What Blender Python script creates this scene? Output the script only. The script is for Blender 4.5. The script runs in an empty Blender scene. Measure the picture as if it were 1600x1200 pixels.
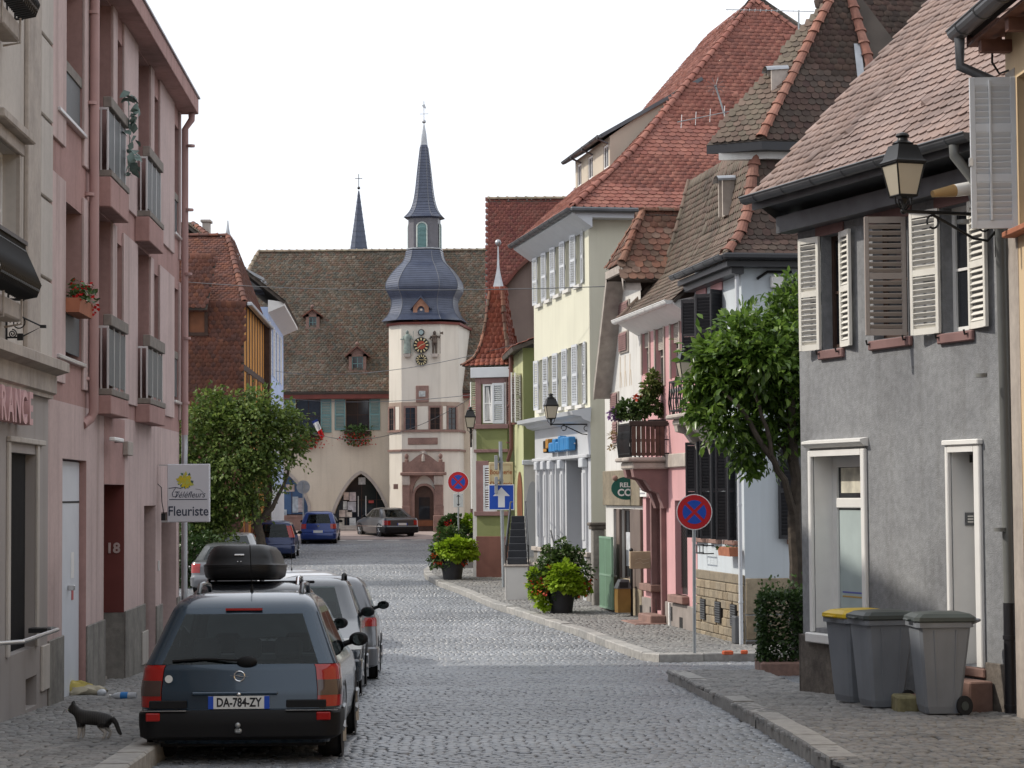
import bpy, math, random
import numpy as np
from mathutils import Matrix, Vector
rnd = random.Random(11)
rng = np.random.default_rng(5)
RAD = math.radians
PI = math.pi
sc = bpy.context.scene
COL = sc.collection
# ------------------------------------------------------------------ camera
FPX, EYE = 3400.0, Vector((0, 0, 1.65))
PITCH, ROLL = math.atan(174 / FPX), -0.007
CAMM = Matrix.Translation(EYE) @ Matrix.Rotation(PI / 2 + PITCH, 4, 'X') @ Matrix.Rotation(ROLL, 4, 'Z')
cd = bpy.data.cameras.new('camera')
cd.sensor_width = 36.0
cd.lens = 36.0 * FPX / 1600.0
cd.clip_start, cd.clip_end = 0.5, 3000
cam = bpy.data.objects.new('camera', cd)
cam.matrix_world = CAMM
COL.objects.link(cam)
sc.camera = cam
# ------------------------------------------------------------------ sky and sun
SUN_EL, SUN_AZ = RAD(41), RAD(-84)           # azimuth from +Y towards +X
SUN = Vector((math.sin(SUN_AZ) * math.cos(SUN_EL), math.cos(SUN_AZ) * math.cos(SUN_EL), math.sin(SUN_EL)))
world = bpy.data.worlds.new('World')
sc.world = world
world.use_nodes = True
wt = world.node_tree
wt.nodes.clear()
wo = wt.nodes.new('ShaderNodeOutputWorld')
wb = wt.nodes.new('ShaderNodeBackground')
sky = wt.nodes.new('ShaderNodeTexSky')
sky.sky_type = 'NISHITA'
sky.sun_disc = False
sky.sun_elevation, sky.sun_rotation = SUN_EL, SUN_AZ
sky.dust_density, sky.air_density = 2.5, 1.0
wtc = wt.nodes.new('ShaderNodeTexCoord')
wn = wt.nodes.new('ShaderNodeTexNoise')
wn.inputs['Scale'].default_value = 3.0
wn.inputs['Detail'].default_value = 6
wr = wt.nodes.new('ShaderNodeMapRange')
wr.inputs['From Min'].default_value, wr.inputs['From Max'].default_value = 0.36, 0.56
wr.inputs['To Min'].default_value, wr.inputs['To Max'].default_value = 0.78, 0.97
wm = wt.nodes.new('ShaderNodeMix')
wm.data_type = 'RGBA'
wm.inputs['B'].default_value = (9.9, 10.2, 10.8, 1)     # thin bright cloud over the whole sky
wt.links.new(wtc.outputs['Generated'], wn.inputs['Vector'])
wt.links.new(wn.outputs['Fac'], wr.inputs['Value'])
wt.links.new(wr.outputs['Result'], wm.inputs['Factor'])
wt.links.new(sky.outputs['Color'], wm.inputs['A'])
wt.links.new(wm.outputs['Result'], wb.inputs['Color'])
wb.inputs['Strength'].default_value = 0.1
wt.links.new(wb.outputs['Background'], wo.inputs['Surface'])
sl = bpy.data.lights.new('sun', 'SUN')
sl.energy, sl.angle, sl.color = 2.5, RAD(1.0), (1.0, 0.93, 0.82)
so = bpy.data.objects.new('sun', sl)
so.rotation_euler = SUN.to_track_quat('Z', 'Y').to_euler()
so.location = (-60, 30, 60)
COL.objects.link(so)
sc.view_settings.view_transform = 'Standard'
sc.view_settings.look = 'None'
sc.view_settings.exposure = 0.36
sc.view_settings.gamma = 1.0
sc.view_settings.use_curve_mapping = False
sc.render.engine = 'CYCLES'
sc.cycles.max_bounces = 6
sc.cycles.diffuse_bounces = 3
sc.cycles.glossy_bounces = 3
sc.cycles.transparent_max_bounces = 8
sc.cycles.use_denoising = True
# ------------------------------------------------------------------ measuring: picture point -> place
def ray(px, py):
 d = CAMM.to_3x3() @ Vector(((px - 800) / FPX, (600 - py) / FPX, -1.0))
 return d / d.y
def P(px, py, d):
 return EYE + ray(px, py) * d
CAMI = CAMM.inverted()
def proj(p):
 q = CAMI @ Vector(p)
 return (800 + FPX * q.x / -q.z, 600 - FPX * q.y / -q.z) if q.z < 0 else (-9999, -9999)
_ys = np.array([-60, 0, 18.6, 39.5, 52, 67, 90, 105, 114, 200, 900.])
_zs = np.array([1.9, 0, -.61, -1.33, -1.27, -1.03, -.74, -.32, -.1, 0.8, 4.])
def road_z(y):
 return float(np.mean(np.interp([y - 3, y - 1.5, y, y + 1.5, y + 3], _ys, _zs)))
def pave_z(y):
 return road_z(y) + 0.13
def road_zv(y):
 y = np.asarray(y)
 return sum(np.interp(y + k, _ys, _zs) for k in (-3, -1.5, 0, 1.5, 3)) / 5
# ------------------------------------------------------------------ materials
MATS = {}
def M(name, col, rough=.75, metal=0., var=.12, vs=2.0, bump=0., bs=60., spec=.35, streak=0., cols=None, grime=0., trans=0., coat=0., bumpd=.01, mottle=0.):
 """procedural material: noise tint, optional vertical streaks, optional per-piece colour list, bump"""
 if name in MATS:
  return MATS[name]
 m = bpy.data.materials.new(name)
 m.use_nodes = True
 t = m.node_tree
 N, Lk = t.nodes.new, t.links.new
 b = t.nodes['Principled BSDF']
 b.inputs['Roughness'].default_value = rough
 b.inputs['Metallic'].default_value = metal
 b.inputs['Specular IOR Level'].default_value = spec
 if coat:
  b.inputs['Coat Weight'].default_value = coat
  b.inputs['Coat Roughness'].default_value = .04
 geo = N('ShaderNodeNewGeometry')
 def noise(scale, detail=4, vec=None):
  n = N('ShaderNodeTexNoise')
  n.inputs['Scale'].default_value = scale
  n.inputs['Detail'].default_value = detail
  Lk(vec if vec else geo.outputs['Position'], n.inputs['Vector'])
  return n.outputs['Fac']
 def mixc(a, bcol, fac, mode='MIX'):
  x = N('ShaderNodeMix')
  x.data_type, x.blend_type = 'RGBA', mode
  for s, v in (('A', a), ('B', bcol)):
   if isinstance(v, tuple):
    x.inputs[s].default_value = (*v[:3], 1)
   else:
    Lk(v, x.inputs[s])
  if isinstance(fac, float):
   x.inputs['Factor'].default_value = fac
  else:
   Lk(fac, x.inputs['Factor'])
  return x.outputs['Result']
 def rangeof(v, a, c, lo=0., hi=1.):
  r = N('ShaderNodeMapRange')
  r.inputs['From Min'].default_value, r.inputs['From Max'].default_value = a, c
  r.inputs['To Min'].default_value, r.inputs['To Max'].default_value = lo, hi
  Lk(v, r.inputs['Value'])
  return r.outputs['Result']
 base = tuple(col)
 if cols:
  oi = N('ShaderNodeObjectInfo')
  ad = N('ShaderNodeMath'); ad.operation = 'ADD'
  Lk(oi.outputs['Random'], ad.inputs[0]); Lk(geo.outputs['Random Per Island'], ad.inputs[1])
  fr = N('ShaderNodeMath'); fr.operation = 'FRACT'
  Lk(ad.outputs[0], fr.inputs[0])
  cr = N('ShaderNodeValToRGB')
  cr.color_ramp.interpolation = 'LINEAR'
  e = cr.color_ramp.elements
  while len(e) < len(cols):
   e.new(.5)
  for i, c in enumerate(cols):
   e[i].position = i / (len(cols) - 1)
   e[i].color = (*c, 1)
  Lk(fr.outputs[0], cr.inputs['Fac'])
  base = cr.outputs['Color']
 if var:
  f = rangeof(noise(vs, 6), .3, .7)
  lo = mixc(base, (1 - var, 1 - var, 1 - var), 1.0, 'MULTIPLY')
  hi = mixc(base, (1 + var, 1 + var, 1 + var * .9), 1.0, 'MULTIPLY')
  base = mixc(lo, hi, f)
 if mottle:
  f = rangeof(noise(14, 5), .35, .65)
  base = mixc(base, mixc(base, (1 - mottle,) * 3, 1.0, 'MULTIPLY'), f)
 if streak:
  mp = N('ShaderNodeMapping')
  mp.inputs['Scale'].default_value = (3.5, 3.5, .22)
  Lk(geo.outputs['Position'], mp.inputs['Vector'])
  f = rangeof(noise(1.3, 5, mp.outputs['Vector']), .5, .75, 0, streak)
  base = mixc(base, mixc(base, (.5, .47, .43), 1.0, 'MULTIPLY'), f)
 if grime:
  f = rangeof(noise(.9, 8), .52, .7, 0, grime)
  base = mixc(base, (.06, .055, .045), f)
 if isinstance(base, tuple):
  b.inputs['Base Color'].default_value = (*base[:3], 1)
 else:
  Lk(base, b.inputs['Base Color'])
 if bump:
  bp = N('ShaderNodeBump')
  bp.inputs['Strength'].default_value = bump
  bp.inputs['Distance'].default_value = bumpd
  Lk(noise(bs, 5), bp.inputs['Height'])
  Lk(bp.outputs['Normal'], b.inputs['Normal'])
 if trans:
  tr = N('ShaderNodeBsdfTranslucent')
  mx = N('ShaderNodeMixShader')
  mx.inputs['Fac'].default_value = trans
  if isinstance(base, tuple):
   tr.inputs['Color'].default_value = (*base[:3], 1)
  else:
   Lk(base, tr.inputs['Color'])
  Lk(b.outputs['BSDF'], mx.inputs[1]); Lk(tr.outputs['BSDF'], mx.inputs[2])
  Lk(mx.outputs['Shader'], t.nodes['Material Output'].inputs['Surface'])
 MATS[name] = m
 return m
def rgb(h):
 """sRGB hex -> linear"""
 c = [int(h[i:i + 2], 16) / 255 for i in (0, 2, 4)]
 return tuple(x / 12.92 if x < .04045 else ((x + .055) / 1.055) ** 2.4 for x in c)
# ------------------------------------------------------------------ objects
def tag(o, label=None, cat=None, group=None, kind=None):
 if label: o['label'] = label
 if cat: o['category'] = cat
 if group: o['group'] = group
 if kind: o['kind'] = kind
 return o
def thing(name, label=None, cat=None, loc=(0, 0, 0), rz=0., group=None, kind=None):
 o = bpy.data.objects.new(name, None)
 o.empty_display_size = .3
 o.location = loc
 o.rotation_euler = (0, 0, rz)
 COL.objects.link(o)
 return tag(o, label, cat, group, kind)
def link(name, me, parent=None, mw=None):
 o = bpy.data.objects.new(name, me)
 COL.objects.link(o)
 if parent is not None:
  o.parent = parent
 if mw is not None:
  o.matrix_basis = mw
 return o
def copy_tree(o, parent=None):
 c = o.copy()
 COL.objects.link(c)
 if parent is not None:
  c.parent = parent
 for ch in o.children:
  copy_tree(ch, c)
 return c
class MB:
 """collects shapes, builds ONE mesh"""
 def __init__(s):
  s.v, s.f, s.m, s.sm = [], [], [], []
  s.T = None
 def add(s, vs, fs, mi=0, smooth=False):
  n = len(s.v)
  if s.T is not None:
   vs = [tuple(s.T @ Vector(p)) for p in vs]
  s.v.extend([tuple(p) for p in vs])
  s.f.extend([tuple(i + n for i in f) for f in fs])
  s.m.extend([mi] * len(fs))
  s.sm.extend([smooth] * len(fs))
  return s
 def quad(s, a, b, c, d, mi=0):
  return s.add([a, b, c, d], [(0, 1, 2, 3)], mi)
 def poly(s, pts, mi=0):
  return s.add(pts, [tuple(range(len(pts)))], mi)
 def box(s, x0, x1, y0, y1, z0, z1, mi=0, ch=0.):
  if x0 > x1: x0, x1 = x1, x0
  if y0 > y1: y0, y1 = y1, y0
  if z0 > z1: z0, z1 = z1, z0
  if ch:
   c = min(ch, (x1 - x0) * .3, (y1 - y0) * .3, (z1 - z0) * .3)
   return s.cbox(x0, x1, y0, y1, z0, z1, c, mi)
  v = [(x0, y0, z0), (x1, y0, z0), (x1, y1, z0), (x0, y1, z0), (x0, y0, z1), (x1, y0, z1), (x1, y1, z1), (x0, y1, z1)]
  return s.add(v, [(0, 3, 2, 1), (4, 5, 6, 7), (0, 1, 5, 4), (1, 2, 6, 5), (2, 3, 7, 6), (3, 0, 4, 7)], mi)
 def cbox(s, x0, x1, y0, y1, z0, z1, c, mi=0):
  """box with its twelve edges chamfered"""
  v, idx = [], {}
  for sx, X in ((0, x0), (1, x1)):
   for sy, Y in ((0, y0), (1, y1)):
    for sz, Z in ((0, z0), (1, z1)):
     dx, dy, dz = (c, -c)[sx], (c, -c)[sy], (c, -c)[sz]
     idx[sx, sy, sz] = (len(v), len(v) + 1, len(v) + 2)   # on x face, y face, z face
     v += [(X, Y + dy, Z + dz), (X + dx, Y, Z + dz), (X + dx, Y + dy, Z)]
  f = []
  I = lambda a, b, d, k: idx[a, b, d][k]
  f += [(I(0,0,0,0), I(0,0,1,0), I(0,1,1,0), I(0,1,0,0)), (I(1,0,0,0), I(1,1,0,0), I(1,1,1,0), I(1,0,1,0))]
  f += [(I(0,0,0,1), I(1,0,0,1), I(1,0,1,1), I(0,0,1,1)), (I(0,1,0,1), I(0,1,1,1), I(1,1,1,1), I(1,1,0,1))]
  f += [(I(0,0,0,2), I(0,1,0,2), I(1,1,0,2), I(1,0,0,2)), (I(0,0,1,2), I(1,0,1,2), I(1,1,1,2), I(0,1,1,2))]
  for a in (0, 1):
   for b in (0, 1):
    f.append((I(a,b,0,0), I(a,b,0,1), I(a,b,1,1), I(a,b,1,0)) if a == b else (I(a,b,0,1), I(a,b,0,0), I(a,b,1,0), I(a,b,1,1)))
    f.append((I(a,0,b,2), I(a,0,b,0), I(a,1,b,0), I(a,1,b,2)) if a == b else (I(a,0,b,0), I(a,0,b,2), I(a,1,b,2), I(a,1,b,0)))
    f.append((I(0,a,b,1), I(0,a,b,2), I(1,a,b,2), I(1,a,b,1)) if a == b else (I(0,a,b,2), I(0,a,b,1), I(1,a,b,1), I(1,a,b,2)))
  for a in (0, 1):
   for b in (0, 1):
    for d in (0, 1):
     t = idx[a, b, d]
     f.append(t if (a + b + d) % 2 else t[::-1])
  return s.add(v, f, mi)
 def prism(s, pts, ax, a0, a1, mi=0, cap=True):
  """2-D polygon swept along axis ax; pts are the other two coordinates in x,y,z order"""
  def mk(p, a):
   return (a, p[0], p[1]) if ax == 'x' else (p[0], a, p[1]) if ax == 'y' else (p[0], p[1], a)
  n = len(pts)
  v = [mk(p, a0) for p in pts] + [mk(p, a1) for p in pts]
  f = [(i, (i + 1) % n, (i + 1) % n + n, i + n) for i in range(n)]
  if cap:
   f += [tuple(range(n - 1, -1, -1)), tuple(range(n, 2 * n))]
  return s.add(v, f, mi)
 def tube(s, pts, r, n=8, mi=0, caps=True, smooth=True):
  pts = [Vector(p) for p in pts]
  rs = r if isinstance(r, (list, tuple)) else [r] * len(pts)
  v, f = [], []
  up = None
  for i, p in enumerate(pts):
   a = pts[max(i - 1, 0)]; b = pts[min(i + 1, len(pts) - 1)]
   d = (b - a).normalized()
   if up is None:
    up = Vector((0, 0, 1)) if abs(d.z) < .9 else Vector((1, 0, 0))
   x = d.cross(up).normalized()
   y = x.cross(d).normalized()
   up = y
   for k in range(n):
    t = 2 * PI * k / n
    v.append(p + (x * math.cos(t) + y * math.sin(t)) * rs[i])
  for i in range(len(pts) - 1):
   for k in range(n):
    f.append((i * n + k, i * n + (k + 1) % n, (i + 1) * n + (k + 1) % n, (i + 1) * n + k))
  s.add(v, f, mi, smooth)
  if caps:
   s.add(v[:n], [tuple(range(n - 1, -1, -1))], mi)
   s.add(v[-n:], [tuple(range(n))], mi)
  return s
 def lathe(s, prof, n=16, c=(0, 0), mi=0, smooth=True, a0=0., caps=True):
  """prof: (radius, z) from bottom to top"""
  v, f = [], []
  for r, z in prof:
   for k in range(n):
    t = a0 + 2 * PI * k / n
    v.append((c[0] + r * math.cos(t), c[1] + r * math.sin(t), z))
  for i in range(len(prof) - 1):
   for k in range(n):
    f.append((i * n + k, i * n + (k + 1) % n, (i + 1) * n + (k + 1) % n, (i + 1) * n + k))
  if caps:
   f.append(tuple(range(n - 1, -1, -1)))
   m = (len(prof) - 1) * n
   f.append(tuple(range(m, m + n)))
  return s.add(v, f, mi, smooth)
 def sphere(s, c, r, n=10, m=6, mi=0):
  r = r if isinstance(r, (tuple, list)) else (r, r, r)
  v, f = [], []
  for i in range(m + 1):
   th = PI * i / m
   for k in range(n):
    ph = 2 * PI * k / n
    v.append((c[0] + r[0] * math.sin(th) * math.cos(ph), c[1] + r[1] * math.sin(th) * math.sin(ph), c[2] - r[2] * math.cos(th)))
  for i in range(m):
   for k in range(n):
    f.append((i * n + k, i * n + (k + 1) % n, (i + 1) * n + (k + 1) % n, (i + 1) * n + k))
  return s.add(v, f, mi, True)
 def wall(s, u0, u1, z0, z1, ops=(), t=.2, v=0., mi=0, mr=None):
  """wall face at y=v with rectangular openings (u0,u1,z0,z1) and reveals t deep"""
  mr = mi if mr is None else mr
  us = sorted({u0, u1, *[x for o in ops for x in o[:2] if u0 < x < u1]})
  zs = sorted({z0, z1, *[x for o in ops for x in o[2:4] if z0 < x < z1]})
  for a, b in zip(us, us[1:]):
   for c, d in zip(zs, zs[1:]):
    mu, mz = (a + b) / 2, (c + d) / 2
    if any(o[0] < mu < o[1] and o[2] < mz < o[3] for o in ops):
     continue
    s.quad((a, v, c), (b, v, c), (b, v, d), (a, v, d), mi)
  for o in ops:
   a, b, c, d = o[:4]
   w = v + (o[4] if len(o) > 4 else t)
   s.quad((a, v, c), (a, v, d), (a, w, d), (a, w, c), mr)
   s.quad((b, v, c), (b, w, c), (b, w, d), (b, v, d), mr)
   s.quad((a, v, d), (b, v, d), (b, w, d), (a, w, d), mr)
   s.quad((a, v, c), (a, w, c), (b, w, c), (b, v, c), mr)
  return s
 def shell(s, u0, u1, v0, v1, z0, z1, mi=0):
  """the other three sides of a building body"""
  s.quad((u0, v0, z0), (u0, v0, z1), (u0, v1, z1), (u0, v1, z0), mi)
  s.quad((u1, v0, z0), (u1, v1, z0), (u1, v1, z1), (u1, v0, z1), mi)
  s.quad((u0, v1, z0), (u0, v1, z1), (u1, v1, z1), (u1, v1, z0), mi)
  return s
 def mesh(s, name, mat):
  me = bpy.data.meshes.new(name)
  me.from_pydata(s.v, [], s.f)
  for m in (mat if isinstance(mat, (list, tuple)) else [mat]):
   me.materials.append(m)
  me.polygons.foreach_set('material_index', s.m)
  me.polygons.foreach_set('use_smooth', s.sm)
  me.update()
  return me
 def build(s, name, mat, parent=None, mw=None, bevel=0., sharp=40):
  me = s.mesh(name, mat)
  if any(s.sm):
   try:
    me.set_sharp_from_angle(angle=RAD(sharp))
   except Exception:
    pass
  o = link(name, me, parent, mw)
  if bevel:
   bv = o.modifiers.new('b', 'BEVEL')
   bv.width, bv.segments, bv.limit_method = bevel, 2, 'ANGLE'
  return o
class Fr:
 """a facade: u to the right along it, y into the building, z up from its base"""
 def __init__(s, a, b, zb, name, label, cat, group=None):
  a, b = Vector((*a, 0)), Vector((*b, 0))
  d = b - a
  s.L = d.length
  ang = math.atan2(d.y, d.x)
  s.root = thing(name, label, cat, (a.x, a.y, zb), ang, group)
  s.Mw = Matrix.Translation((a.x, a.y, zb)) @ Matrix.Rotation(ang, 4, 'Z')
  s.Mi = s.Mw.inverted()
  s.o = s.Mi @ EYE
 def h(s, px, py, v=0.):
  d = s.Mi.to_3x3() @ ray(px, py)
  t = (v - s.o.y) / d.y
  p = s.o + d * t
  return p.x, p.z
 def hu(s, px, py, u=0.):
  """hit the plane across the building at u: returns (v, z)"""
  d = s.Mi.to_3x3() @ ray(px, py)
  t = (u - s.o.x) / d.x
  p = s.o + d * t
  return p.y, p.z
 def r(s, xl, yt, xr, yb, v=0.):
  xm, ym = (xl + xr) / 2, (yt + yb) / 2
  return s.h(xl, ym, v)[0], s.h(xr, ym, v)[0], s.h(xm, yb, v)[1], s.h(xm, yt, v)[1]
 def pl(s, px, py, O, Nn):
  """hit any local plane"""
  d = s.Mi.to_3x3() @ ray(px, py)
  Nn = Vector(Nn)
  return s.o + d * ((Vector(O) - s.o).dot(Nn) / d.dot(Nn))
 def w(s, u, v, z):
  return s.Mw @ Vector((u, v, z))
 def gz(s, u):
  """local height of the pavement at u"""
  return pave_z(s.w(u, 0, 0).y) - s.Mw.translation.z
# ------------------------------------------------------------------ repeated pieces
def inpoly(a, b, poly):
 a, b = np.asarray(a), np.asarray(b)
 r = np.zeros(a.shape, bool)
 n = len(poly)
 for i in range(n):
  x0, y0 = poly[i]; x1, y1 = poly[(i + 1) % n]
  c = ((y0 > b) != (y1 > b)) & (a < (x1 - x0) * (b - y0) / ((y1 - y0) or 1e-9) + x0)
  r ^= c
 return r
def tile_shape(tw, ln, th, k):
 """flat clay tile with a rounded lower end: k arc steps (0: square end)"""
 if k:
  low = [(-tw / 2 * math.cos(PI * i / k), .32 * tw - .32 * tw * math.sin(PI * i / k)) for i in range(k + 1)]
 else:
  low = [(-tw / 2, 0), (tw / 2, 0)]
 out = low + [(tw / 2, ln), (-tw / 2, ln)]
 n, nl = len(out), len(low)
 v = [(x, y, th * 2 * (1 - y / ln)) for x, y in out] + [(x, y, th * 2 * (1 - y / ln) - th) for x, y in low]
 f = [tuple(range(n))] + [(i, n + i, n + i + 1, i + 1) for i in range(nl - 1)]
 f += [(0, n - 1, n), (nl - 1, n + nl - 1, nl)]
 return v, f
def mesh_np(name, V, F, mat, smooth=False):
 """V (n,3), F list of faces with equal pattern repeated"""
 me = bpy.data.meshes.new(name)
 ls = np.array([len(f) for f in F[0]])
 return me
def scatter_mesh(name, v, f, mats4, mat, smooth=False):
 """joins one copy of (v, f) per 4x4 matrix"""
 v = np.array(v, float); n = len(v)
 mats4 = np.array(mats4, float)
 if len(mats4) == 0:
  mats4 = np.zeros((0, 4, 4))
 V = np.einsum('kij,nj->kni', mats4[:, :3, :3], v) + mats4[:, None, :3, 3]
 k = len(mats4)
 lens = np.array([len(x) for x in f])
 idx = np.array([i for x in f for i in x])
 me = bpy.data.meshes.new(name)
 me.vertices.add(n * k)
 me.vertices.foreach_set('co', V.reshape(-1))
 me.loops.add(len(idx) * k)
 me.loops.foreach_set('vertex_index', (idx[None, :] + (np.arange(k) * n)[:, None]).reshape(-1).astype(np.int32))
 me.polygons.add(len(f) * k)
 L = np.tile(lens, k)
 me.polygons.foreach_set('loop_start', (np.cumsum(L) - L).astype(np.int32))
 if smooth:
  me.polygons.foreach_set('use_smooth', np.ones(len(f) * k, bool))
 me.materials.append(mat)
 me.update(calc_edges=True)
 me.validate()
 return me
def pieces(name, v, f, mats, mat, parent, n_single, Mw=None, stuff_name=None, stuff=True):
 """mats: local 4x4 matrices. The n_single that show largest become objects that share one mesh, the rest one mesh"""
 if not len(mats):
  return
 Mw = Mw or Matrix.Identity(4)
 key = []
 if n_single:
  A = np.array(Mw) @ np.array(mats)
  C = np.array(CAMI) @ A[:, :, 3].T
  with np.errstate(all='ignore'):
   px = 800 + FPX * C[0] / -C[2]; py = 600 - FPX * C[1] / -C[2]
  d = -C[2] + np.where((px > 5) & (px < 1595) & (py > 5) & (py < 1195) & (C[2] < 0), 0, 1e5)
  order = np.argsort(d)[:n_single]
  order = order[d[order] < 1e5]
 else:
  order = np.array([], int)
 keep = np.ones(len(mats), bool); keep[order] = False
 if len(order):
  me = bpy.data.meshes.new(name)
  me.from_pydata([tuple(p) for p in v], [], [tuple(x) for x in f])
  me.materials.append(mat)
  for i in order:
   link(name, me, parent, Matrix(mats[i].tolist() if hasattr(mats[i], 'tolist') else mats[i]))
 rest = np.array(mats)[keep]
 if len(rest):
  o = link(stuff_name or name, scatter_mesh(name + '_rest', v, f, rest, mat), parent)
  if stuff:
   o['kind'] = 'stuff'
def tiles(fr, parent, O, U, V, poly, tw, ex, mat, n_single=0, k=4, jit=1., th=.014):
 """rows of tiles on the plane O + a U + b V (local to the thing), inside the polygon (a, b)"""
 O, U, V = Vector(O), Vector(U).normalized(), Vector(V).normalized()
 Nn = U.cross(V).normalized()
 a0 = min(p[0] for p in poly); a1 = max(p[0] for p in poly)
 b0 = min(p[1] for p in poly); b1 = max(p[1] for p in poly)
 mats = []
 base = np.array([[U.x, V.x, Nn.x], [U.y, V.y, Nn.y], [U.z, V.z, Nn.z]])
 o = np.array(O)
 row = 0
 b = b0
 while b < b1:
  a = np.arange(a0 + (.5 if row % 2 else 0.) * tw, a1 + tw, tw)
  ok = inpoly(a, np.full(a.shape, b + ex * .5), poly)
  for x in a[ok]:
   j = rng.normal(0, 1, 5) * jit
   s, c = math.sin(j[0] * .018), math.cos(j[0] * .018)
   m = np.eye(4)
   rot = np.array([[c, -s, 0], [s, c, 0], [j[3] * .012, j[4] * .02, 1]])
   m[:3, :3] = base @ rot
   m[:3, 3] = o + base @ np.array([x + j[1] * .003, b + j[2] * .004, .006 + abs(j[4]) * .003])
   mats.append(m)
  b += ex
  row += 1
 v, f = tile_shape(tw * .97, ex * 1.7, th, k)
 pieces('tile', v, f, mats, mat, parent, n_single, fr.Mw if fr else None, 'tiles')
def slab(mb, pts, t, mi=0):
 """flat polygon given a thickness t downwards along its normal"""
 pts = [Vector(p) for p in pts]
 n = (pts[1] - pts[0]).cross(pts[2] - pts[0]).normalized()
 if n.z < 0: n = -n
 m = len(pts)
 v = pts + [p - n * t for p in pts]
 f = [tuple(range(m)), tuple(range(2 * m - 1, m - 1, -1))] + [(i, i + m, (i + 1) % m + m, (i + 1) % m) for i in range(m)]
 return mb.add(v, f, mi)
def ridge(parent, pts, r, ln, mat, single=True, Mw=None, name='ridge_tile'):
 """half round ridge tiles, overlapping, along a polyline"""
 n = 6
 v, f = [], []
 for (y, rr) in ((0, r * 1.13), (ln * .17, r * 1.1), (ln * .2, r * .95), (ln * 1.12, r * .82)):
  for i in range(n + 1):
   t = PI * i / n
   v.append((rr * math.cos(t), y, rr * .8 * math.sin(t)))
 for q in range(3):
  for i in range(n):
   a = q * (n + 1) + i
   f.append((a, a + n + 1, a + n + 2, a + 1))
 w = [(x * .84, y, z * .84 - .004) for x, y, z in v[:n + 1]]
 o = len(v)
 v += w
 f += [(i, i + 1, o + i + 1, o + i) for i in range(n)]
 mats = []
 pts = [Vector(p) for p in pts]
 for a, b in zip(pts, pts[1:]):
  d = b - a
  L = d.length
  d.normalize()
  x = d.cross(Vector((0, 0, 1)))
  if x.length < .05:
   x = Vector((1, 0, 0))
  x.normalize()
  z = x.cross(d)
  k = max(1, round(L / ln))
  for i in range(k):
   p = a + d * (L * i / k)
   m = np.eye(4)
   tl = rnd.gauss(0, .03)
   xx = (x + d * tl).normalized(); dd = (d - x * tl).normalized()
   for q, e in enumerate((xx, dd, z)):
    m[:3, q] = e
   m[:3, 3] = p + z * .01
   mats.append(m)
 pieces(name, v, f, mats, mat, parent, 300 if single else 0, Mw, 'ridge_tiles', stuff=not single)
def window(fr, parent, u0, u1, z0, z1, v, mf, mg, nx=2, nz=2, fw=.05, bar=.03, name='window', curtain=None, label=None):
 mb = MB()
 y0, y1 = v, v + .06
 mb.box(u0, u0 + fw, y0, y1, z0, z1); mb.box(u1 - fw, u1, y0, y1, z0, z1)
 mb.box(u0 + fw, u1 - fw, y0, y1, z0, z0 + fw); mb.box(u0 + fw, u1 - fw, y0, y1, z1 - fw, z1)
 iu0, iu1, iz0, iz1 = u0 + fw, u1 - fw, z0 + fw, z1 - fw
 for i in range(1, nx):
  x = iu0 + (iu1 - iu0) * i / nx
  mb.box(x - bar / 2, x + bar / 2, y0 + .008, y1 - .008, iz0, iz1)
 for j in range(1, nz):
  z = iz0 + (iz1 - iz0) * j / nz
  for i in range(nx):
   xa = iu0 + (iu1 - iu0) * i / nx + (bar / 2 if i else 0); xb = iu0 + (iu1 - iu0) * (i + 1) / nx - (bar / 2 if i < nx - 1 else 0)
   mb.box(xa, xb, y0 + .008, y1 - .008, z - bar / 2, z + bar / 2)
 w = mb.build(name, mf, parent)
 if label: w['label'] = label
 for i in range(nx):
  for j in range(nz):
   xa, xb = iu0 + (iu1 - iu0) * i / nx, iu0 + (iu1 - iu0) * (i + 1) / nx
   za, zb = iz0 + (iz1 - iz0) * j / nz, iz0 + (iz1 - iz0) * (j + 1) / nz
   p = MB().box(xa, xb, y0 + .025, y0 + .033, za, zb)
   p.build('pane', mg, w)
 if curtain:
  c = MB()
  for i in range(14):
   a = iu0 + (iu1 - iu0) * i / 14; b = iu0 + (iu1 - iu0) * (i + 1) / 14
   c.quad((a, y1 + .03 + .02 * (i % 2), iz0), (b, y1 + .03 + .02 * ((i + 1) % 2), iz0), (b, y1 + .03 + .02 * ((i + 1) % 2), iz1), (a, y1 + .03 + .02 * (i % 2), iz1))
  c.build('curtain', curtain, w)
 return w
_shut = {}
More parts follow.
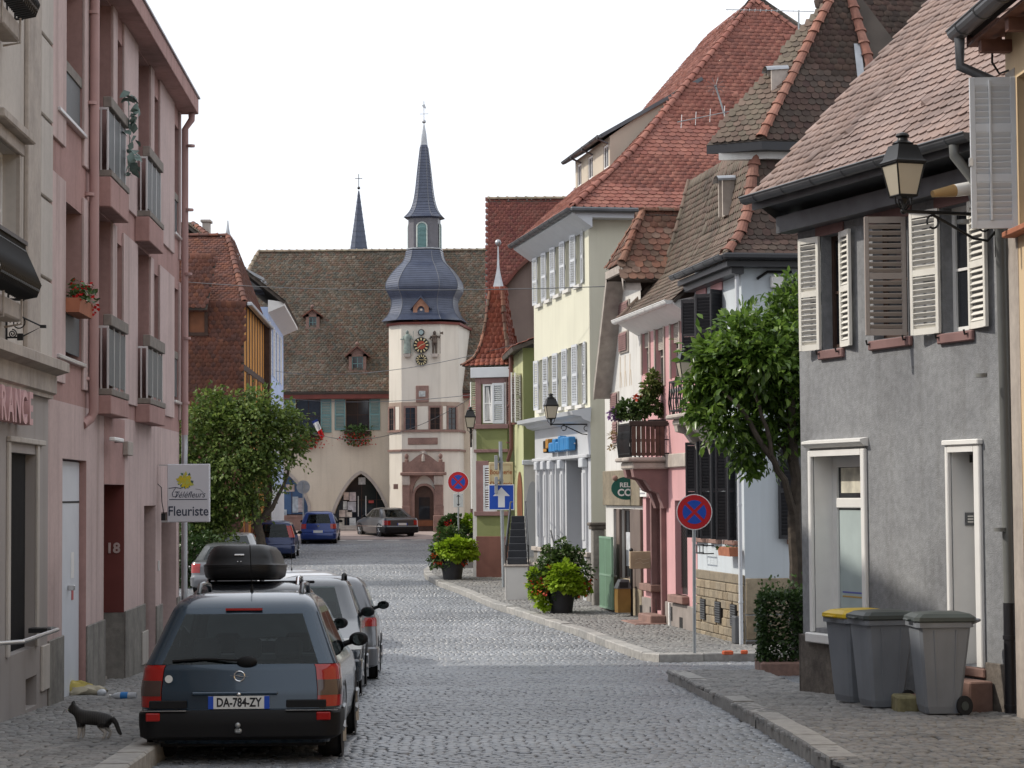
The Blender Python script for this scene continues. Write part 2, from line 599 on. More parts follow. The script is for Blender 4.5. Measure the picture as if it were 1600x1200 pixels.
def shutter(parent, u, v, z, w, h, ang, mat, n=10, single=False, mid=1, tilt=0., fw=.055, th=.035, name='shutter', label=None, op=(.34, .24)):
 """louvred leaf hinged at (u, v, z): runs along +x before it turns by ang"""
 if mat.name.startswith('black'): op = (.48, .44)
 key = (round(w, 3), round(h, 3), mat.name, n, single, mid, op)
 if key not in _shut:
  mb = MB()
  mb.box(0, fw, 0, th, 0, h, ch=.004); mb.box(w - fw, w, 0, th, 0, h, ch=.004)
  rails = [0.] + [h * i / (mid + 1) - fw * .7 for i in range(1, mid + 1)] + [h - fw * 1.4]
  for q in rails:
   mb.box(fw, w - fw, .002, th - .002, q, q + fw * 1.4)
  sl = []
  for a, b in zip(rails, rails[1:]):
   za, zb = a + fw * 1.4, b
   k = max(2, round(n * (zb - za) / h))
   st = (zb - za) / k
   sl += [(za + st * (i + .5), st) for i in range(k)]
  st = sl[0][1]
  sv = [(fw, 0.001, -st * op[0]), (w - fw, 0.001, -st * op[0]), (w - fw, th - .004, st * op[1]), (fw, th - .004, st * op[1])]
  sv += [(x, y + (.007 if y < .01 else 0.), zz + (-.006 if y < .01 else -.009)) for x, y, zz in sv]
  sf = [(0, 1, 2, 3), (7, 6, 5, 4), (0, 4, 5, 1), (2, 6, 7, 3)]
  if not single:
   for q, _ in sl:
    mb.add([(x, y, zz + q) for x, y, zz in sv], sf)
  me = mb.mesh('shutter', mat)
  ms = None
  if single:
   b = MB(); b.add(sv, sf); ms = b.mesh('slat', mat)
  _shut[key] = (me, ms, sl)
 me, ms, sl = _shut[key]
 o = link(name, me, parent, Matrix.Translation((u, v, z)) @ Matrix.Rotation(ang, 4, 'Z') @ Matrix.Rotation(tilt, 4, 'X'))
 if label: o['label'] = label
 if single:
  for q, _ in sl:
   link('slat', ms, o, Matrix.Translation((0, 0, q)))
 return o
def text(body, size, mat, parent, loc, rot, name='lettering', ext=.004, sx=1., shear=0., align='CENTER', off=0.):
 c = bpy.data.curves.new(name, 'FONT')
 c.body, c.size, c.extrude, c.shear, c.offset = body, size, ext, shear, off
 c.align_x, c.align_y = align, 'CENTER'
 c.resolution_u = 3
 c.materials.append(mat)
 tmp = bpy.data.objects.new(name, c)
 COL.objects.link(tmp)
 dg = bpy.context.evaluated_depsgraph_get()
 me = bpy.data.meshes.new_from_object(tmp.evaluated_get(dg))
 bpy.data.objects.remove(tmp)
 me.name = name
 o = link(name, me, parent)
 o.location, o.rotation_euler, o.scale = loc, rot, (sx, 1, 1)
 return o
def leaf_cloud(name, centers, size, mat, parent, up=.5, mw=None, width=.45, droop=.3, seed=0, kind=None):
 """one mesh of folded leaves at the given points; centers (n,3) and outward directions (n,3)"""
 r = np.random.default_rng(seed)
 C, D = centers
 n = len(C)
 d = D + r.normal(0, .55, (n, 3)); d[:, 2] += up * .3 - droop * r.random(n)
 d /= np.linalg.norm(d, axis=1)[:, None] + 1e-9
 upv = np.tile(np.array([0, 0, 1.]), (n, 1)) + r.normal(0, .45, (n, 3))
 x = np.cross(d, upv); x /= np.linalg.norm(x, axis=1)[:, None] + 1e-9
 z = np.cross(x, d)
 s = size * r.uniform(.55, 1.25, n)
 m = np.zeros((n, 4, 4))
 m[:, :3, 0], m[:, :3, 1], m[:, :3, 2] = x * s[:, None], d * s[:, None], z * s[:, None]
 m[:, :3, 3] = C; m[:, 3, 3] = 1
 v = [(0, 0, 0), (-width, .42, .10), (0, .5, 0), (width, .42, .10), (-width * .55, .8, .02), (width * .55, .8, .02), (0, 1.05, -.12)]
 f = [(0, 2, 1), (0, 3, 2), (1, 2, 6, 4), (2, 3, 5, 6)]
 me = scatter_mesh(name, v, f, m, mat, smooth=False)
 o = link(name, me, parent, mw)
 if kind: o['kind'] = kind
 return o, m, v, f
def blob_points(blobs, n, seed=0, shell=.55, ragged=.25):
 """points through ellipsoids, denser near their surface; returns points and outward directions"""
 r = np.random.default_rng(seed)
 w = np.array([b[3] * b[4] * b[5] if len(b) > 5 else b[3] ** 3 for b in blobs]) ** .67
 cnt = np.maximum(1, (n * w / w.sum()).astype(int))
 P_, D_ = [], []
 for b, k in zip(blobs, cnt):
  c = np.array(b[:3]); rad = np.array(b[3:6] if len(b) > 5 else (b[3],) * 3)
  d = r.normal(0, 1, (k, 3)); d /= np.linalg.norm(d, axis=1)[:, None]
  lump = 1 + ragged * (np.sin(d[:, 0] * 5 + c[0] * 7) * np.sin(d[:, 1] * 4 + c[2] * 3) + .6 * np.sin(d[:, 2] * 7 + c[1] * 5))
  q = (shell + (1 - shell) * r.random(k) ** .6) * lump
  P_.append(c + d * rad * q[:, None]); D_.append(d)
 return np.vstack(P_), np.vstack(D_)
def noise_w(seed):
 return random.Random(seed)
# ------------------------------------------------------------------ ground
def G(px, py, dz=0.):
 """the point of the ground seen at a picture point"""
 lo, hi = 8., 160.
 for _ in range(60):
  d = (lo + hi) / 2
  if P(px, py, d).z > road_z(d) + dz: lo = d
  else: hi = d
 p = P(px, py, lo)
 return Vector((p.x, p.y, road_z(lo) + dz))
m_soil = M('joint_sand', (.045, .042, .04), .95, var=.3, vs=8)
m_asph = M('road_setts_far', (.215, .22, .235), .38, var=.12, vs=.7, bump=.35, bs=9, spec=.5, bumpd=.03)
m_sett = M('road_sett', (.2, .2, .2), .37, cols=[(.15, .163, .185), (.19, .203, .225), (.22, .233, .26), (.18, .185, .196), (.24, .248, .265)], var=.3, vs=.45, bump=.3, bs=70, spec=.65, bumpd=.004, mottle=.15)
m_psett = M('pavement_sett', (.2, .2, .2), .75, cols=[(.16, .16, .16), (.215, .212, .208), (.255, .25, .24), (.185, .18, .176), (.235, .222, .212)], var=.2, vs=1.5, bump=.4, bs=60, mottle=.15)
m_kerb = M('kerb_granite', (.3, .28, .26), .7, cols=[(.32, .31, .295), (.38, .365, .345), (.28, .275, .265)], var=.15, vs=6, bump=.35, bs=50, mottle=.2)
m_earth = M('ground_earth', (.12, .11, .1), .9, var=.2)
def sheet(name, xs, ys, zf, mat, kind='structure', parent=None):
 v = [(x, y, zf(y)) for y in ys for x in xs]
 n = len(xs)
 f = [(j * n + i, j * n + i + 1, (j + 1) * n + i + 1, (j + 1) * n + i) for j in range(len(ys) - 1) for i in range(n - 1)]
 me = bpy.data.meshes.new(name)
 me.from_pydata(v, [], f); me.materials.append(mat)
 o = link(name, me, parent)
 return tag(o, kind=kind) if kind else o
sheet('ground', [-900, -60, 60, 900], [-50, -20, 0, 10, 20, 30, 40, 50, 60, 70, 90, 120, 200, 400, 890], lambda y: road_z(y) - .12, m_earth)
yr = list(np.arange(2, 70.1, 1.5)) + [70.3]
road = sheet('road', [-16, -6, 0, 6, 14], yr, lambda y: road_z(y) - .014, m_soil)
sheet('far_road', [-30, -6, 0, 6, 14], [70.3] + list(np.arange(72, 128, 3.)), lambda y: road_z(y) - (.016 if y < 100.5 else 0), m_asph)
_sv = [(-.5, -.5, -.035), (.5, -.5, -.035), (.5, .5, -.035), (-.5, .5, -.035),
       (-.47, -.47, -.006), (.47, -.47, -.006), (.47, .47, -.006), (-.47, .47, -.006), (-.34, -.34, .002), (.34, -.34, .002), (.34, .34, .002), (-.34, .34, .002)]
_sf = [(0, 1, 5, 4), (1, 2, 6, 5), (2, 3, 7, 6), (3, 0, 4, 7), (4, 5, 9, 8), (5, 6, 10, 9), (6, 7, 11, 10), (7, 4, 8, 11), (8, 9, 10, 11)]
def setts(name, parent, poly, size, dz, mat, n_single, arc=0., jit=.06, keep=None, rot=0., gap=.93):
 xs = [p[0] for p in poly]; ys = [p[1] for p in poly]
 e = (max(ys) - min(ys)) * abs(rot) + (max(xs) - min(xs)) * abs(rot) + .3
 rows = np.arange(min(ys) - e, max(ys) + e, size)
 cols = np.arange(min(xs) - e, max(xs) + e, size * 1.04)
 X, Y = np.meshgrid(cols, rows)
 X = X + (np.arange(len(rows)) % 2)[:, None] * size * .52
 X = X + rng.normal(0, jit * size, X.shape) + rng.normal(0, .3 * size, (len(rows), 1))
 Y = Y + rng.normal(0, jit * size, X.shape)
 if arc:
  ph = (X / 1.5) % 1.0
  Y = Y + arc * (1 - (2 * ph - 1) ** 2) + .05 * np.sin(X * 1.3)
 X, Y = X.ravel(), Y.ravel()
 if rot:
  cx, cy = np.mean(xs), np.mean(ys)
  c, s = math.cos(rot), math.sin(rot)
  X, Y = cx + (X - cx) * c - (Y - cy) * s, cy + (X - cx) * s + (Y - cy) * c
 ok = inpoly(X, Y, poly)
 if keep is not None:
  ok &= keep(X, Y)
 Z = road_zv(Y) + dz
 q = np.array(CAMI) @ np.vstack([X, Y, Z, np.ones_like(X)])
 px = 800 + FPX * q[0] / -q[2]; py = 600 - FPX * q[1] / -q[2]
 ok &= (px > -80) & (px < 1700) & (py < 1300)
 X, Y, Z = X[ok], Y[ok], Z[ok]
 n = len(X)
 a = rng.normal(0, .06, n) + rot
 sx = size * gap * rng.uniform(.88, 1.12, n); sy = size * gap * rng.uniform(.88, 1.08, n)
 m = np.zeros((n, 4, 4))
 m[:, 0, 0], m[:, 1, 0] = np.cos(a) * sx, np.sin(a) * sx
 m[:, 0, 1], m[:, 1, 1] = -np.sin(a) * sy, np.cos(a) * sy
 m[:, 2, 0], m[:, 2, 1] = rng.normal(0, .015, n) * sx, rng.normal(-.005, .014, n) * sy
 m[:, 2, 2] = 1
 m[:, 0, 3], m[:, 1, 3], m[:, 2, 3], m[:, 3, 3] = X, Y, Z + rng.normal(0, .003, n), 1
 pieces(name, _sv, _sf, m, mat, parent, n_single, None, name + 's')
# kerb lines (road level)
near_k = [G(x, y) for x, y in [(1345, 1212), (1284, 1175), (1219, 1137), (1148, 1100), (1105, 1078), (1070, 1062)]]
far_k = [G(x, y) for x, y in [(1330, 1033), (1195, 1033), (1100, 1034), (1030, 1035), (1003, 1032), (976, 1022), (904, 994), (816, 965), (768, 950), (720, 929), (684, 916), (664, 904), (662, 896), (676, 887)]]
far_k.append(Vector((far_k[-1].x + .5, 76, 0))); far_k.append(Vector((far_k[-1].x + .4, 84, 0)))
left_k = [Vector((-2.98 - .0418 * (y - 17), y, 0)) for y in (9, 14, 20, 27, 34, 41, 45)] + [Vector((-5.2, 47, 0)), Vector((-9, 48.5, 0))]
def kerb(line, inner, label=None, drop=()):
 """line of granite kerb stones; inner: +1 if the pavement lies to the right of the walking direction"""
 k = tag(bpy.data.objects.new('kerb', None), kind='structure')
 COL.objects.link(k)
 acc = []
 for a, b in zip(line, line[1:]):
  a2, b2 = a.xy, b.xy
  L = (b2 - a2).length
  n = max(1, round(L / .95))
  for i in range(n):
   acc.append((a2.lerp(b2, i / n), a2.lerp(b2, (i + 1) / n)))
 # smooth joints: share the normals
 pts = [acc[0][0]] + [q[1] for q in acc]
 nr = []
 for i in range(len(pts)):
  d = (pts[min(i + 1, len(pts) - 1)] - pts[max(i - 1, 0)]).normalized()
  nr.append(Vector((d.y, -d.x)) * inner)
 for i in range(len(pts) - 1):
  p, q = pts[i], pts[i + 1]
  if p.y > 95: continue
  d = (q - p).normalized() * .006
  z0, z1 = road_z(p.y), road_z(q.y)
  ha, hb = .15, .15
  pm = proj((p.x, p.y, z0))[1]; qm = proj((q.x, q.y, z1))[1]
  for lo, hi in drop:
   ha = .10 if lo < pm < hi else ha
   hb = .10 if lo < qm < hi else hb
  w = .25
  jz = rnd.gauss(0, .006)
  A = [p + d, q - d, q - d + nr[i + 1] * w, p + d + nr[i] * w]
  zz = [z0 + ha + jz, z1 + hb + jz, z1 + hb + jz, z0 + ha + jz]
  c = .018
  ins = [(nr[i] * c), (nr[i + 1] * c), -nr[i + 1] * .006, -nr[i] * .006]
  v = [(*A[j], zz[j] - .35) for j in range(4)] + [(*A[j], zz[j] - c) for j in range(4)] + [(*(A[j] + ins[j]), zz[j]) for j in range(4)]
  f = [(0, 1, 5, 4), (1, 2, 6, 5), (2, 3, 7, 6), (3, 0, 4, 7), (4, 5, 9, 8), (5, 6, 10, 9), (6, 7, 11, 10), (7, 4, 8, 11), (8, 9, 10, 11)]
  mb = MB(); mb.add(v, f if inner > 0 else [x[::-1] for x in f])
  mb.build('kerb_stone', m_kerb, k)
 return k
kerb(near_k[::-1], 1 if near_k[-1].x < near_k[0].x else -1, drop=[(1082, 1103)])
kerb(far_k, 1)
kerb(left_k, -1)
def pavement(name, poly, dz=.13, mat=None):
 """raised flat solid following the street's fall"""
 mb = MB()
 ys = sorted({p[1] for p in poly})
 y0, y1 = min(ys), max(ys)
 # strips along y
 n = max(2, int((y1 - y0) / 1.5))
 cuts = np.linspace(y0, y1, n + 1)
 def span(y):
  xs = []
  for i in range(len(poly)):
   (ax, ay), (bx, by) = poly[i], poly[(i + 1) % len(poly)]
   if (ay <= y < by) or (by <= y < ay):
    xs.append(ax + (bx - ax) * (y - ay) / (by - ay))
  return (min(xs), max(xs)) if len(xs) > 1 else None
 for a, b in zip(cuts, cuts[1:]):
  A, B = span(a + 1e-4), span(b - 1e-4)
  if A and B:
   za, zb = road_z(a) + dz, road_z(b) + dz
   mb.quad((A[0], a, za), (A[1], a, za), (B[1], b, zb), (B[0], b, zb))
   for (p, q) in ((A[0], B[0]), (A[1], B[1])):
    mb.quad((p, a, za), (q, b, zb), (q, b, zb - .3), (p, a, za - .3))
 o = mb.build(name, mat or m_soil)
 return tag(o, kind='structure')
def off(line, w, inner):
 out = []
 pts = [p.xy for p in line]
 for i in range(len(pts)):
  d = (pts[min(i + 1, len(pts) - 1)] - pts[max(i - 1, 0)]).normalized()
  out.append(pts[i] + Vector((d.y, -d.x)) * inner * w)
 return [(p.x, p.y) for p in out]
GR_A, GR_B = Vector((3.51, 26.5)), Vector((5.25, 21.78))     # grey house facade: far corner, near corner
pn = off(near_k[::-1], .245, 1)
poly_n = pn + [(pn[-1][0] + .1, 15.5), (9, 15.5), (9, 20), (GR_B.x + .5, GR_B.y), (GR_A.x + .15, GR_A.y + .1), (GR_A.x + .1, pn[0][1])]
near_pave = pavement('near_pavement', poly_n, .126)
setts('cobblestone', near_pave, poly_n, .098, .142, m_psett, 300, jit=.13, rot=.25, gap=.92)
pf = off(far_k, .245, 1)
poly_f = pf + [(pf[-1][0] + 6, pf[-1][1]), (6, pf[0][1] + 22), (7.5, pf[0][1] + .05)]
far_pave = pavement('far_pavement', poly_f, .126)
setts('cobblestone', far_pave, poly_f, .1, .142, m_psett, 300, jit=.13, keep=lambda X, Y: (Y < 74) & (X < 5), rot=.1, gap=.93)
pl = off(left_k, .245, -1)
poly_l = pl + [(-14, 48), (-14, 9)]
left_pave = pavement('left_pavement', poly_l, .126)
setts('cobblestone', left_pave, poly_l, .1, .142, m_psett, 300, jit=.13, keep=lambda X, Y: (Y < 44) & (X > -7), rot=-.12, gap=.93)
# the carriageway between the kerbs, and the lane mouth
poly_r = [(p.x, p.y) for p in left_k[:7]] + [(-14, 48), (-14, 70.2), (3, 70.2), (far_k[-2].x, 70.2)] + [(p.x, p.y) for p in far_k[::-1][2:]] + [(7, far_k[0].y), (7, 27), (GR_A.x + .1, 27)] + [(p.x, p.y) for p in near_k[::-1]] + [(4.2, 9)]
def _notpave(X, Y):
 return ~inpoly(X, Y, poly_n) & ~inpoly(X, Y, poly_f) & ~inpoly(X, Y, poly_l) & (Y > 15.5)
setts('cobblestone', road, poly_r, .104, 0., m_sett, 300, arc=.11, jit=.06, keep=_notpave, gap=.965)
fr_ = bpy.data.objects['far_road']
poly_q = [(-14, 70.2), (-14, 99), (1, 99), (1, 84), (far_k[-2].x, 70.2)]
setts('cobblestone', fr_, poly_q, .135, 0., m_sett, 0, arc=.1, jit=.06, keep=_notpave, gap=.965)
m_plaza = M('plaza_paving', (.3, .24, .22), .8, var=.15, vs=.8, bump=.3, bs=6)
pz = sheet('plaza', [-16, -8, 0, 6], [102.5, 105, 108, 111, 114, 117], lambda y: road_z(y) + .012, m_plaza)
m_white = M('road_paint', (.7, .69, .66), .7, var=.15, vs=5)
for i in range(9):
 mb = MB(); x = -11 + i * 1.25
 mb.quad((x, 101.4, road_z(101.4) + .016), (x + .7, 101.4, road_z(101.4) + .016), (x + .7, 101.9, road_z(101.9) + .016), (x, 101.9, road_z(101.9) + .016))
 tag(mb.build('road_marking', m_white), kind='structure')
# ------------------------------------------------------------------ left row
def lx(y): return -4.22 - .0418 * y
m_pink = M('pale_pink_render', (.53, .405, .385), .85, var=.07, vs=1.2, bump=.25, bs=90, streak=.55, mottle=.08, grime=.12)
m_salm = M('salmon_render', (.39, .235, .215), .85, var=.12, vs=1.2, bump=.25, bs=90, streak=.5, mottle=.1)
m_plin = M('grey_plinth_render', (.24, .225, .205), .9, var=.25, vs=2.5, bump=.5, bs=50, streak=.5, mottle=.2)
m_beig = M('beige_render', (.50, .46, .42), .85, var=.08, vs=1.0, bump=.25, bs=90, streak=.35, mottle=.06)
m_stone = M('warm_stone', (.42, .37, .33), .85, var=.14, vs=2.5, bump=.3, bs=60, streak=.4, mottle=.12)
m_fasc = M('shop_fascia_paint', (.33, .30, .285), .7, var=.06, vs=1.5, streak=.2)
m_iron = M('black_iron', (.012, .012, .013), .35, var=.1, spec=.5)
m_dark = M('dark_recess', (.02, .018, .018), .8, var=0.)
m_glass = M('window_glass', (.018, .02, .024), .06, var=0., spec=.6)
m_white_p = M('white_paint', (.78, .77, .75), .45, var=.04, vs=4)
m_whited = M('off_white_door', (.62, .64, .68), .5, var=.04, vs=3)
m_wood = M('grey_wood', (.2, .175, .155), .8, var=.2, vs=8)
m_wire = M('wired_glass', (.10, .11, .115), .5, var=.06, vs=10, bump=.15, bs=120)
m_alu = M('aluminium', (.6, .6, .6), .35, metal=.9, var=.05)
m_red_b = M('oxblood_paint', (.145, .035, .03), .6, var=.12, vs=3, streak=.2)
m_pipe = M('pink_painted_pipe', (.43, .27, .255), .6, var=.1, vs=2, streak=.3)
m_zinc = M('zinc', (.36, .37, .39), .4, metal=.75, var=.18, vs=3)
m_maroon = M('maroon_frame', (.07, .022, .025), .5, var=.1)
m_terra = M('terracotta', (.36, .14, .08), .8, var=.15, vs=6)
m_leaf = M('geranium_leaf', (.06, .11, .03), .5, cols=[(.035, .075, .02), (.07, .13, .035), (.10, .16, .05)], var=.1, trans=.25)
m_redfl = M('red_petal', (.5, .012, .012), .6, cols=[(.55, .015, .012), (.38, .008, .01)], var=0., trans=.2)
def bx(parent, name, mat, *b, ch=0., label=None, rot=None):
 o = MB().box(*b, ch=ch).build(name, mat, parent)
 if label: o['label'] = label
 return o
# ---- beige shop building at the frame's edge
fA = Fr((lx(-14.), -14.), (lx(24.6), 24.6), pave_z(24.6) - .1, 'shop_building', 'beige stuccoed building at the edge with black iron balconies and a fascia of pink letters', 'building')
A = fA.root
L = fA.L
zf = fA.h(40, 562)[1]           # shelf cornice between the floors
zt = 9.0
op = []
u0, u1, z0, z1 = fA.r(-60, 420, 27, 405)
zw0, zw1 = fA.h(25, 420)[1], fA.h(14, 232)[1]
uw1 = fA.h(25, 300)[0]
op.append((uw1 - 1.2, uw1, zw0, zw1))
us0, us1 = fA.h(13, 800)[0], fA.h(55, 800)[0]
zs0, zs1 = fA.h(34, 1018)[1], fA.h(34, 708)[1]
op.append((us0, us1, zs0, zs1, .16))
ub0, ub1 = fA.h(40, 1080)[0], fA.h(57, 1080)[0]
zb0, zb1 = fA.h(48, 1106)[1], fA.h(48, 1058)[1]
op.append((ub0, ub1, zb0, zb1, .25))
mb = MB()
mb.wall(0, L, -1, zf, [o for o in op[1:]], mi=1)
mb.wall(0, L, zf, zt, op[:1], mi=0)
mb.shell(0, L, 0, 8, -1, zt, 0)
mb.quad((0, 0, zt), (L, 0, zt), (L, 8, zt), (0, 8, zt))
mb.build('wall', [m_beig, m_fasc], A)
# moulded shelf between the floors, with its end cut
mb = MB()
mb.prism([(0, zf - .36), (-.06, zf - .36), (-.06, zf - .32), (-.1, zf - .3), (-.1, zf - .1), (-.24, zf - .06), (-.24, zf + .04), (-.2, zf + .06), (0, zf + .06)], 'x', 0, L - .02)
mb.build('cornice', m_stone, A)
# corner pilaster with grooved blocks
pu0, pu1 = fA.h(37, 300)[0], fA.h(57, 300)[0]
bx(A, 'pilaster', m_stone, pu0, pu1, -.05, .0, zf + .06, zt, ch=.01)
zq = zf + .08
while zq < zt:
 bx(A, 'quoin', m_beig, pu1 + .03, L - .01, -.045, 0, zq, zq + .87, ch=.012)
 zq += .9
# upper window with moulded surround
mb = MB()
a, b, c, d = op[0]
mb.box(a - .2, b + .16, -.06, 0, d, d + .14, ch=.01); mb.box(a - .28, b + .26, -.16, 0, d + .142, d + .24, ch=.015)
mb.box(b, b + .12, -.04, 0, c, d - .002)
mb.build('window_surround', m_stone, A)
window(fA, A, a, b, c, d, .14, m_white_p, m_glass, 2, 2)
# belly-front balcony railings
def basket(u0, u1, z0, h):
 m = MB()
 prof = [(-.2, 0), (-.36, .03), (-.4, .14), (-.33, .3), (-.24, .5), (-.24, h)]
 n = max(6, int((u1 - u0) / .085))
 for i in range(n + 1):
  u = u0 + (u1 - u0) * i / n
  m.tube([(u, y, z0 + z) for y, z in prof], .013, 5)
 for e in (u0, u1):
  m.tube([(e, -.02, z0), (e, -.24, z0)], .014, 5)
  for q in (.08, .16):
   m.tube([(e, -q, z0), (e, -q, z0 + h)], .012, 5)
  m.tube([(e, 0, z0 + h), (e, -.24, z0 + h)], .02, 5)
 m.box(u0 - .02, u1 + .02, -.27, -.21, z0 + h - .01, z0 + h + .03)
 m.tube([(u0, -.38, z0 + .09), (u1, -.38, z0 + .09)], .014, 5)
 m.tube([(u0, -.25, z0 + .48), (u1, -.25, z0 + .48)], .012, 5)
 m.build('balcony_railing', m_iron, A)
 s = MB().box(u0 - .05, u1 + .08, -.2, 0, z0 - .22, z0 - .03, ch=.02)
 for u in (u0 + .1, (u0 + u1) / 2, u1 - .05):
  s.tube([(u, -.22, z0), (u, -.22, z0 - .25), (u, -.05, z0 - .28)], .012, 5)
 s.build('balcony_sill', m_stone, A)
ub, zb_ = fA.h(57, 468, -.36)
basket(ub - 2.0, ub, zb_, fA.h(47, 388, -.24)[1] - zb_)
ub, zb_ = fA.h(55, 30, -.36)
basket(ub - 2.0, ub, zb_, .95)
# scrolled iron sign bracket
def spiral(c, r0, r1, turns, n=26, a0=0.):
 return [(c[0] + (r0 + (r1 - r0) * i / n) * math.cos(a0 + turns * 2 * PI * i / n), c[1] + (r0 + (r1 - r0) * i / n) * math.sin(a0 + turns * 2 * PI * i / n)) for i in range(n + 1)]
ubr, zbr = fA.h(10, 532, -.02)
zbt = fA.h(10, 484, -.02)[1]
hb = zbt - zbr
br = thing('sign_bracket', 'scrolled black wrought iron bracket under the iron balcony', 'bracket', fA.w(ubr, -.02, zbr), fA.root.rotation_euler.z)
m = MB()
m.tube([(0, 0, 0), (0, 0, hb)], .012, 6)
m.tube([(0, 0, hb), (0, -.36, hb * .45), (0, -.14, .03), (0, 0, .03)], .011, 6)
for c, r, a0 in (((-.12, hb * .58), .085, 0), ((-.06, hb * .22), .045, 1.5), ((-.05, hb * .88), .03, 3)):
 m.tube([(0, y, z) for y, z in spiral(c, r, r * .12, 2.0, a0=a0)], .007, 5)
m.box(-.02, .02, -.4, -.34, hb * .4, hb * .5); m.box(-.02, .02, -.17, -.11, .0, .07)
m.build('bracket_scroll', m_iron, br)
# pink block letters on the fascia
m_let = M('pink_letter', (.58, .36, .37), .5, var=.06)
ul, zl = fA.h(41, 640, -.08)
hl = fA.h(38, 615, -.08)[1] - fA.h(38, 668, -.08)[1]
for i, chh in enumerate('RANCE'):
 o = text(chh, hl * 1.32, m_let, A, (ul - .15 - (4 - i) * .37, -.1, (fA.h(38, 615, -.08)[1] + fA.h(38, 668, -.08)[1]) / 2), (PI / 2, 0, 0), 'letter', .06, sx=.95, off=.012)
# shop window shutter (dark corrugated), rails, panels
m_corr = M('dark_steel_shutter', (.014, .014, .016), .55, var=.15, vs=5)
mb = MB()
k = 16
for i in range(k):
 x0_, x1_ = us0 + (us1 - us0) * i / k, us0 + (us1 - us0) * (i + 1) / k
 xm_ = (x0_ + x1_) / 2
 mb.quad((x0_, .14, zs0), (xm_, .10, zs0), (xm_, .10, zs1), (x0_, .14, zs1)); mb.quad((xm_, .10, zs0), (x1_, .14, zs0), (x1_, .14, zs1), (xm_, .10, zs1))
mb.build('security_shutter', m_corr, A)
MB().quad((us0 - .1, .27, zb0 - .1), (us1 + 1, .27, zb0 - .1), (us1 + 1, .27, zb1 + .1), (us0 - .1, .27, zb1 + .1)).build('vent_back', m_dark, A)
mb = MB()
mb.box(us1, us1 + .12, -.03, 0, zs0, zs1 + .1, ch=.006); mb.box(us0 - .12, us0, -.03, 0, zs0, zs1 + .1, ch=.006)
mb.box(us0 - .12, us1 + .4, -.05, 0, zs1 + .102, zs1 + .16, ch=.008)
mb.build('shop_frame', m_beig, A)
bx(A, 'cover_panel', m_beig, fA.h(63, 1050)[0], fA.h(74, 1050)[0], -.03, 0, fA.h(68, 1078)[1], fA.h(68, 1008)[1], ch=.006)
ur, zr = fA.h(95, 982, -.3)
mb = MB()
mb.tube([(ur - 2.2, -.05, zr - .01), (ur - 2.15, -.28, zr), (ur - .2, -.3, zr), (ur - .02, -.24, zr), (ur, -.02, zr)], .022, 8)
hr = mb.build('handrail', m_alu, A)
MB().box(ur - .28, ur - .02, -.2, -.0, zr - .03, zr + .02).build('rail_bracket', m_iron, hr)
# ---- pink apartment block
yB0, yB1 = 24.6, 37.9
fB = Fr((lx(yB0), yB0), (lx(yB1), yB1), pave_z(yB1), 'pink_apartment_block', 'tall pink rendered apartment block with glazed balconies and the number 18', 'building')
B = fB.root
L = fB.L
U = lambda x, y=500: fB.h(x, y)[0]
Z = lambda x, y, v=0.: fB.h(x, y, v)[1]
ztop = Z(277, 172)
# floor levels
v_b = -.17
zb1t, zb1b = Z(168, 274, v_b), Z(168, 322, v_b)
zb3t, zb3b = Z(168, 614, v_b), Z(168, 646, v_b)
band1 = (Z(98, 600), Z(98, 628))           # salmon band over the ground floor
band2 = (Z(97, 229), Z(97, 242))
nich = [(U(150), U(172)), (U(212), U(232))]
small = [(U(179), U(190)), (U(237.5), U(247))]
wins = [(U(85), U(127)), (U(269.5), U(278.5))]
ops = []
for i, (a, b) in enumerate(nich):
 ops.append((a, b, zb1t, ztop - .02, .55)); ops.append((a, b, zb3t, zb1b - .02, .55))
for i, (a, b) in enumerate(small):
 for zt_, zb_ in (((184, 62), zb1t + .9), ((184, 380), zb3t + .9)) if i == 0 else (((242, 150), zb1t + .9), ((242, 428), zb3t + .9)):
  ops.append((a, b, zb_, Z(*zt_), .28))
w1a = (wins[0][0], wins[0][1], Z(112, 196), ztop - .45, .3)
w1b = (wins[0][0], wins[0][1], Z(112, 565), Z(112, 322), .3)
w4a = (wins[1][0], wins[1][1], Z(274, 368), Z(274, 195), .3)
w4b = (wins[1][0], wins[1][1], Z(274, 628), Z(274, 450), .3)
ops += [w1a, w1b, w4a, w4b]
zg = Z(98, 628)
gd = (U(97, 900), U(134.5, 900), -1, Z(116, 718), .1)     # white door
g18 = (U(162, 900), U(194, 900), -1, Z(178, 757), 1.0)
g3 = (U(225, 900), U(243, 900), -1, Z(234, 790), .6)
g4 = (U(252, 900), U(275.5, 900), -1, Z(264, 800), .6)
mb = MB()
mb.wall(0, L, zg, ztop, ops, mi=1)
mb.wall(0, L, -1, zg, [gd, g18, g3, g4], mi=0)
mb.shell(0, L, 0, 9, -1, ztop, 0)
for o in ops + [g3, g4]:
 t = o[4]
 mb.quad((o[0], t, o[2]), (o[1], t, o[2]), (o[1], t, o[3]), (o[0], t, o[3]), 0)
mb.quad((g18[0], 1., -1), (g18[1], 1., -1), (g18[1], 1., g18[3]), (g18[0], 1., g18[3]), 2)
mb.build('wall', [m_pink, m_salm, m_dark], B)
# pale raised panels on the two upper floors
strips = [(0.0, U(98)), (U(127), U(145)), (nich[0][1] + .03, small[0][0]), (small[0][1], nich[1][0]), (nich[1][1] + .03, small[1][0]), (small[1][1], wins[1][0]), (wins[1][1], L)]
for a, b in strips:
 for z0_, z1_ in ((band1[0], band2[1] - .30), (band2[0], ztop)):
  bx(B, 'wall_panel', m_pink, a, b, -.035, 0, z0_, z1_, ch=.006)
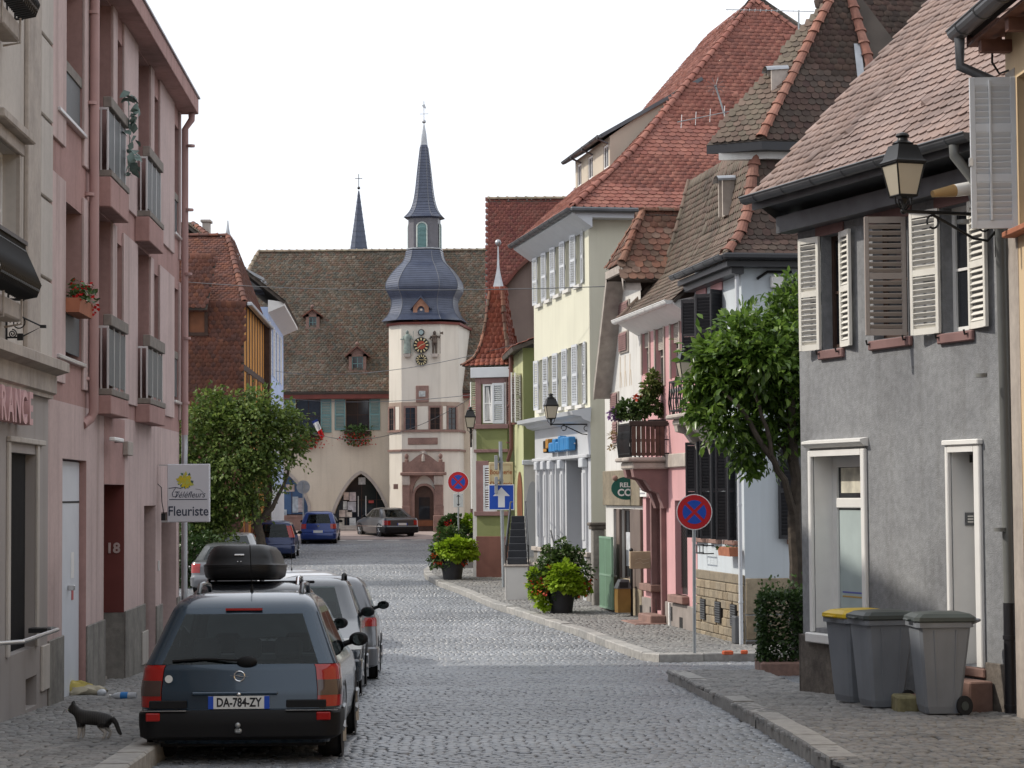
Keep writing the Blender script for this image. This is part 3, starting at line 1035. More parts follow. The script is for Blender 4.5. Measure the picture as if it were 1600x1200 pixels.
# plinth blocks and door surrounds on the ground floor
for a, b in ((0, gd[0]), (gd[1], g18[0]), (g18[1], g3[0]), (g3[1], g4[0]), (g4[1], L)):
 z1_ = Z(116, 985) if a < g3[0] else Z(240, 948)
 bx(B, 'plinth', m_plin, a, b, -.03, 0, -1, z1_, ch=.01)
# jambs: oxblood entrance with the house number on the far jamb
bx(B, 'entrance_jamb', m_red_b, g18[1] - .012, g18[1] - .002, .0, .98, Z(178, 963), g18[3])
bx(B, 'jamb_plinth', m_plin, g18[1] - .014, g18[1] - .002, .0, .98, -1, Z(178, 963) - .003)
bx(B, 'entrance_panel', m_salm, g18[0], g18[1] + .0, -.004, .02, g18[3], zg - .03)
pn_ = P(177, 857, fB.w(g18[1], .1, 1).y)
lp = fB.Mi @ pn_
text('18', .2, m_pink, B, (g18[1] - .02, lp.y, lp.z), (PI / 2, 0, -PI / 2), 'house_number', .006, off=.006)
for i in range(3):
 bx(B, 'doorstep', m_stone, g18[0] + .0, g18[1] - .02, -.05 + .28 * i, .99, -1 if i == 0 else -.02 + .16 * i, .14 + .16 * i - .02, ch=.012)
# white door standing in its recess
d0, d1 = fB.h(96, 900, .18)[0], fB.h(125.5, 900, .18)[0]
dr = bx(B, 'door', m_whited, gd[0] + .0, gd[1] - .02, .085, .12, -.2, gd[3] - .02, ch=.006)
bx(dr, 'door_gap', m_dark, gd[0], gd[1] - .05, .08, .087, Z(112, 786), Z(112, 783))
bx(dr, 'door_handle', m_alu, fB.h(104, 925, .1)[0] - .03, fB.h(104, 925, .1)[0] + .03, .0, .084, Z(104, 926), Z(104, 917), ch=.01)
bx(dr, 'sticker', m_white_p, fB.h(104, 890, .155)[0] - .12, fB.h(104, 890, .155)[0] + .1, .079, .084, Z(104, 908), Z(104, 866))
bx(dr, 'notice', M('faded_red_print', (.4, .1, .1), .7), fB.h(104, 930, .155)[0] - .08, fB.h(104, 930, .155)[0] + .06, .079, .084, Z(104, 943), Z(104, 925))
bx(B, 'door_reveal', m_salm, gd[1] - .012, gd[1] - .002, 0, .1, -1, gd[3])
bx(B, 'doorstep', m_stone, gd[0], gd[1] - .02, -.08, .08, -1, .05 + fB.gz(1.5) - fB.gz(3), ch=.015)
# recess doors of the two further openings
for o in (g3, g4):
 bx(B, 'door', m_maroon, o[0], o[1], .5, .55, -.5, o[3] - .02)
# windows behind the niches
for (a, b) in nich:
 for z0_, z1_ in ((zb1t, ztop - .05), (zb3t, zb1b - .05)):
  window(fB, B, a + .02, b - .02, z0_, z1_, .48, m_maroon, m_glass, 2, 1, name='french_window')
for o in ops[4:8]:
 window(fB, B, o[0], o[1], o[2], o[3], .2, m_maroon, m_glass, 1, 1)
for o in (w1a, w1b, w4a, w4b):
 window(fB, B, o[0], o[1], o[2], o[3], .24, m_maroon, m_glass, 2, 1)
# railings flush in the window openings, with their sills
for o, px in ((w1a, (96, 118, 113, 196)), (w1b, (99, 120, 487, 563)), (w4a, (270, 279, 312, 366)), (w4b, (270, 279, 560, 626))):
 zb_, zt_ = o[2] + .1, Z((px[0] + px[1]) / 2, (px[2] + px[3]) / 2 - (px[3] - px[2]) / 2)
 g = MB().box(o[0] + .03, o[1] - .03, .02, .035, zb_, zt_).build('railing_panel', m_wire, B)
 mb = MB()
 mb.box(o[0], o[1], -.0, .09, zt_, zt_ + .12); mb.build('railing_tray', m_wood, B)
 bx(B, 'window_sill', m_alu, o[0] - .03, o[1] + .03, -.07, .1, o[2] - .03, o[2] + .015, ch=.006)
# balconies
def balcony(xl, xr, yt, yw0, yw1, ys):
 u0, u1 = fB.h(xl, 400, v_b)[0], fB.h(xr, 400, v_b)[0]
 zt_, z1_, z0_, zs_ = (Z(xl, q, v_b) for q in (yt, yw0, yw1, ys))
 mb = MB().box(u0 - .04, u1 + .05, v_b - .05, 0, zs_, z0_ - .1, ch=.01)
 mb.build('balcony_slab', m_salm, B)
 mb = MB().box(u0 - .03, u1 + .04, v_b - .06, -.001, z0_ - .095, z0_ - .01, ch=.008)
 mb.build('balcony_tray', m_wood, B)
 mb = MB().box(u0 - .02, u1 + .03, v_b - .05, v_b + .06, z1_ + .01, zt_, ch=.008)
 mb.build('balcony_rail', m_wood, B)
 mb = MB()
 n = 3
 for i in range(n + 1):
  x = u0 + (u1 - u0) * i / n
  mb.box(x - .014, x + .014, v_b - .012, v_b + .012, z0_ - .01, z1_ + .01)
 for x in (u0,):
  for q in np.linspace(v_b, 0, 3)[1:]:
   mb.box(x - .01, x + .01, q - .01, q + .01, z0_ - .01, z1_)
  mb.box(x - .012, x + .012, v_b + .012, 0, z1_ - .02, z1_ + .012)
 mb.build('balcony_post', m_alu, B)
 for i in range(n):
  a, b = u0 + (u1 - u0) * i / n + .016, u0 + (u1 - u0) * (i + 1) / n - .016
  bx(B, 'glass_panel', m_wire, a, b, v_b - .004, v_b + .004, z0_ + .04, z1_ - .02)
 return u0, u1, z0_, zt_
bal = [balcony(168, 195, 150, 168, 264, 323), balcony(229, 250, 228, 245, 328, 377),
       balcony(169, 195, 491, 510, 606, 647), balcony(230, 253, 523, 542, 621, 660)]
# roof overhang
v_o = -.3
mb = MB()
mb.box(-.0, L + .02, v_o, 0, ztop, ztop + .05)
mb.build('soffit', m_salm, B)
mb = MB()
mb.box(0, L + .05, v_o - .03, v_o, ztop - .01, ztop + .26, ch=.01)
mb.box(L + .02, L + .05, v_o, 9, ztop - .01, ztop + .26)
mb.build('fascia_board', m_salm, B)
mb = MB()
mb.box(0, L + .08, v_o - .06, v_o + .04, ztop + .262, ztop + .29)
mb.quad((0, v_o, ztop + .28), (L + .06, v_o, ztop + .28), (L + .06, 4.5, ztop + 1.4), (0, 4.5, ztop + 1.4))
mb.quad((0, 9, ztop + .28), (L + .06, 9, ztop + .28), (L + .06, 4.5, ztop + 1.4), (0, 4.5, ztop + 1.4))
mb.build('roof', m_zinc, B)
# downpipes
def pipe(parent, pts, r, mat, clips=4, name='downpipe'):
 mb = MB().tube(pts, r, 10)
 o = mb.build(name, mat, parent)
 a, b = Vector(pts[0]), Vector(pts[-1])
 for i in range(clips):
  t = (i + .5) / clips
  p = a.lerp(b, t)
  MB().lathe([(r * 1.18, p.z - .02), (r * 1.18, p.z + .02)], 10, (p.x, p.y)).build('pipe_clip', mat, o)
 return o
up = fB.h(147, 400, -.1)[0]
pipe(B, [(up, -.1, ztop), (up, -.1, Z(150, 645, -.1)), (up, -.06, Z(150, 655, -.1)), (up - .12, .02, Z(150, 665, -.1))], .062, m_pipe, 5)
up = fB.h(289, 400, -.1)[0]
zj = Z(290, 680, -.1)
pipe(B, [(up - .05, -.22, ztop - .02), (up - .05, -.22, ztop - .12), (up, -.1, ztop - .28), (up, -.1, zj)], .06, m_pipe, 5)
pipe(B, [(up, -.1, zj), (up, -.1, zj - .25), (up - .05, -.1, zj - .4), (up - .05, -.1, -.2)], .055, m_zinc, 3)
# meter box, lamp, bell plate
um, zm = fB.h(196, 701)
bx(B, 'meter_box', m_stone, um - .3, um + .25, -.08, 0, zm - .1, zm + .1, ch=.01)
lm = bx(B, 'security_light', m_white_p, fB.h(180, 687, -.2)[0], fB.h(194, 687, -.2)[0], -.2, -.12, Z(187, 690, -.2), Z(187, 684, -.2), ch=.01)
bx(lm, 'light_arm', m_iron, fB.h(190, 687, -.1)[0], fB.h(190, 687, -.1)[0] + .05, -.12, 0, Z(187, 689, -.2), Z(187, 686, -.2))
ub_, zb_ = fB.h(247, 884)
bx(B, 'doorbell', m_alu, ub_ - .06, ub_ + .06, -.02, 0, zb_ - .08, zb_ + .08, ch=.005)
bx(B, 'cover_panel', m_beig, fB.h(218, 1010)[0], fB.h(226.5, 1010)[0], -.055, -.03, Z(222, 1037), Z(222, 986), ch=.006)
# window boxes with red geraniums (they hang on the railing)
def flowerbox(name, label, loc, rz, w, n=160, fl=40, hgt=.16, flc=None, sz=.06, group=None, down=0.):
 t = thing(name, label, 'flower box', loc, rz, group)
 mb = MB().prism([(-.09, .0), (.09, .0), (.11, .17), (-.11, .17)], 'x', -w / 2, w / 2)
 mb.build('trough', m_terra, t)
 r = np.random.default_rng(int(abs(loc[0] * 100)))
 p = np.column_stack([r.uniform(-w / 2, w / 2, n), r.normal(-.03, .08, n), r.uniform(.13 - down, .17 + hgt, n)])
 leaf_cloud('leaves', (p, r.normal(0, 1, (n, 3))), sz, m_leaf, t, width=.6, seed=3)
 if fl:
  p = np.column_stack([r.uniform(-w / 2, w / 2, fl), r.normal(-.08, .08, fl), r.uniform(.1 - down, .2 + hgt, fl)])
  c = p[r.integers(0, max(2, fl // 8), fl)] + r.normal(0, .03, (fl, 3))
  leaf_cloud('blossoms', (c, r.normal(0, 1, (fl, 3))), sz * .7, flc or m_redfl, t, width=.6, seed=4)
 return t
zt_ = Z(110, 487)
flowerbox('flower_box', 'terracotta trough of red geraniums on the lower window railing of the pink block', fB.w((w1b[0] + w1b[1]) / 2 + .1, -.1, zt_ - .05), fB.root.rotation_euler.z, 1.0, 220, 60, .2)
ufb = fB.h(132, 480, -.1)[0]
# silvery ornaments of leaves hung on the top balcony
m_orn = M('faded_green_plastic', (.16, .22, .2), .5, var=.2, vs=9)
u0_, u1_, z0_, zt_ = bal[0]
t = thing('balcony_plant', 'trailing grey green plant hanging over the top glazed balcony', 'plant', fB.w(u1_ - .1, v_b - .06, z0_ + .6), fB.root.rotation_euler.z)
r = np.random.default_rng(3)
pp = np.vstack([np.column_stack([r.normal(x, .09, 9), r.normal(-.04, .03, 9), r.normal(z, .06, 9)]) for x, z in ((-.1, .55), (0.05, .35), (0.0, .1), (.08, -.15), (.0, -.4))])
leaf_cloud('leaves', (pp, r.normal(0, 1, (len(pp), 3))), .17, m_orn, t, width=.35, seed=8)
MB().tube([(0, 0, .6), (.03, -.01, 0), (.02, 0, -.45)], .006, 5).build('stem', m_orn, t)
# projecting florist's sign
m_sgn = M('sign_white', (.60, .60, .63), .35, var=.02)
m_navy = M('sign_navy', (.03, .04, .07), .5, var=0.)
m_yel = M('sign_yellow', (.55, .45, .02), .5, cols=[(.6, .48, .02), (.5, .42, .04), (.45, .5, .1)], var=0.)
m_grn = M('sign_green', (.05, .12, .12), .5, cols=[(.02, .05, .06), (.05, .2, .2), (.1, .16, .05)], var=0.)
usn = fB.h(256, 780, -.1)[0]
dS = fB.w(usn, 0, 0).y
pS = [P(262, 816, dS), P(328, 816, dS), P(262, 725, dS)]
wS, hS = (pS[1] - pS[0]).length, (pS[2] - pS[0]).length
sg = thing('florist_sign', 'white projecting box sign of the florist with a yellow flower on the pink wall', 'sign', (pS[0] + pS[1]) / 2, .0)
MB().box(-wS / 2, wS / 2, -.06, .06, 0, hS, ch=.012).build('sign_box', m_sgn, sg)
MB().box(-wS / 2 - .0, -wS / 2 - .1, -.03, .03, .0, .03).box(-wS / 2, -wS / 2 - .14, -.02, .02, hS - .03, hS - .005).build('sign_arm', m_alu, sg)
text('Fleuriste', hS * .235, m_navy, sg, (0, -.062, hS * .185), (PI / 2, 0, 0), 'lettering', .002, sx=.86, off=.002)
text('Téléfleurs', hS * .15, m_navy, sg, (wS * .02, -.062, hS * .47), (PI / 2, 0, 0), 'lettering', .002, sx=.9, shear=.35)
m = MB(); m.box(-wS * .45, wS * .45, -.064, -.060, hS * .385, hS * .398)
m.tube([(-wS * .46, -.062, hS * .585), (-wS * .3, -.062, hS * .6), (-wS * .16, -.062, hS * .58)], .006, 5)
m.tube([(-wS * .3, -.062, hS * .59), (-wS * .38, -.062, hS * .5), (-wS * .36, -.062, hS * .44), (-wS * .28, -.062, hS * .44), (-wS * .22, -.062, hS * .5)], .006, 5)
m.tube([(wS * .17, -.062, hS * .57), (wS * .28, -.062, hS * .56), (wS * .36, -.062, hS * .5)], .003, 4)
m.build('sign_rule', m_navy, sg)
r = np.random.default_rng(2)
c = np.column_stack([r.normal(-wS * .07, wS * .055, 60), np.full(60, -.063) - r.random(60) * .003, r.normal(hS * .72, hS * .04, 60)])
dd = np.column_stack([r.normal(0, 1, 60), np.zeros(60), r.normal(0, 1, 60)])
def flat_petals(name, c, dd, s, mat):
 mb = MB()
 for p, d in zip(c, dd):
  d = d / np.linalg.norm(d); q = np.array([-d[2], 0, d[0]])
  mb.poly([tuple(p - d * s * .2), tuple(p + q * s * .4 + d * s * .3), tuple(p + d * s), tuple(p - q * s * .4 + d * s * .3)])
 mb.build(name, mat, sg)
flat_petals('flower_emblem', c, dd, hS * .075, m_yel)
an = r.uniform(0, 2 * PI, 16)
c2 = np.column_stack([-wS * .07 + np.cos(an) * wS * .13, np.full(16, -.0615), hS * .72 + np.sin(an) * hS * .1])
flat_petals('leaf_emblem', c2, np.column_stack([np.cos(an + .6), np.zeros(16), np.sin(an + .6)]), hS * .06, m_grn)
m = MB(); m.tube([(-wS / 2 - .18, 0, hS * .68), (-wS / 2 - .1, -.01, hS * .6), (-wS / 2 - .09, -.01, hS * .35), (-wS / 2 - .06, 0, hS * .15)], .008, 5)
m.box(-wS / 2 - .1, -wS / 2 - .03, -.03, .03, .03, .14); m.build('sign_cable', m_iron, sg)
# ------------------------------------------------------------------ houses at the end of the left row
m_tile_b = M('brown_wall_tile', (.2, .1, .08), .85, cols=[(.13, .055, .04), (.19, .075, .05), (.16, .075, .06), (.12, .06, .05), (.22, .09, .055)], var=.2, vs=1.0, mottle=.15)
m_moss = M('mossy_roof_tile', (.17, .13, .09), .95, cols=[(.12, .082, .06), (.16, .112, .08), (.135, .115, .088), (.105, .10, .085), (.2, .165, .13), (.155, .09, .068)], var=.3, vs=.45, mottle=.2, grime=.25)
m_ridge_o = M('old_ridge_tile', (.3, .16, .1), .85, cols=[(.36, .14, .075), (.28, .11, .065), (.33, .17, .1), (.24, .12, .08)], var=.25, vs=4, mottle=.25)
m_slab = M('roof_boarding', (.09, .075, .065), .9, var=.2)
m_ochre = M('ochre_plaster', (.50, .22, .035), .8, var=.15, vs=2, streak=.3)
m_timber = M('dark_timber', (.055, .03, .022), .75, var=.25, vs=5)
m_blueh = M('pale_blue_plaster', (.46, .56, .78), .85, var=.06, vs=1, streak=.2)
m_brownd = M('brown_door_paint', (.17, .06, .025), .6, var=.2, vs=3)
yC = 82.
fC = Fr((P(380, 600, yC).x, yC), (P(380, 600, yC).x - .0418 * 11.4, yC + 11.4), road_z(82), 'tile_hung_house', 'old brown tile hung house with ochre half timbering behind the left tree', 'house')
C = fC.root
zE = fC.hu(386, 474, 0)[1]
X0 = fC.h(380, 600)[0]
# the tiled side faces the camera: local plane u=0 runs along v
W3 = 9.0
vr, zR = fC.hu(356, 370, 4.2)   # where the street hip meets the ridge
mb = MB()
mb.quad((0, 0, -1), (0, W3, -1), (0, W3, zE), (0, 0, zE), 1)
mb.quad((fC.L, 0, -1), (fC.L, W3, -1), (fC.L, W3, zE), (fC.L, 0, zE), 1)
mb.wall(0, fC.L, -1, zE, [], mi=0)
mb.build('wall', [m_ochre, m_slab], C)
# timber frame on the street side
mb = MB()
for u in np.linspace(.1, fC.L - .15, 9):
 mb.box(u - .1, u + .1, -.02, 0, 2.7, zE)
for z in (2.75, 4.3, 5.9, 7.4):
 mb.box(0, fC.L, -.03, 0, z - .11, z + .11)
for i, u in enumerate(np.linspace(.6, fC.L - 1.5, 5)):
 mb.add([(u, -.025, 2.9), (u + .16, -.025, 2.9), (u + .9, -.025, 4.2), (u + .74, -.025, 4.2)], [(0, 1, 2, 3)])
mb.build('timber_frame', m_timber, C)
bx(C, 'corner_board', m_timber, fC.L - .6, fC.L + .35, -.25, .0, -.5, zE + .1)
for z in (4.5, 6.1):
 for u in (1.8, 4.4, 7.0):
  window(fC, C, u, u + .75, z + .1, z + 1.2, -.02, m_timber, m_glass, 2, 2)
for u in (.6, 3.6, 6.8):
 bx(C, 'door', m_brownd, u, u + 1.5, -.03, .0, -.2, 2.3, ch=.01)
# tile hanging: one steep plane above a nearly upright one
mb = MB()
slab(mb, [(0, 0, zE), (0, W3, zE), (4.2, W3, zR), (4.2, vr, zR)], .1)
slab(mb, [(fC.L, 0, zE), (0, 0, zE), (4.2, vr, zR), (6.6, vr, zR)], .1)
slab(mb, [(fC.L, W3, zE), (fC.L, 0, zE), (6.6, vr, zR), (6.6, W3, zR)], .1)
slab(mb, [(4.2, vr, zR), (4.2, W3, zR), (6.6, W3, zR), (6.6, vr, zR)], .08)
rf = mb.build('roof', m_slab, C)
sl = math.hypot(4.2, zR - zE)
# plane facing the camera: U runs to the right (-v), V up the slope
tiles(fC, rf, (0, W3, zE), (0, -1, 0), (4.2, 0, zR - zE), [(0, 0), (W3, 0), (W3 - vr, sl), (0, sl)], .19, .16, m_tile_b, 0, k=2)
ridge(rf, [(4.2, vr, zR + .03), (4.2, W3, zR + .03)], .14, .38, m_tile_b, True, fC.Mw)
ridge(rf, [(0, -.05, zE + .05), (4.2, vr, zR + .05)], .12, .36, m_tile_b, True, fC.Mw)
sl2 = math.hypot(vr, zR - zE)
tiles(fC, rf, (0, -.1, zE), (1, 0, 0), (0, vr, zR - zE), [(0, 0), (fC.L, 0), (6.6, sl2), (4.2, sl2)], .19, .16, m_tile_b, 0, k=2)
tiles(fC, C, (-.03, W3, .5), (0, -1, 0), (0, 0, 1), [(0, 0), (W3 - .02, 0), (W3 - .1, 5), (W3 + .1, zE - .5), (0, zE - .5)], .19, .16, m_tile_b, 0, k=2)
bx(C, 'gutter', m_zinc, -.1, fC.L + .4, -.35, -.15, zE - .1, zE + .05, ch=.03)
MB().lathe([(.12, zR), (.06, zR + .3), (.02, zR + .65)], 8, (4.2, vr)).build('finial', m_zinc, C)
# small pent roof over a window in the tile hanging
vv, zz = fC.hu(305, 484, -.6)
mb = MB()
slab(mb, [(-.75, vv + 1.2, zz), (-.75, vv - .45, zz), (.1, vv - .75, zz + 2.1), (.1, vv + 1.2, zz + 2.1)][::-1], .07)
pr = mb.build('pent_roof', m_slab, C)
tiles(fC, pr, (-.79, vv + 1.2, zz + .02), (0, -1, 0), (.85, 0, 2.1), [(0, 0), (1.65, 0), (1.95, 2.26), (0, 2.26)], .19, .16, m_tile_b, 0, k=2)
zwa, zwb = fC.hu(305, 520, 0)[1], fC.hu(305, 488, 0)[1]
va, vb = fC.hu(320, 500, 0)[0], fC.hu(296, 500, 0)[0]
w = MB().box(-.14, -.05, va - .12, va, zwa, zwb).box(-.14, -.05, vb, vb + .12, zwa, zwb).box(-.2, -.05, va - .14, vb + .14, zwa - .12, zwa).build('window_frame', m_timber, C)
bx(w, 'window_shutter', m_brownd, -.08, -.04, va, vb, zwa, zwb)
# house behind with chimney
yD = 96.
pl_, pr_ = P(262, 372, yD), P(336, 372, yD)
zb_, za_ = P(300, 372, yD).z - 3, P(290, 338, yD).z
hb = thing('gabled_house', 'house with a mossy hipped roof and a pale chimney above the tile hung house', 'house', (pl_.x, yD, road_z(yD)))
o0 = hb.location
wD = 7.0
xa = P(288, 338, yD).x - o0.x
zA = za_ - o0.z
zB = P(336, 388, yD).z - o0.z
xr_ = xa + (P(330, 372, yD).x - P(288, 338, yD).x) * (zA - zB) / (zA - (P(336, 372, yD).z - o0.z))
MB().box(xa - 3, xr_ - .3, 0, 8, -1, zB).build('wall', m_beig, hb)
mb = MB()
slab(mb, [(xa - 4, -.3, zB), (xr_, -.3, zB), (xa, 2.5, zA), (xa - 4, 2.5, zA)], .12)
slab(mb, [(xr_, -.3, zB), (xr_, 8.3, zB), (xa, 5.5, zA), (xa, 2.5, zA)], .12)
rr = mb.build('roof', m_slab, hb)
sD = math.hypot(2.8, zA - zB)
fD = type('F', (), {})(); fD.Mw = Matrix.Translation(o0)
tiles(fD, rr, (xa - 4, -.3, zB), (1, 0, 0), (0, 2.8, zA - zB), [(0, 0), (xr_ - xa + 4, 0), (4, sD), (0, sD)], .19, .16, m_moss, 0, k=2)
ridge(rr, [(xr_, -.3, zB), (xa, 2.5, zA)], .14, .38, m_tile_b, True, fD.Mw)
cx0, cx1 = P(316, 360, yD + 3).x - o0.x, P(326.5, 360, yD + 3).x - o0.x
cz = P(321, 343, yD + 3).z - o0.z
ch_ = MB().box(cx0, cx1, 3, 3.6, zB, cz - .12).build('chimney', m_stone, hb)
MB().box(cx0 - .08, cx1 + .08, 2.92, 3.68, cz - .12, cz, ch=.02).build('chimney_cap', m_stone, ch_)
# pale blue house
fE = Fr((fC.w(fC.L, 0, 0).x + .12, fC.w(fC.L, 0, 0).y + .2), (P(443, 700, 107).x, 107.), road_z(98), 'pale_blue_house', 'pale blue house with white shutters between the ochre house and the town hall', 'house')
E = fE.root
L = fE.L
zE5 = fE.h(436, 506)[1]
ops = []
for i in range(4):
 u = .8 + i * 3.1
 ops += [(u, u + 1.0, zE5 - 2.8, zE5 - .6), (u, u + 1.0, zE5 - 6.2, zE5 - 4.2)]
mb = MB().wall(0, L, -1, zE5, ops, .15).shell(0, L, 0, 7, -1, zE5)
mb.build('wall', m_blueh, E)
for o in ops:
 window(fE, E, *o[:4], .1, m_white_p, m_glass, 2, 2)
 shutter(E, o[0], -.03, o[2], .5, o[3] - o[2], PI, m_white_p, 14)
 shutter(E, o[1], -.03, o[2], .5, o[3] - o[2], 0, m_white_p, 14)
mb = MB()
for i in range(14):
 mb.box(.3 + i * .92, .7 + i * .92, -.06, 0, -.3, 2.6)
mb.build('shopfront', m_white_p, E)
mb = MB()
mb.prism([(-.7, zE5 + .05), (-.7, zE5 + .2), (0, zE5 + .3), (0, zE5 - .25), (-.1, zE5 - .2)], 'x', -.1, L + .2)
mb.build('eaves', m_white_p, E)
mb = MB()
slab(mb, [(L + .3, -.75, zE5 + .22), (-.2, -.75, zE5 + .22), (-.2, 3.5, zE5 + 3.6), (L + .3, 3.5, zE5 + 3.6)][::-1], .12)
slab(mb, [(-.2, 7, zE5 + .22), (L + .3, 7, zE5 + .22), (L + .3, 3.5, zE5 + 3.6), (-.2, 3.5, zE5 + 3.6)][::-1], .12)
rE = mb.build('roof', m_slab, E)
tiles(fE, rE, (-.2, -.75, zE5 + .23), (1, 0, 0), (0, 4.25, 3.38), [(0, 0), (L + .5, 0), (L + .5, 5.4), (0, 5.4)], .2, .17, m_moss, 0, k=2)
for u in (2.5, 4.0):
 d_ = MB(); slab(d_, [(u, .3, zE5 + 1.5), (u + 1, .3, zE5 + 1.5), (u + 1, 1.6, zE5 + 2.2), (u, 1.6, zE5 + 2.2)], .12)
 d_.box(u + .05, u + .95, .4, 1.4, zE5 + 1., zE5 + 1.42)
 d_.build('dormer', m_zinc, E)
# ------------------------------------------------------------------ town hall
m_cream = M('town_hall_plaster', (.60, .525, .42), .85, var=.07, vs=.7, bump=.2, bs=30, streak=.25, mottle=.05)
m_towerp = M('tower_plaster', (.63, .585, .51), .85, var=.06, vs=.7, bump=.2, bs=30, streak=.22)
m_rst = M('red_sandstone', (.25, .155, .13), .85, var=.2, vs=2.5, bump=.3, bs=25, mottle=.15)
m_rbrown = M('oxblood_eaves', (.16, .045, .035), .7, var=.15)
m_green_s = M('sage_green_paint', (.15, .26, .255), .55, var=.08, vs=2)
m_slate = M('blue_slate', (.13, .14, .17), .33, cols=[(.04, .05, .085), (.056, .068, .108), (.048, .058, .095)], var=.18, vs=3, spec=.5)
dT = 114.
fT = Fr((P(360, 800, dT).x, dT), (P(768, 800, dT).x, dT), road_z(dT), 'town_hall', 'cream town hall with a huge mossy tiled roof and pointed arches behind the clock tower', 'town hall')
T = fT.root
L = fT.L
zE6 = fT.h(520, 614)[1]
RT = lambda xl, yt, xr, yb, v=0.: fT.r(xl, yt, xr, yb, v)
def arch_curve(u0, u1, zs, zt, pointed, n=10):
 um = (u0 + u1) / 2
 left = []
 for i in range(n + 1):
  s = i / n
  if pointed:
   z = zs + (zt - zs) * math.sin(s * PI / 2 * .8) / math.sin(PI / 2 * .8)
   left.append((u0 + (um - u0) * s ** 1.25, z))
  else:
   left.append((um - (um - u0) * math.cos(s * PI / 2), zs + (zt - zs) * math.sin(s * PI / 2)))
 return left + [(2 * um - u, z) for u, z in left[::-1][1:]]
def arch_fill(mb, u0, u1, z0, zs, zt, v, t, pointed, mi=0, mr=0):
 c = arch_curve(u0, u1, zs, zt, pointed)
 n = len(c) // 2
 mb.poly([(u, v, z) for u, z in c[:n + 1]] + [(u0, v, zt)], mi)
 mb.poly([(u, v, z) for u, z in c[n:]] + [(u1, v, zt)], mi)
 full = [(u0, z0)] + c + [(u1, z0)]
 for a, b in zip(full, full[1:]):
  mb.quad((a[0], v, a[1]), (b[0], v, b[1]), (b[0], v + t, b[1]), (a[0], v + t, a[1]), mr)
 return full
def arch_trim(parent, full, w, v0, v1, mat, name='arch_moulding'):
 mb = MB()
 cu = sum(p[0] for p in full) / len(full)
 z0 = full[0][1]
 def out(i):
  a = Vector(full[max(i - 1, 0)]); b = Vector(full[min(i + 1, len(full) - 1)])
  d = (b - a).normalized()
  return Vector(full[i]) + Vector((-d.y, d.x)) * w
 outp = [out(i) for i in range(len(full))]
 for i in range(len(full) - 1):
  a, b, c, d = full[i], full[i + 1], outp[i + 1], outp[i]
  mb.quad((a[0], v0, a[1]), (b[0], v0, b[1]), (c[0], v0, c[1]), (d[0], v0, d[1]))
  mb.quad((d[0], v0, d[1]), (c[0], v0, c[1]), (c[0], v1, c[1]), (d[0], v1, d[1]))
  mb.quad((a[0], v0, a[1]), (a[0], v1, a[1]), (b[0], v1, b[1]), (b[0], v0, b[1]))
 return mb.build(name, mat, parent)
w1 = RT(462, 624, 501, 676); w2 = RT(540, 624, 577, 672); w0 = RT(384, 624, 422, 672)
a2 = (fT.h(521, 800)[0], fT.h(607, 800)[0], -.0, fT.h(560, 808)[1], fT.h(564, 740)[1])
a1 = (fT.h(400, 800)[0], fT.h(481, 800)[0], fT.h(460, 808)[1] + .1, fT.h(460, 800)[1] + .3, fT.h(441, 736)[1])
w3 = RT(727, 590, 740, 700)
mb = MB()
mb.wall(0, L, -1, zE6, [w0, w1, w2, (a1[0], a1[1], a1[2], a1[4]), (a2[0], a2[1], a2[2], a2[4])], .3)
mb.shell(0, L, 0, 12, -1, zE6)
fu1 = arch_fill(mb, *a1[:2], a1[2], a1[3], a1[4], 0, .5, True)
fu2 = arch_fill(mb, *a2[:2], a2[2], a2[3], a2[4], 0, .5, True)
mb.build('wall', m_cream, T)
arch_trim(T, fu1, .16, -.05, 0, m_stone); arch_trim(T, fu2, .16, -.05, 0, m_stone)
bx(T, 'plinth', m_rst, a1[0] - .5, a1[1] + .02, -.06, .2, -1, a1[2] - .12)
bx(T, 'arch_sill', m_rst, a1[0] - .1, a1[1] + .05, -.1, .4, a1[2] - .118, a1[2])
for i in range(2):
 bx(T, 'doorstep', m_stone, a2[0] - .25, a2[1] + .1, -1.0 + .5 * i, 0.5, -1, .12 + .13 * i, ch=.02)
# shop glazing in the arches
m_blueg = M('blue_shop_glass', (.06, .12, .24), .12, var=.2, vs=2, spec=.6)
gz_ = window(fT, T, a1[0] - .3, a1[1] + .2, a1[2], a1[4] + .1, .5, m_timber, m_blueg, 3, 1, name='shop_window')
gz2 = window(fT, T, a2[0] - .2, a2[1] + .2, a2[2] + .1, a2[4] + .1, .5, m_timber, m_glass, 4, 2, fw=.06, name='glazed_door')
m_paper = M('poster_paper', (.55, .56, .58), .7, cols=[(.6, .6, .58), (.45, .5, .55), (.55, .42, .4), (.62, .6, .5)], var=.3, vs=6)
for q, par in (((537, 769, 545, 781), gz2), ((546, 769, 556, 783), gz2), ((543, 784, 556, 800), gz2), ((536, 783, 542, 796), gz2), ((530, 797, 540, 808), gz2), ((541, 797, 550, 808), gz2), ((530, 810, 538, 822), gz2), ((546, 809, 556, 821), gz2), ((596, 770, 604, 781), gz2), ((560, 746, 571, 757), gz2), ((447, 757, 460, 768), gz_), ((443, 796, 448, 806), gz_), ((457, 776, 466, 801), gz_), ((466, 778, 474, 800), gz_)):
 a, b, c, d = RT(*q, v=.45)
 bx(par, 'poster', m_paper, a, b, .455, .465, c, d)
for x in (559, 571):
 u = fT.h(x, 790)[0]
 MB().tube([(u, .4, fT.h(x, 807)[1]), (u, .4, fT.h(x, 775)[1])], .025, 6).build('door_handle', m_alu, gz2)
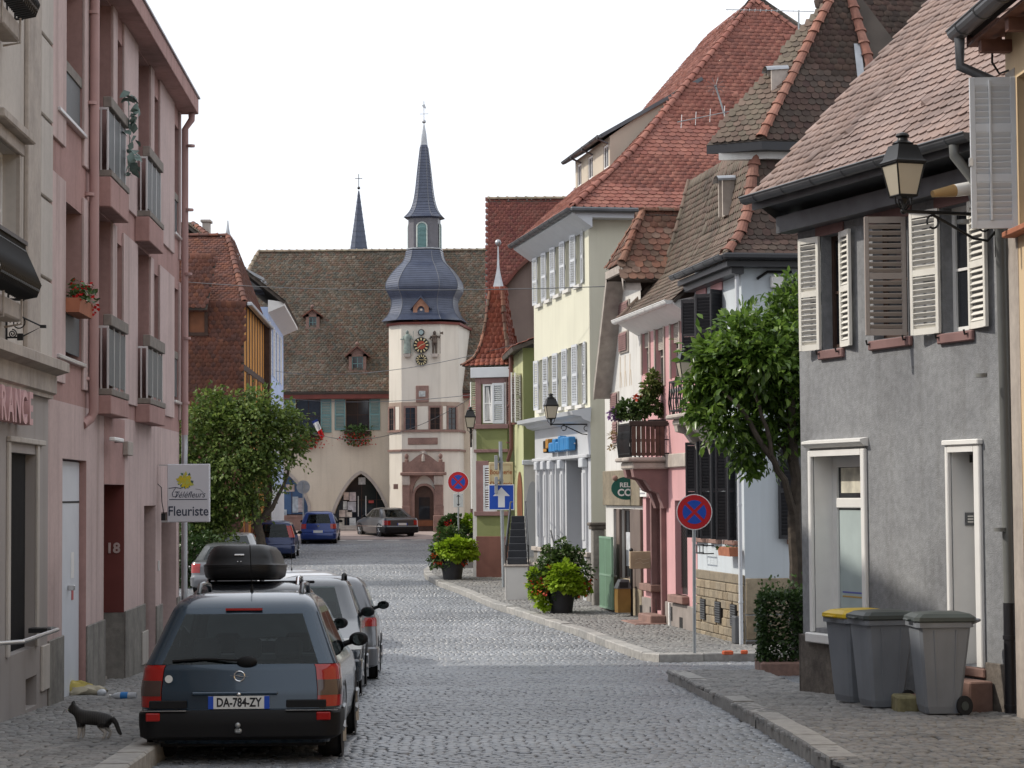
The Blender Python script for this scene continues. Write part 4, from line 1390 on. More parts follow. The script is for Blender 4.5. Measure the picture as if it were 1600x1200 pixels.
a, b, c, d = RT(576, 782, 584, 786, v=.45); bx(gz2, 'red_notice', M('red_notice', (.4, .06, .05), .6), a, b, .455, .465, c, d)
# windows, frames, shutters
for w in (w0, w1, w2):
 window(fT, T, *w[:4], .2, m_timber, m_glass, 2, 2)
 bx(T, 'lintel', m_rbrown, w[0] - .08, w[1] + .08, -.05, 0, w[3], w[3] + .14)
 bx(T, 'window_sill', m_stone, w[0] - .1, w[1] + .1, -.1, 0, w[2] - .14, w[2] - .02)
 sw = .56
 shutter(T, w[0] - .01, -.01, w[2], sw, w[3] - w[2], PI, m_green_s, 22, mid=1, fw=.07)
 shutter(T, w[1] + .01, -.05, w[2], sw, w[3] - w[2], 0, m_green_s, 22, mid=1, fw=.07)
bx(T, 'eaves_board', m_rbrown, 0, L, -.38, 0, zE6 - .32, zE6 - .02)
# roof
vR = 6.3
zR6 = fT.h(560, 393, vR)[1]
vE = -.5
uL = fT.h(404, 393, vR)[0]
uLe = uL - 3.2
mb = MB()
slab(mb, [(uLe, vE, zE6), (L, vE, zE6), (L, vR, zR6), (uL, vR, zR6)], .15)
slab(mb, [(uLe, 13, zE6), (uLe, vE, zE6), (uL, vR, zR6)], .15)
slab(mb, [(L, 13, zE6), (uLe, 13, zE6), (uL, vR, zR6), (L, vR, zR6)], .15)
rT = mb.build('roof', m_slab, T)
sT = math.hypot(vR - vE, zR6 - zE6)
tiles(fT, rT, (uLe, vE, zE6 + .02), (1, 0, 0), (0, vR - vE, zR6 - zE6), [(0, 0), (L - uLe, 0), (L - uLe, sT), (uL - uLe, sT)], .185, .165, m_moss, 0, k=2, jit=1.3, th=.02)
m_ridge_m = M('mossy_ridge', (.22, .18, .14), .9, cols=[(.2, .17, .12), (.26, .2, .15)], var=.3, vs=3)
ridge(rT, [(uL, vR, zR6), (L, vR, zR6)], .17, .42, m_ridge_m, True, fT.Mw)
ridge(rT, [(uLe, vE, zE6), (uL, vR, zR6)], .13, .4, m_ridge_m, True, fT.Mw)
# two small gabled dormers
def dormer_t(xl, xr, yt, ya, yb, hood):
 # plane of the dormer front
 k = (zR6 - zE6) / (vR - vE)
 v = 0
 for _ in range(20):
  z = fT.h((xl + xr) / 2, yb, v)[1]; v = vE + (z - zE6) / k - .02
 a, b, z0, z1 = fT.r(xl, ya, xr, yb, v)
 za = fT.h((xl + xr) / 2, yt, v)[1]
 mb = MB()
 mb.box(a, a + .16, v - .02, v + 1.6, z0, z1); mb.box(b - .16, b, v - .02, v + 1.6, z0, z1)
 mb.box(a - .05, b + .05, v - .08, v + .6, z0 - .1, z0); mb.box(a, b, v - .02, v + 1.6, z1 - .14, z1)
 mb.prism([(a, z1), (b, z1), ((a + b) / 2, za - .1)], 'y', v + .02, v + 1.6)
 d = mb.build('dormer', m_rst, T)
 window(fT, d, a + .16, b - .16, z0, z1 - .14, v + .06, m_green_s, m_glass, 2, 2, fw=.04, name='dormer_window')
 mb = MB()
 for s in (0, 1):
  e, q = ((a - .18, z1 - .08), ((a + b) / 2, za)) if s == 0 else ((b + .18, z1 - .08), ((a + b) / 2, za))
  mb.add([(e[0], v - .2, e[1]), (q[0], v - .2, q[1]), (q[0], v + 2, q[1]), (e[0], v + 2, e[1]), (e[0], v - .2, e[1] - .08), (q[0], v - .2, q[1] - .08), (q[0], v + 2, q[1] - .08), (e[0], v + 2, e[1] - .08)], [(0, 1, 2, 3), (7, 6, 5, 4), (0, 4, 5, 1), (0, 3, 7, 4)])
 mb.build('dormer_roof', m_tile_b, d)
 MB().sphere(((a + b) / 2, v - .15, za + .1), .1, 8, 5).build('finial', m_rst, d)
dormer_t(478, 499, 482, 491, 512, 0)
dormer_t(545, 572, 540, 553, 579, 0)
# flower boxes and flag on the town hall windows
def hallbox(w, label, seed, flag=False):
 um = (w[0] + w[1]) / 2
 t = thing('flower_box', label, 'flower box', fT.w(um, -.22, w[2] - .05), 0)
 wd = w[1] - w[0] + .1
 MB().prism([(-.1, -.2), (.1, -.2), (.12, 0), (-.12, 0)], 'x', -wd / 2, wd / 2).build('trough', m_timber, t)
 r = np.random.default_rng(seed)
 n = 420
 p = np.column_stack([r.normal(0, wd * .33, n), r.normal(-.05, .16, n), r.uniform(-.75, .3, n)])
 p = p[(np.abs(p[:, 0]) < wd * .62 - np.maximum(0, -p[:, 2]) * .5)]
 leaf_cloud('leaves', (p, r.normal(0, 1, p.shape)), .13, m_leaf, t, width=.6, seed=seed)
 n = 170
 p = np.column_stack([r.normal(0, wd * .36, n), r.normal(-.2, .12, n), r.uniform(-.8, -.1, n)])
 leaf_cloud('blossoms', (p, r.normal(0, 1, p.shape)), .085, m_redfl, t, width=.6, seed=seed + 1)
hallbox(w1, 'window box of trailing red geraniums beside the flag on the town hall', 21)
hallbox(w2, 'window box of trailing red geraniums under the town hall window nearest the tower', 22)
m_flw = M('flag_white', (.75, .75, .75), .8, var=.05, trans=.3); m_flr = M('flag_red', (.55, .02, .02), .8, var=.05, trans=.3); m_flb = M('flag_blue', (.02, .04, .22), .8, var=.05, trans=.3)
pb = fT.w(w1[1] - .15, -.1, w1[2] - .1)
fg = thing('flag', 'small blue white and red flag leaning from a town hall window', 'flag', pb)
MB().tube([(0, 0, 0), (.05, -.75, .75)], .02, 6).build('flagpole', m_timber, fg)
fp = [P(489, 662, 113.2) - pb, P(497, 658, 113.0) - pb, P(507, 681, 113.0) - pb, P(502, 686, 113.1) - pb]
def strip(t0, t1, mat, nm):
 mb = MB()
 for i in range(6):
  a0, a1 = t0 + (t1 - t0) * i / 6, t0 + (t1 - t0) * (i + 1) / 6
  q = lambda s, t: fp[0].lerp(fp[1], s).lerp(fp[3].lerp(fp[2], s), t) + Vector((0, .07 * math.sin(s * 9 + t * 4), 0))
  for j in range(6):
   mb.add([q(j / 6, a0), q((j + 1) / 6, a0), q((j + 1) / 6, a1), q(j / 6, a1)], [(0, 1, 2, 3)], 0, True)
 mb.build(nm, mat, fg)
strip(-.14, 0, m_flb, 'blue_stripe'); strip(0, .52, m_flw, 'white_stripe'); strip(.52, 1.02, m_flr, 'red_stripe')
# ------------------------------------------------------------------ clock tower
th = RAD(7.2)
dTo = 111.6
cF = P(659, 800, dTo)
dr_ = Vector((math.cos(th), -math.sin(th)))
SO = 55.4 / FPX * dTo
F2 = .563 * SO
a_, b_ = cF.xy - dr_ * F2, cF.xy + dr_ * F2
fO = Fr((a_.x, a_.y), (b_.x, b_.y), road_z(dTo), 'clock_tower', 'cream clock tower with two clock faces and a blue slate onion dome', 'tower')
O = fO.root
L = fO.L
c45 = .437 * SO
zO = fO.h(660, 503)[1]
plan = [(0, 0), (L, 0), (L + c45, c45), (L + c45, 5), (-c45, 5), (-c45, c45)]
MB().prism(plan, 'z', -1, zO).build('wall', m_towerp, O)
def ring(z0, z1, o, mat, name):
 m_ = MB()
 k = o * math.tan(PI / 8)
 pl2 = [(-k, -o), (L + k, -o), (L + c45 + o, c45 - k), (L + c45 + o, 4.9), (-c45 - o, 4.9), (-c45 - o, c45 - k)]
 m_.prism(pl2, 'z', z0, z1)
 return m_.build(name, mat, O)
HZ = lambda y: fO.h(659, y)[1]
ring(HZ(674.8), HZ(671.5), .1, m_rst, 'string_course')
ring(HZ(705), HZ(702), .09, m_rst, 'string_course')
ring(HZ(671.4), HZ(628), .025, M('brown_band_stone', (.34, .26, .21), .85, var=.15, vs=2, streak=.2), 'window_band')
ring(zO - .12, zO, .12, m_rbrown, 'eaves_board')
def facet(k):
 """local frame of the left (-1), front (0) and right (1) face"""
 if k == 0: return Matrix.Identity(4), L
 if k == 1: return Matrix.Translation((L, 0, 0)) @ Matrix.Rotation(PI / 4, 4, 'Z'), c45 * math.sqrt(2)
 return Matrix.Translation((-c45, c45, 0)) @ Matrix.Rotation(-PI / 4, 4, 'Z'), c45 * math.sqrt(2)
def on(k, name, mat, mb, parent=None):
 return mb.build(name, mat, parent or O, facet(k)[0])
zwa, zwb = HZ(671), HZ(637)
for k, uu in ((0, [(fO.h(634, 650)[0], fO.h(649, 650)[0]), (fO.h(672.5, 650)[0], fO.h(687.5, 650)[0])]), (-1, [(.1, .5)]), (1, [(.42, .9)])):
 for (a, b) in uu:
  mb = MB()
  mb.box(a - .09, a, -.08, -.03, zwa, zwb + .1); mb.box(b, b + .09, -.08, -.03, zwa, zwb + .1); mb.box(a, b, -.08, -.03, zwb, zwb + .1)
  w_ = on(k, 'window', m_rst, mb)
  p_ = MB().box(a, b, -.034, -.028, zwa, zwb).build('pane', m_glass, w_)
  mb = MB(); mb.box((a + b) / 2 - .02, (a + b) / 2 + .02, -.045, -.0345, zwa, zwb)
  for q in (.25, .5, .75): mb.box(a, b, -.042, -.0345, zwa + (zwb - zwa) * q - .012, zwa + (zwb - zwa) * q + .012)
  mb.build('glazing_bars', m_timber, w_)
# cream infills between the windows
for k, a, b in ((0, fO.h(652, 650)[0], fO.h(669.5, 650)[0]), (-1, .62, .95), (1, .1, .32)):
 on(k, 'infill_panel', m_towerp, MB().box(a, b, -.04, -.026, zwa, HZ(635)))
# plaques
a, b = fO.h(637.5, 690)[0], fO.h(684, 690)[0]
on(0, 'inscription_plaque', m_rst, MB().box(a, b, -.05, 0, HZ(694.5), HZ(684), ch=.02))
a, b = fO.h(650, 615)[0], fO.h(670, 615)[0]
pq = on(0, 'carved_plaque', m_rst, MB().box(a, b, -.07, 0, HZ(628.5), HZ(602.5), ch=.03))
on(0, 'shield', M('shield_grey', (.4, .42, .42), .6, var=.3, vs=8), MB().box((a + b) / 2 - .17, (a + b) / 2 + .17, -.1, -.069, HZ(620), HZ(611), ch=.03), pq)
on(0, 'wall_lantern_plate', m_rst, MB().box(fO.h(615, 760)[0], fO.h(622, 760)[0], -.05, 0, HZ(764), HZ(756)))
# clocks
m_clk = M('clock_black', (.012, .012, .012), .5); m_gold = M('clock_gold', (.62, .52, .3), .45, metal=.3); m_clr = M('clock_red', (.33, .05, .025), .5, var=.1)
def disc(mb, c, r, y0, y1, n=28):
 v = [(c[0] + r * math.cos(2 * PI * i / n), y, c[1] + r * math.sin(2 * PI * i / n)) for y in (y0, y1) for i in range(n)]
 f = [(i, (i + 1) % n, (i + 1) % n + n, i + n) for i in range(n)] + [tuple(range(n - 1, -1, -1)), tuple(range(n, 2 * n))]
 return mb.add(v, f)
def clock(x, y, rpx, red, hands):
 c = fO.h(x, y)
 r = rpx / FPX * dTo
 k = disc(MB(), c, r, 0, -.1).build('clock_face', m_clk, O)
 mb = MB()
 for i in range(12):
  t = 2 * PI * i / 12
  rr0, rr1, w_ = r * (.60 if red else .5), r * .92, r * .085
  d, q = Vector((math.sin(t), math.cos(t))), Vector((math.cos(t), -math.sin(t)))
  pp = [d * rr0 - q * w_ * .6, d * rr0 + q * w_ * .6, d * rr1 + q * w_ * 1.3, d * rr1 - q * w_ * 1.3]
  mb.add([(c[0] + p.x, y_, c[1] + p.y) for y_ in (-.118, -.1) for p in pp], [(0, 1, 2, 3), (0, 4, 5, 1), (1, 5, 6, 2), (2, 6, 7, 3), (3, 7, 4, 0)])
 mb.build('numerals', m_gold, k)
 n = 28; mb = MB()
 for i in range(n):
  a0, a1 = 2 * PI * i / n, 2 * PI * (i + 1) / n
  pt = lambda rr, a, y_: (c[0] + rr * math.cos(a), y_, c[1] + rr * math.sin(a))
  mb.quad(pt(r * .95, a0, -.12), pt(r * .95, a1, -.12), pt(r * 1.02, a1, -.12), pt(r * 1.02, a0, -.12))
  mb.quad(pt(r * 1.02, a0, -.12), pt(r * 1.02, a1, -.12), pt(r * 1.02, a1, 0), pt(r * 1.02, a0, 0))
 mb.build('clock_rim', m_iron, k)
 if red:
  disc(MB(), c, r * .55, -.1, -.112).build('clock_centre', m_clr, k)
 for t, ln in hands:
  d, q = Vector((math.sin(t), math.cos(t))), Vector((math.cos(t), -math.sin(t)))
  pp = [-d * r * .12 - q * r * .05, -d * r * .12 + q * r * .05, d * r * ln + q * r * .02, d * r * ln - q * r * .02]
  MB().add([(c[0] + p.x, -.13, c[1] + p.y) for p in pp], [(0, 1, 2, 3)]).build('clock_hand', m_gold, k)
clock(658.6, 539.5, 12.3, True, [(RAD(65), .6), (RAD(232), .8)])
clock(659, 562.5, 8.8, False, [(RAD(88), .55), (RAD(-80), .7)])
c = fO.h(658.6, 519.5); r = 5 / FPX * dTo
mo = disc(MB(), c, r, 0, -.12, 20).build('moon_dial', m_iron, O)
disc(MB(), c, r * .72, -.12, -.13, 20).build('dial_face', M('moon_blue', (.3, .38, .38), .5), mo)
# two carved figures on brackets
m_bronze = M('verdigris', (.2, .24, .22), .6, var=.3, vs=6); m_arm = M('dark_bronze', (.10, .075, .06), .5, var=.35, vs=6, metal=.3)
def figure(x, y0, y1, mat, kind):
 u, zb_ = fO.h(x, y1); zt_ = fO.h(x, y0)[1]
 h = zt_ - zb_
 br = MB().prism([(u - .16, zb_ + .1), (u + .16, zb_ + .1), (u + .2, zb_ + .26), (u - .2, zb_ + .26)], 'y', -.34, 0).build('bracket', m_stone, O)
 mb = MB()
 b = zb_ + .27; s = (h - .27)
 if kind == 'knight':
  for sx in (-.085, .085):
   mb.tube([(u + sx, -.17, b), (u + sx * .9, -.17, b + s * .25), (u + sx * .8, -.17, b + s * .5)], [.05, .055, .08], 8)
  mb.lathe([(.12, b + s * .46), (.15, b + s * .56), (.12, b + s * .62), (.17, b + s * .78), (.12, b + s * .83), (.05, b + s * .85)], 10, (u, -.17))
  mb.sphere((u, -.18, b + s * .91), (.085, .09, .1), 10, 6)
  mb.lathe([(.09, b + s * .95), (.06, b + s * .99), (.01, b + s * 1.03)], 8, (u, -.17))
  mb.tube([(u - .16, -.17, b + s * .78), (u - .24, -.2, b + s * .66), (u - .12, -.28, b + s * .6)], [.055, .045, .035], 8)
  mb.tube([(u + .16, -.17, b + s * .78), (u + .27, -.2, b + s * .7), (u + .3, -.26, b + s * .8)], [.055, .045, .035], 8)
  mb.tube([(u + .3, -.26, b), (u + .3, -.26, b + s * 1.02)], .015, 6)
  mb.prism([(u + .3, b + s * .88), (u + .46, b + s * .84), (u + .46, b + s * .98), (u + .3, b + s * .94)], 'y', -.27, -.25)
 else:
  mb.lathe([(.2, b), (.19, b + s * .3), (.16, b + s * .55), (.19, b + s * .72), (.13, b + s * .82), (.055, b + s * .86)], 10, (u, -.17))
  mb.sphere((u, -.18, b + s * .92), (.085, .09, .11), 10, 6)
  mb.tube([(u - .17, -.17, b + s * .76), (u - .22, -.24, b + s * .62), (u - .34, -.3, b + s * .62)], [.055, .045, .03], 8)
  mb.tube([(u + .17, -.17, b + s * .76), (u + .24, -.24, b + s * .62), (u + .29, -.27, b + s * .6)], [.055, .045, .03], 8)
  mb.tube([(u + .3, -.27, b - .1), (u + .33, -.27, b + s * .98)], .014, 6)
 fg_ = mb.build('carved_figure', mat, O)
figure(637.5, 517, 561, m_bronze, 'robed'); figure(680, 518, 561, m_arm, 'knight')
# portal
pl0, pl1 = fO.h(630, 790)[0], fO.h(641, 790)[0]
pr0, pr1 = fO.h(680, 790)[0], fO.h(693, 790)[0]
ze0, ze1 = HZ(743), HZ(738); zp = HZ(722)
d0, d1 = fO.h(648.5, 800)[0], fO.h(678.5, 800)[0]
zds, zdt = HZ(776), HZ(759)
mb = MB()
mb.box(pl1, d0 - .12, -.14, 0, -.5, ze0); mb.box(d1 + .12, pr0, -.14, 0, -.5, ze0)
full = arch_fill(mb, d0 - .12, d1 + .12, -.5, zds, ze0, -.14, .14, False)
mb.build('portal', m_rst, O)
arch_trim(O, [(d0, -.3)] + arch_curve(d0, d1, zds, zdt, False) + [(d1, -.3)], .12, -.17, 0, m_rst, 'door_moulding')
for a, b in ((pl0, pl1), (pr0, pr1)):
 p_ = MB().box(a, b, -.22, 0, HZ(790), ze0, ch=.02).box(a - .06, b + .06, -.3, 0, -.5, HZ(805), ch=.03).box(a - .02, b + .02, -.26, 0, HZ(805), HZ(790), ch=.02).build('pilaster', m_rst, O)
 MB().box(a - .03, b + .03, -.28, 0, ze0 - .5, ze0, ch=.04).build('capital', m_stone, p_)
bx(O, 'entablature', m_rst, fO.h(627, 740)[0], fO.h(698, 740)[0], -.36, 0, ze0, ze1, ch=.03)
u0_, u1_ = fO.h(630, 730)[0], fO.h(695, 730)[0]
um = (u0_ + u1_) / 2
top = [(u0_, ze1), (u1_, ze1), (u1_, zp)]
for i in range(13):
 s = i / 12
 x_ = u1_ - .35 + (u0_ - u1_ + .7) * s
 top.append((x_, zp + .42 * math.sin(s * PI) ** 1.3))
top.append((u0_, zp))
MB().prism(top, 'y', -.22, 0).build('pediment', m_rst, O)
for x_ in (u0_ + .2, u1_ - .2):
 MB().lathe([(.1, zp), (.11, zp + .1), (.05, zp + .16), (.1, zp + .25), (.11, zp + .34), (.04, zp + .44)], 8, (x_, -.12)).build('finial', m_rst, O)
n0 = HZ(721)
nm = MB(); nm.prism([(p[0], p[1]) for p in [(um - .2, n0)] + arch_curve(um - .2, um + .2, n0 + .3, n0 + .55, False, 6) + [(um + .2, n0)]], 'y', -.2, 0)
ni = nm.build('niche', m_stone, O)
MB().lathe([(.08, n0), (.09, n0 + .2), (.06, n0 + .32), (.03, n0 + .36)], 8, (um, -.22)).sphere((um, -.22, n0 + .42), .055, 8, 6).build('saint_figure', m_stone, ni)
dm = MB(); dm.poly([(p[0], -.06, p[1]) for p in [(d0, -.3)] + arch_curve(d0, d1, zds, zdt, False) + [(d1, -.3)]])
dd_ = dm.build('door', m_timber, O)
bx(dd_, 'door_glass', m_glass, (d0 + d1) / 2 - .28, (d0 + d1) / 2 + .28, -.075, -.061, HZ(811), HZ(777))
bx(dd_, 'door_leaf_rail', m_brownd, d0 + .06, d1 - .06, -.08, -.062, HZ(822), HZ(813))
# onion dome, lantern, spire: octagonal, in courses of slate
cD = Vector((P(664, 500, 113.4).x, 113.4, 0))
zz = lambda y: P(664, y, 113.4).z - road_z(dTo)
lD = fO.Mi @ Vector((cD.x, cD.y, 0))
pxm = 113.4 / FPX
OCT = [(-.563, -1), (.563, -1), (1, -.563), (1, .563), (.563, 1), (-.563, 1), (-1, .563), (-1, -.563)]
def octa(prof, mi=0):
 m_ = MB()
 v = [(lD.x + x * r / 1.063, lD.y + y * r / 1.063, z) for r, z in prof for x, y in OCT]
 n = len(prof)
 f = [(i * 8 + k, i * 8 + (k + 1) % 8, i * 8 + 8 + (k + 1) % 8, i * 8 + 8 + k) for i in range(n - 1) for k in range(8)]
 return m_.add(v, f + [tuple(range(7, -1, -1)), tuple(range(n * 8 - 8, n * 8))], mi)
a0 = -PI / 2 - PI / 8
def courses(prof, step=.16, lift=.018):
 """resample a profile into overlapping courses"""
 out = []
 for (r0, z0), (r1, z1) in zip(prof, prof[1:]):
  n = max(1, round(math.hypot(z1 - z0, r1 - r0) / step))
  for i in range(n):
   ra, za = r0 + (r1 - r0) * i / n, z0 + (z1 - z0) * i / n
   rb, zb = r0 + (r1 - r0) * (i + 1) / n, z0 + (z1 - z0) * (i + 1) / n
   out += [(ra + lift, za), (rb, zb)]
 return out
def smooth_prof(p, n=4):
 out = []
 for i in range(len(p) - 1):
  p0, p1, p2, p3 = p[max(i - 1, 0)], p[i], p[i + 1], p[min(i + 2, len(p) - 1)]
  for k in range(n):
   t = k / n
   out.append(tuple(.5 * (2 * p1[j] + (p2[j] - p0[j]) * t + (2 * p0[j] - 5 * p1[j] + 4 * p2[j] - p3[j]) * t * t + (3 * p1[j] - p0[j] - 3 * p2[j] + p3[j]) * t ** 3) for j in (0, 1)))
 return out + [p[-1]]
pd = [(66, 504), (60, 498), (55, 491), (51.5, 480), (51.5, 470), (56, 461), (60, 452), (58.5, 442), (52, 431), (43, 420), (34, 411), (30, 402), (28.5, 393)]
prof = [(r * pxm, zz(y)) for r, y in pd]
dome_prof = courses(smooth_prof(prof, 3), .15)
dome = octa(dome_prof).build('onion_dome', m_slate, O)
def seams(prof, r, parent, mat):
 mb = MB()
 for k in range(8):
  mb.tube([(lD.x + q[0] * OCT[k][0] / 1.063, lD.y + q[0] * OCT[k][1] / 1.063, q[1]) for q in prof[::2]], r, 5)
 mb.build('hip_seams', mat, parent)
m_seam = M('lead_seam', (.17, .175, .19), .5, metal=.3)
seams(dome_prof, .014, dome, m_seam)
zl0, zl1 = zz(392), zz(342)
ln = octa([(25 * pxm, zl0), (25 * pxm, zl1)]).build('lantern', M('lantern_lead', (.11, .105, .12), .45, var=.12, vs=4, spec=.5), O)
octa([(27.5 * pxm, zl0), (28.5 * pxm, zl0 + .03), (28.5 * pxm, zl0 + .08), (26 * pxm, zl0 + .11)]).build('lantern_sill', m_zinc, ln)
for k in range(4):
 t = -PI / 2 + 2 * PI * k / 4
 Mk = Matrix.Translation((lD.x, lD.y, 0)) @ Matrix.Rotation(t + PI / 2, 4, 'Z')
 ap = 25 * pxm / 1.063
 hw = .26
 za, zb, zc = zl0 + .12, zl1 - .5, zl1 - .28
 cv = [(-hw, za)] + arch_curve(-hw, hw, zb, zc, False, 5) + [(hw, za)]
 f_ = arch_curve(-hw, hw, zb, zc, False, 5)
 lv = MB(); lv.poly([(u, -ap - .02, z) for u, z in cv]);
 nn = 16
 for i in range(nn):
  z_ = za + (zb - za) * i / nn
  lv.add([(-hw, -ap - .06, z_), (hw, -ap - .06, z_), (hw, -ap - .022, z_ + .07), (-hw, -ap - .022, z_ + .07)], [(0, 1, 2, 3)])
 lo = lv.build('louvre', m_green_s, ln, Mk)
 fr_ = MB()
 full = [(-hw, za)] + f_ + [(hw, za)]
 for (p, q) in zip(full, full[1:]):
  fr_.tube([(p[0], -ap - .05, p[1]), (q[0], -ap - .05, q[1])], .035, 4)
 fr_.build('louvre_frame', M('pale_frame', (.5, .55, .52), .6), lo)
ps = [(31.5, 341), (24, 333), (18.5, 322), (14.2, 302), (10, 264), (5.4, 226), (3.6, 210), (.8, 194)]
sp = courses(smooth_prof([(r * pxm, zz(y)) for r, y in ps[:6]], 3), .18)
spire = octa([(24 * pxm, zl1 - .05)] + sp).build('spire', m_slate, O)
seams(sp, .012, spire, m_seam)
octa([(r * pxm, zz(y)) for r, y in ((5.6, 227), (3.8, 210), (.9, 194))]).build('spire_cap', m_zinc, spire)
vn = MB().sphere((lD.x, lD.y, zz(190)), 3.2 * pxm, 12, 8)
vn.tube([(lD.x, lD.y, zz(192)), (lD.x, lD.y, zz(158))], .022, 6)
vn.tube([(lD.x - .22, lD.y, zz(178)), (lD.x + .24, lD.y, zz(178))], .015, 5)
vn.prism([(lD.x - .05, zz(168)), (lD.x + .12, zz(170)), (lD.x + .05, zz(163)), (lD.x - .1, zz(164))], 'y', lD.y - .01, lD.y + .01)
vn.build('weather_vane', m_zinc, O)
# little gabled clock-jack niche on the dome
yN = zz(503)
kx = fO.h(657, 490, -.0)[0]
ap = 60 * pxm / 1.063
vN = lD.y - ap + .12
m_jk = M('niche_orange_stone', (.33, .17, .11), .8, var=.2, vs=4)
uN0, uN1 = fO.h(645.5, 490, vN)[0], fO.h(670, 490, vN)[0]
zn0, zn1, zn2 = fO.h(657, 500.5, vN)[1], fO.h(657, 478, vN)[1], fO.h(657, 462, vN)[1]
mb = MB()
wn_ = (uN1 - uN0) * .26
mb.box(uN0, uN0 + wn_, vN, vN + 1.2, zn0, zn1); mb.box(uN1 - wn_, uN1, vN, vN + 1.2, zn0, zn1)
arch_fill(mb, uN0 + wn_, uN1 - wn_, zn0, zn1 - .28, zn1, vN, .5, False)
mb.poly([(uN0, vN, zn1), (uN1, vN, zn1), ((uN0 + uN1) / 2, vN, zn2 - .1)])
nc = mb.build('jack_niche', m_jk, O)
MB().quad((uN0, vN + .5, zn0), (uN1, vN + .5, zn0), (uN1, vN + .5, zn1), (uN0, vN + .5, zn1)).build('niche_back', m_dark, nc)
mb = MB()
for s in (uN0 - .14, uN1 + .14):
 c_ = ((uN0 + uN1) / 2, zn2)
 mb.add([(s, vN - .12, zn1 - .12), (c_[0], vN - .12, c_[1]), (c_[0], vN + 1.3, c_[1]), (s, vN + 1.3, zn1 - .12), (s, vN - .12, zn1 - .2), (c_[0], vN - .12, c_[1] - .08), (c_[0], vN + 1.3, c_[1] - .08), (s, vN + 1.3, zn1 - .2)], [(0, 1, 2, 3), (4, 7, 6, 5), (0, 4, 5, 1)])
mb.build('niche_roof', m_slate, nc)
um = (uN0 + uN1) / 2
fj = MB().lathe([(.13, zn0), (.14, zn0 + .3), (.1, zn0 + .42), (.04, zn0 + .46)], 10, (um, vN + .12)).tube([(um - .1, vN + .12, zn0 + .4), (um - .17, vN, zn0 + .2)], .04, 6).tube([(um + .1, vN + .12, zn0 + .4), (um + .17, vN, zn0 + .2)], .04, 6)
jk = fj.build('jack_figure', M('jack_blue', (.05, .06, .14), .6), nc)
MB().sphere((um, vN + .1, zn0 + .54), .085, 10, 6).build('jack_head', M('jack_pale', (.5, .42, .36), .6), jk)
MB().sphere((um - .2, vN - .04, zn0 + .1), .07, 8, 5).sphere((um + .2, vN - .04, zn0 + .1), .07, 8, 5).build('bells', m_white_p, jk)
# church spire beyond the roof
dS2 = 165.
cS = P(558, 390, dS2)
ch = thing('church_spire', 'slender grey blue church spire with a cross beyond the town hall roof', 'spire', (cS.x, dS2 + 2, road_z(dS2)))
zs = lambda y: P(558, y, dS2).z - road_z(dS2)
k_ = dS2 / FPX
MB().lathe([(2.1, 0), (2.1, zs(440))], 8, (0, 0), smooth=False, a0=a0).build('belfry', m_stone, ch)
cp = courses([(21 * k_, zs(440)), (15.4 * k_, zs(392)), (7.6 * k_, zs(340)), (.9 * k_, zs(292))], .45, .02)
s_ = MB().lathe(cp, 8, (0, 0), smooth=False, a0=a0).build('spire', m_slate, ch)
MB().sphere((0, 0, zs(288)), .12, 8, 6).tube([(0, 0, zs(290)), (0, 0, zs(266))], .03, 5).tube([(-.28, 0, zs(273)), (.28, 0, zs(273))], .025, 5).build('cross', m_iron, ch)
# ------------------------------------------------------------------ right row, from near to far
m_greyr = M('rough_grey_render', (.27, .277, .292), .9, var=.16, vs=1.3, bump=.6, bs=70, bumpd=.012, streak=.35, mottle=.2)
m_greyp = M('stained_plinth', (.15, .13, .115), .9, var=.4, vs=2.2, bump=.6, bs=40, mottle=.3)
m_tile_g = M('faded_pink_tile', (.3, .2, .17), .8, cols=[(.235, .165, .142), (.285, .2, .175), (.265, .195, .175), (.21, .15, .135), (.31, .225, .2)], var=.22, vs=.8, mottle=.15, bump=.2, bs=60, grime=.12)
m_tile_d = M('shaded_mossy_tile', (.12, .085, .07), .9, cols=[(.075, .047, .042), (.105, .065, .054), (.09, .068, .056), (.065, .048, .042), (.12, .078, .062)], var=.3, vs=.9, mottle=.2, grime=.3)  # mossy tile with the shade of the camera-facing slopes put into its colour
m_tile_dl = M('weathered_tile', (.2, .15, .12), .9, cols=[(.13, .092, .075), (.17, .12, .097), (.145, .12, .092), (.115, .09, .073)], var=.3, vs=.9, mottle=.2, grime=.25)
m_tile_r = M('red_clay_tile', (.32, .1, .06), .75, cols=[(.22, .078, .06), (.265, .1, .073), (.19, .075, .06), (.30, .125, .093), (.24, .088, .067)], var=.18, vs=1.0, mottle=.12)
m_ridge_r = M('orange_ridge_tile', (.42, .16, .08), .7, cols=[(.27, .115, .08), (.215, .095, .07), (.31, .15, .11)], var=.2, vs=5, mottle=.2, grime=.2)
m_shutw = M('ivory_shutter_paint', (.73, .71, .66), .5, var=.08, vs=4)
m_shutg = M('grey_taupe_shutter_paint', (.36, .31, .28), .5, var=.06, vs=4)
m_gut = M('dark_zinc_gutter', (.12, .125, .135), .45, metal=.5, var=.2, vs=3)
m_blk = M('black_shutter_paint', (.018, .018, .022), .4, var=.1, spec=.5)
m_blue = M('light_blue_render', (.52, .565, .60), .85, var=.05, vs=1, bump=.2, bs=80, streak=.2)
m_pinkh = M('candy_pink_render', (.58, .325, .33), .85, var=.06, vs=1, bump=.2, bs=80, streak=.2)
m_sand = M('yellow_sandstone', (.40, .31, .20), .85, cols=[(.24, .19, .13), (.31, .25, .175), (.28, .235, .175), (.22, .185, .135), (.34, .28, .2)], var=.2, vs=3, bump=.4, bs=40, mottle=.2)
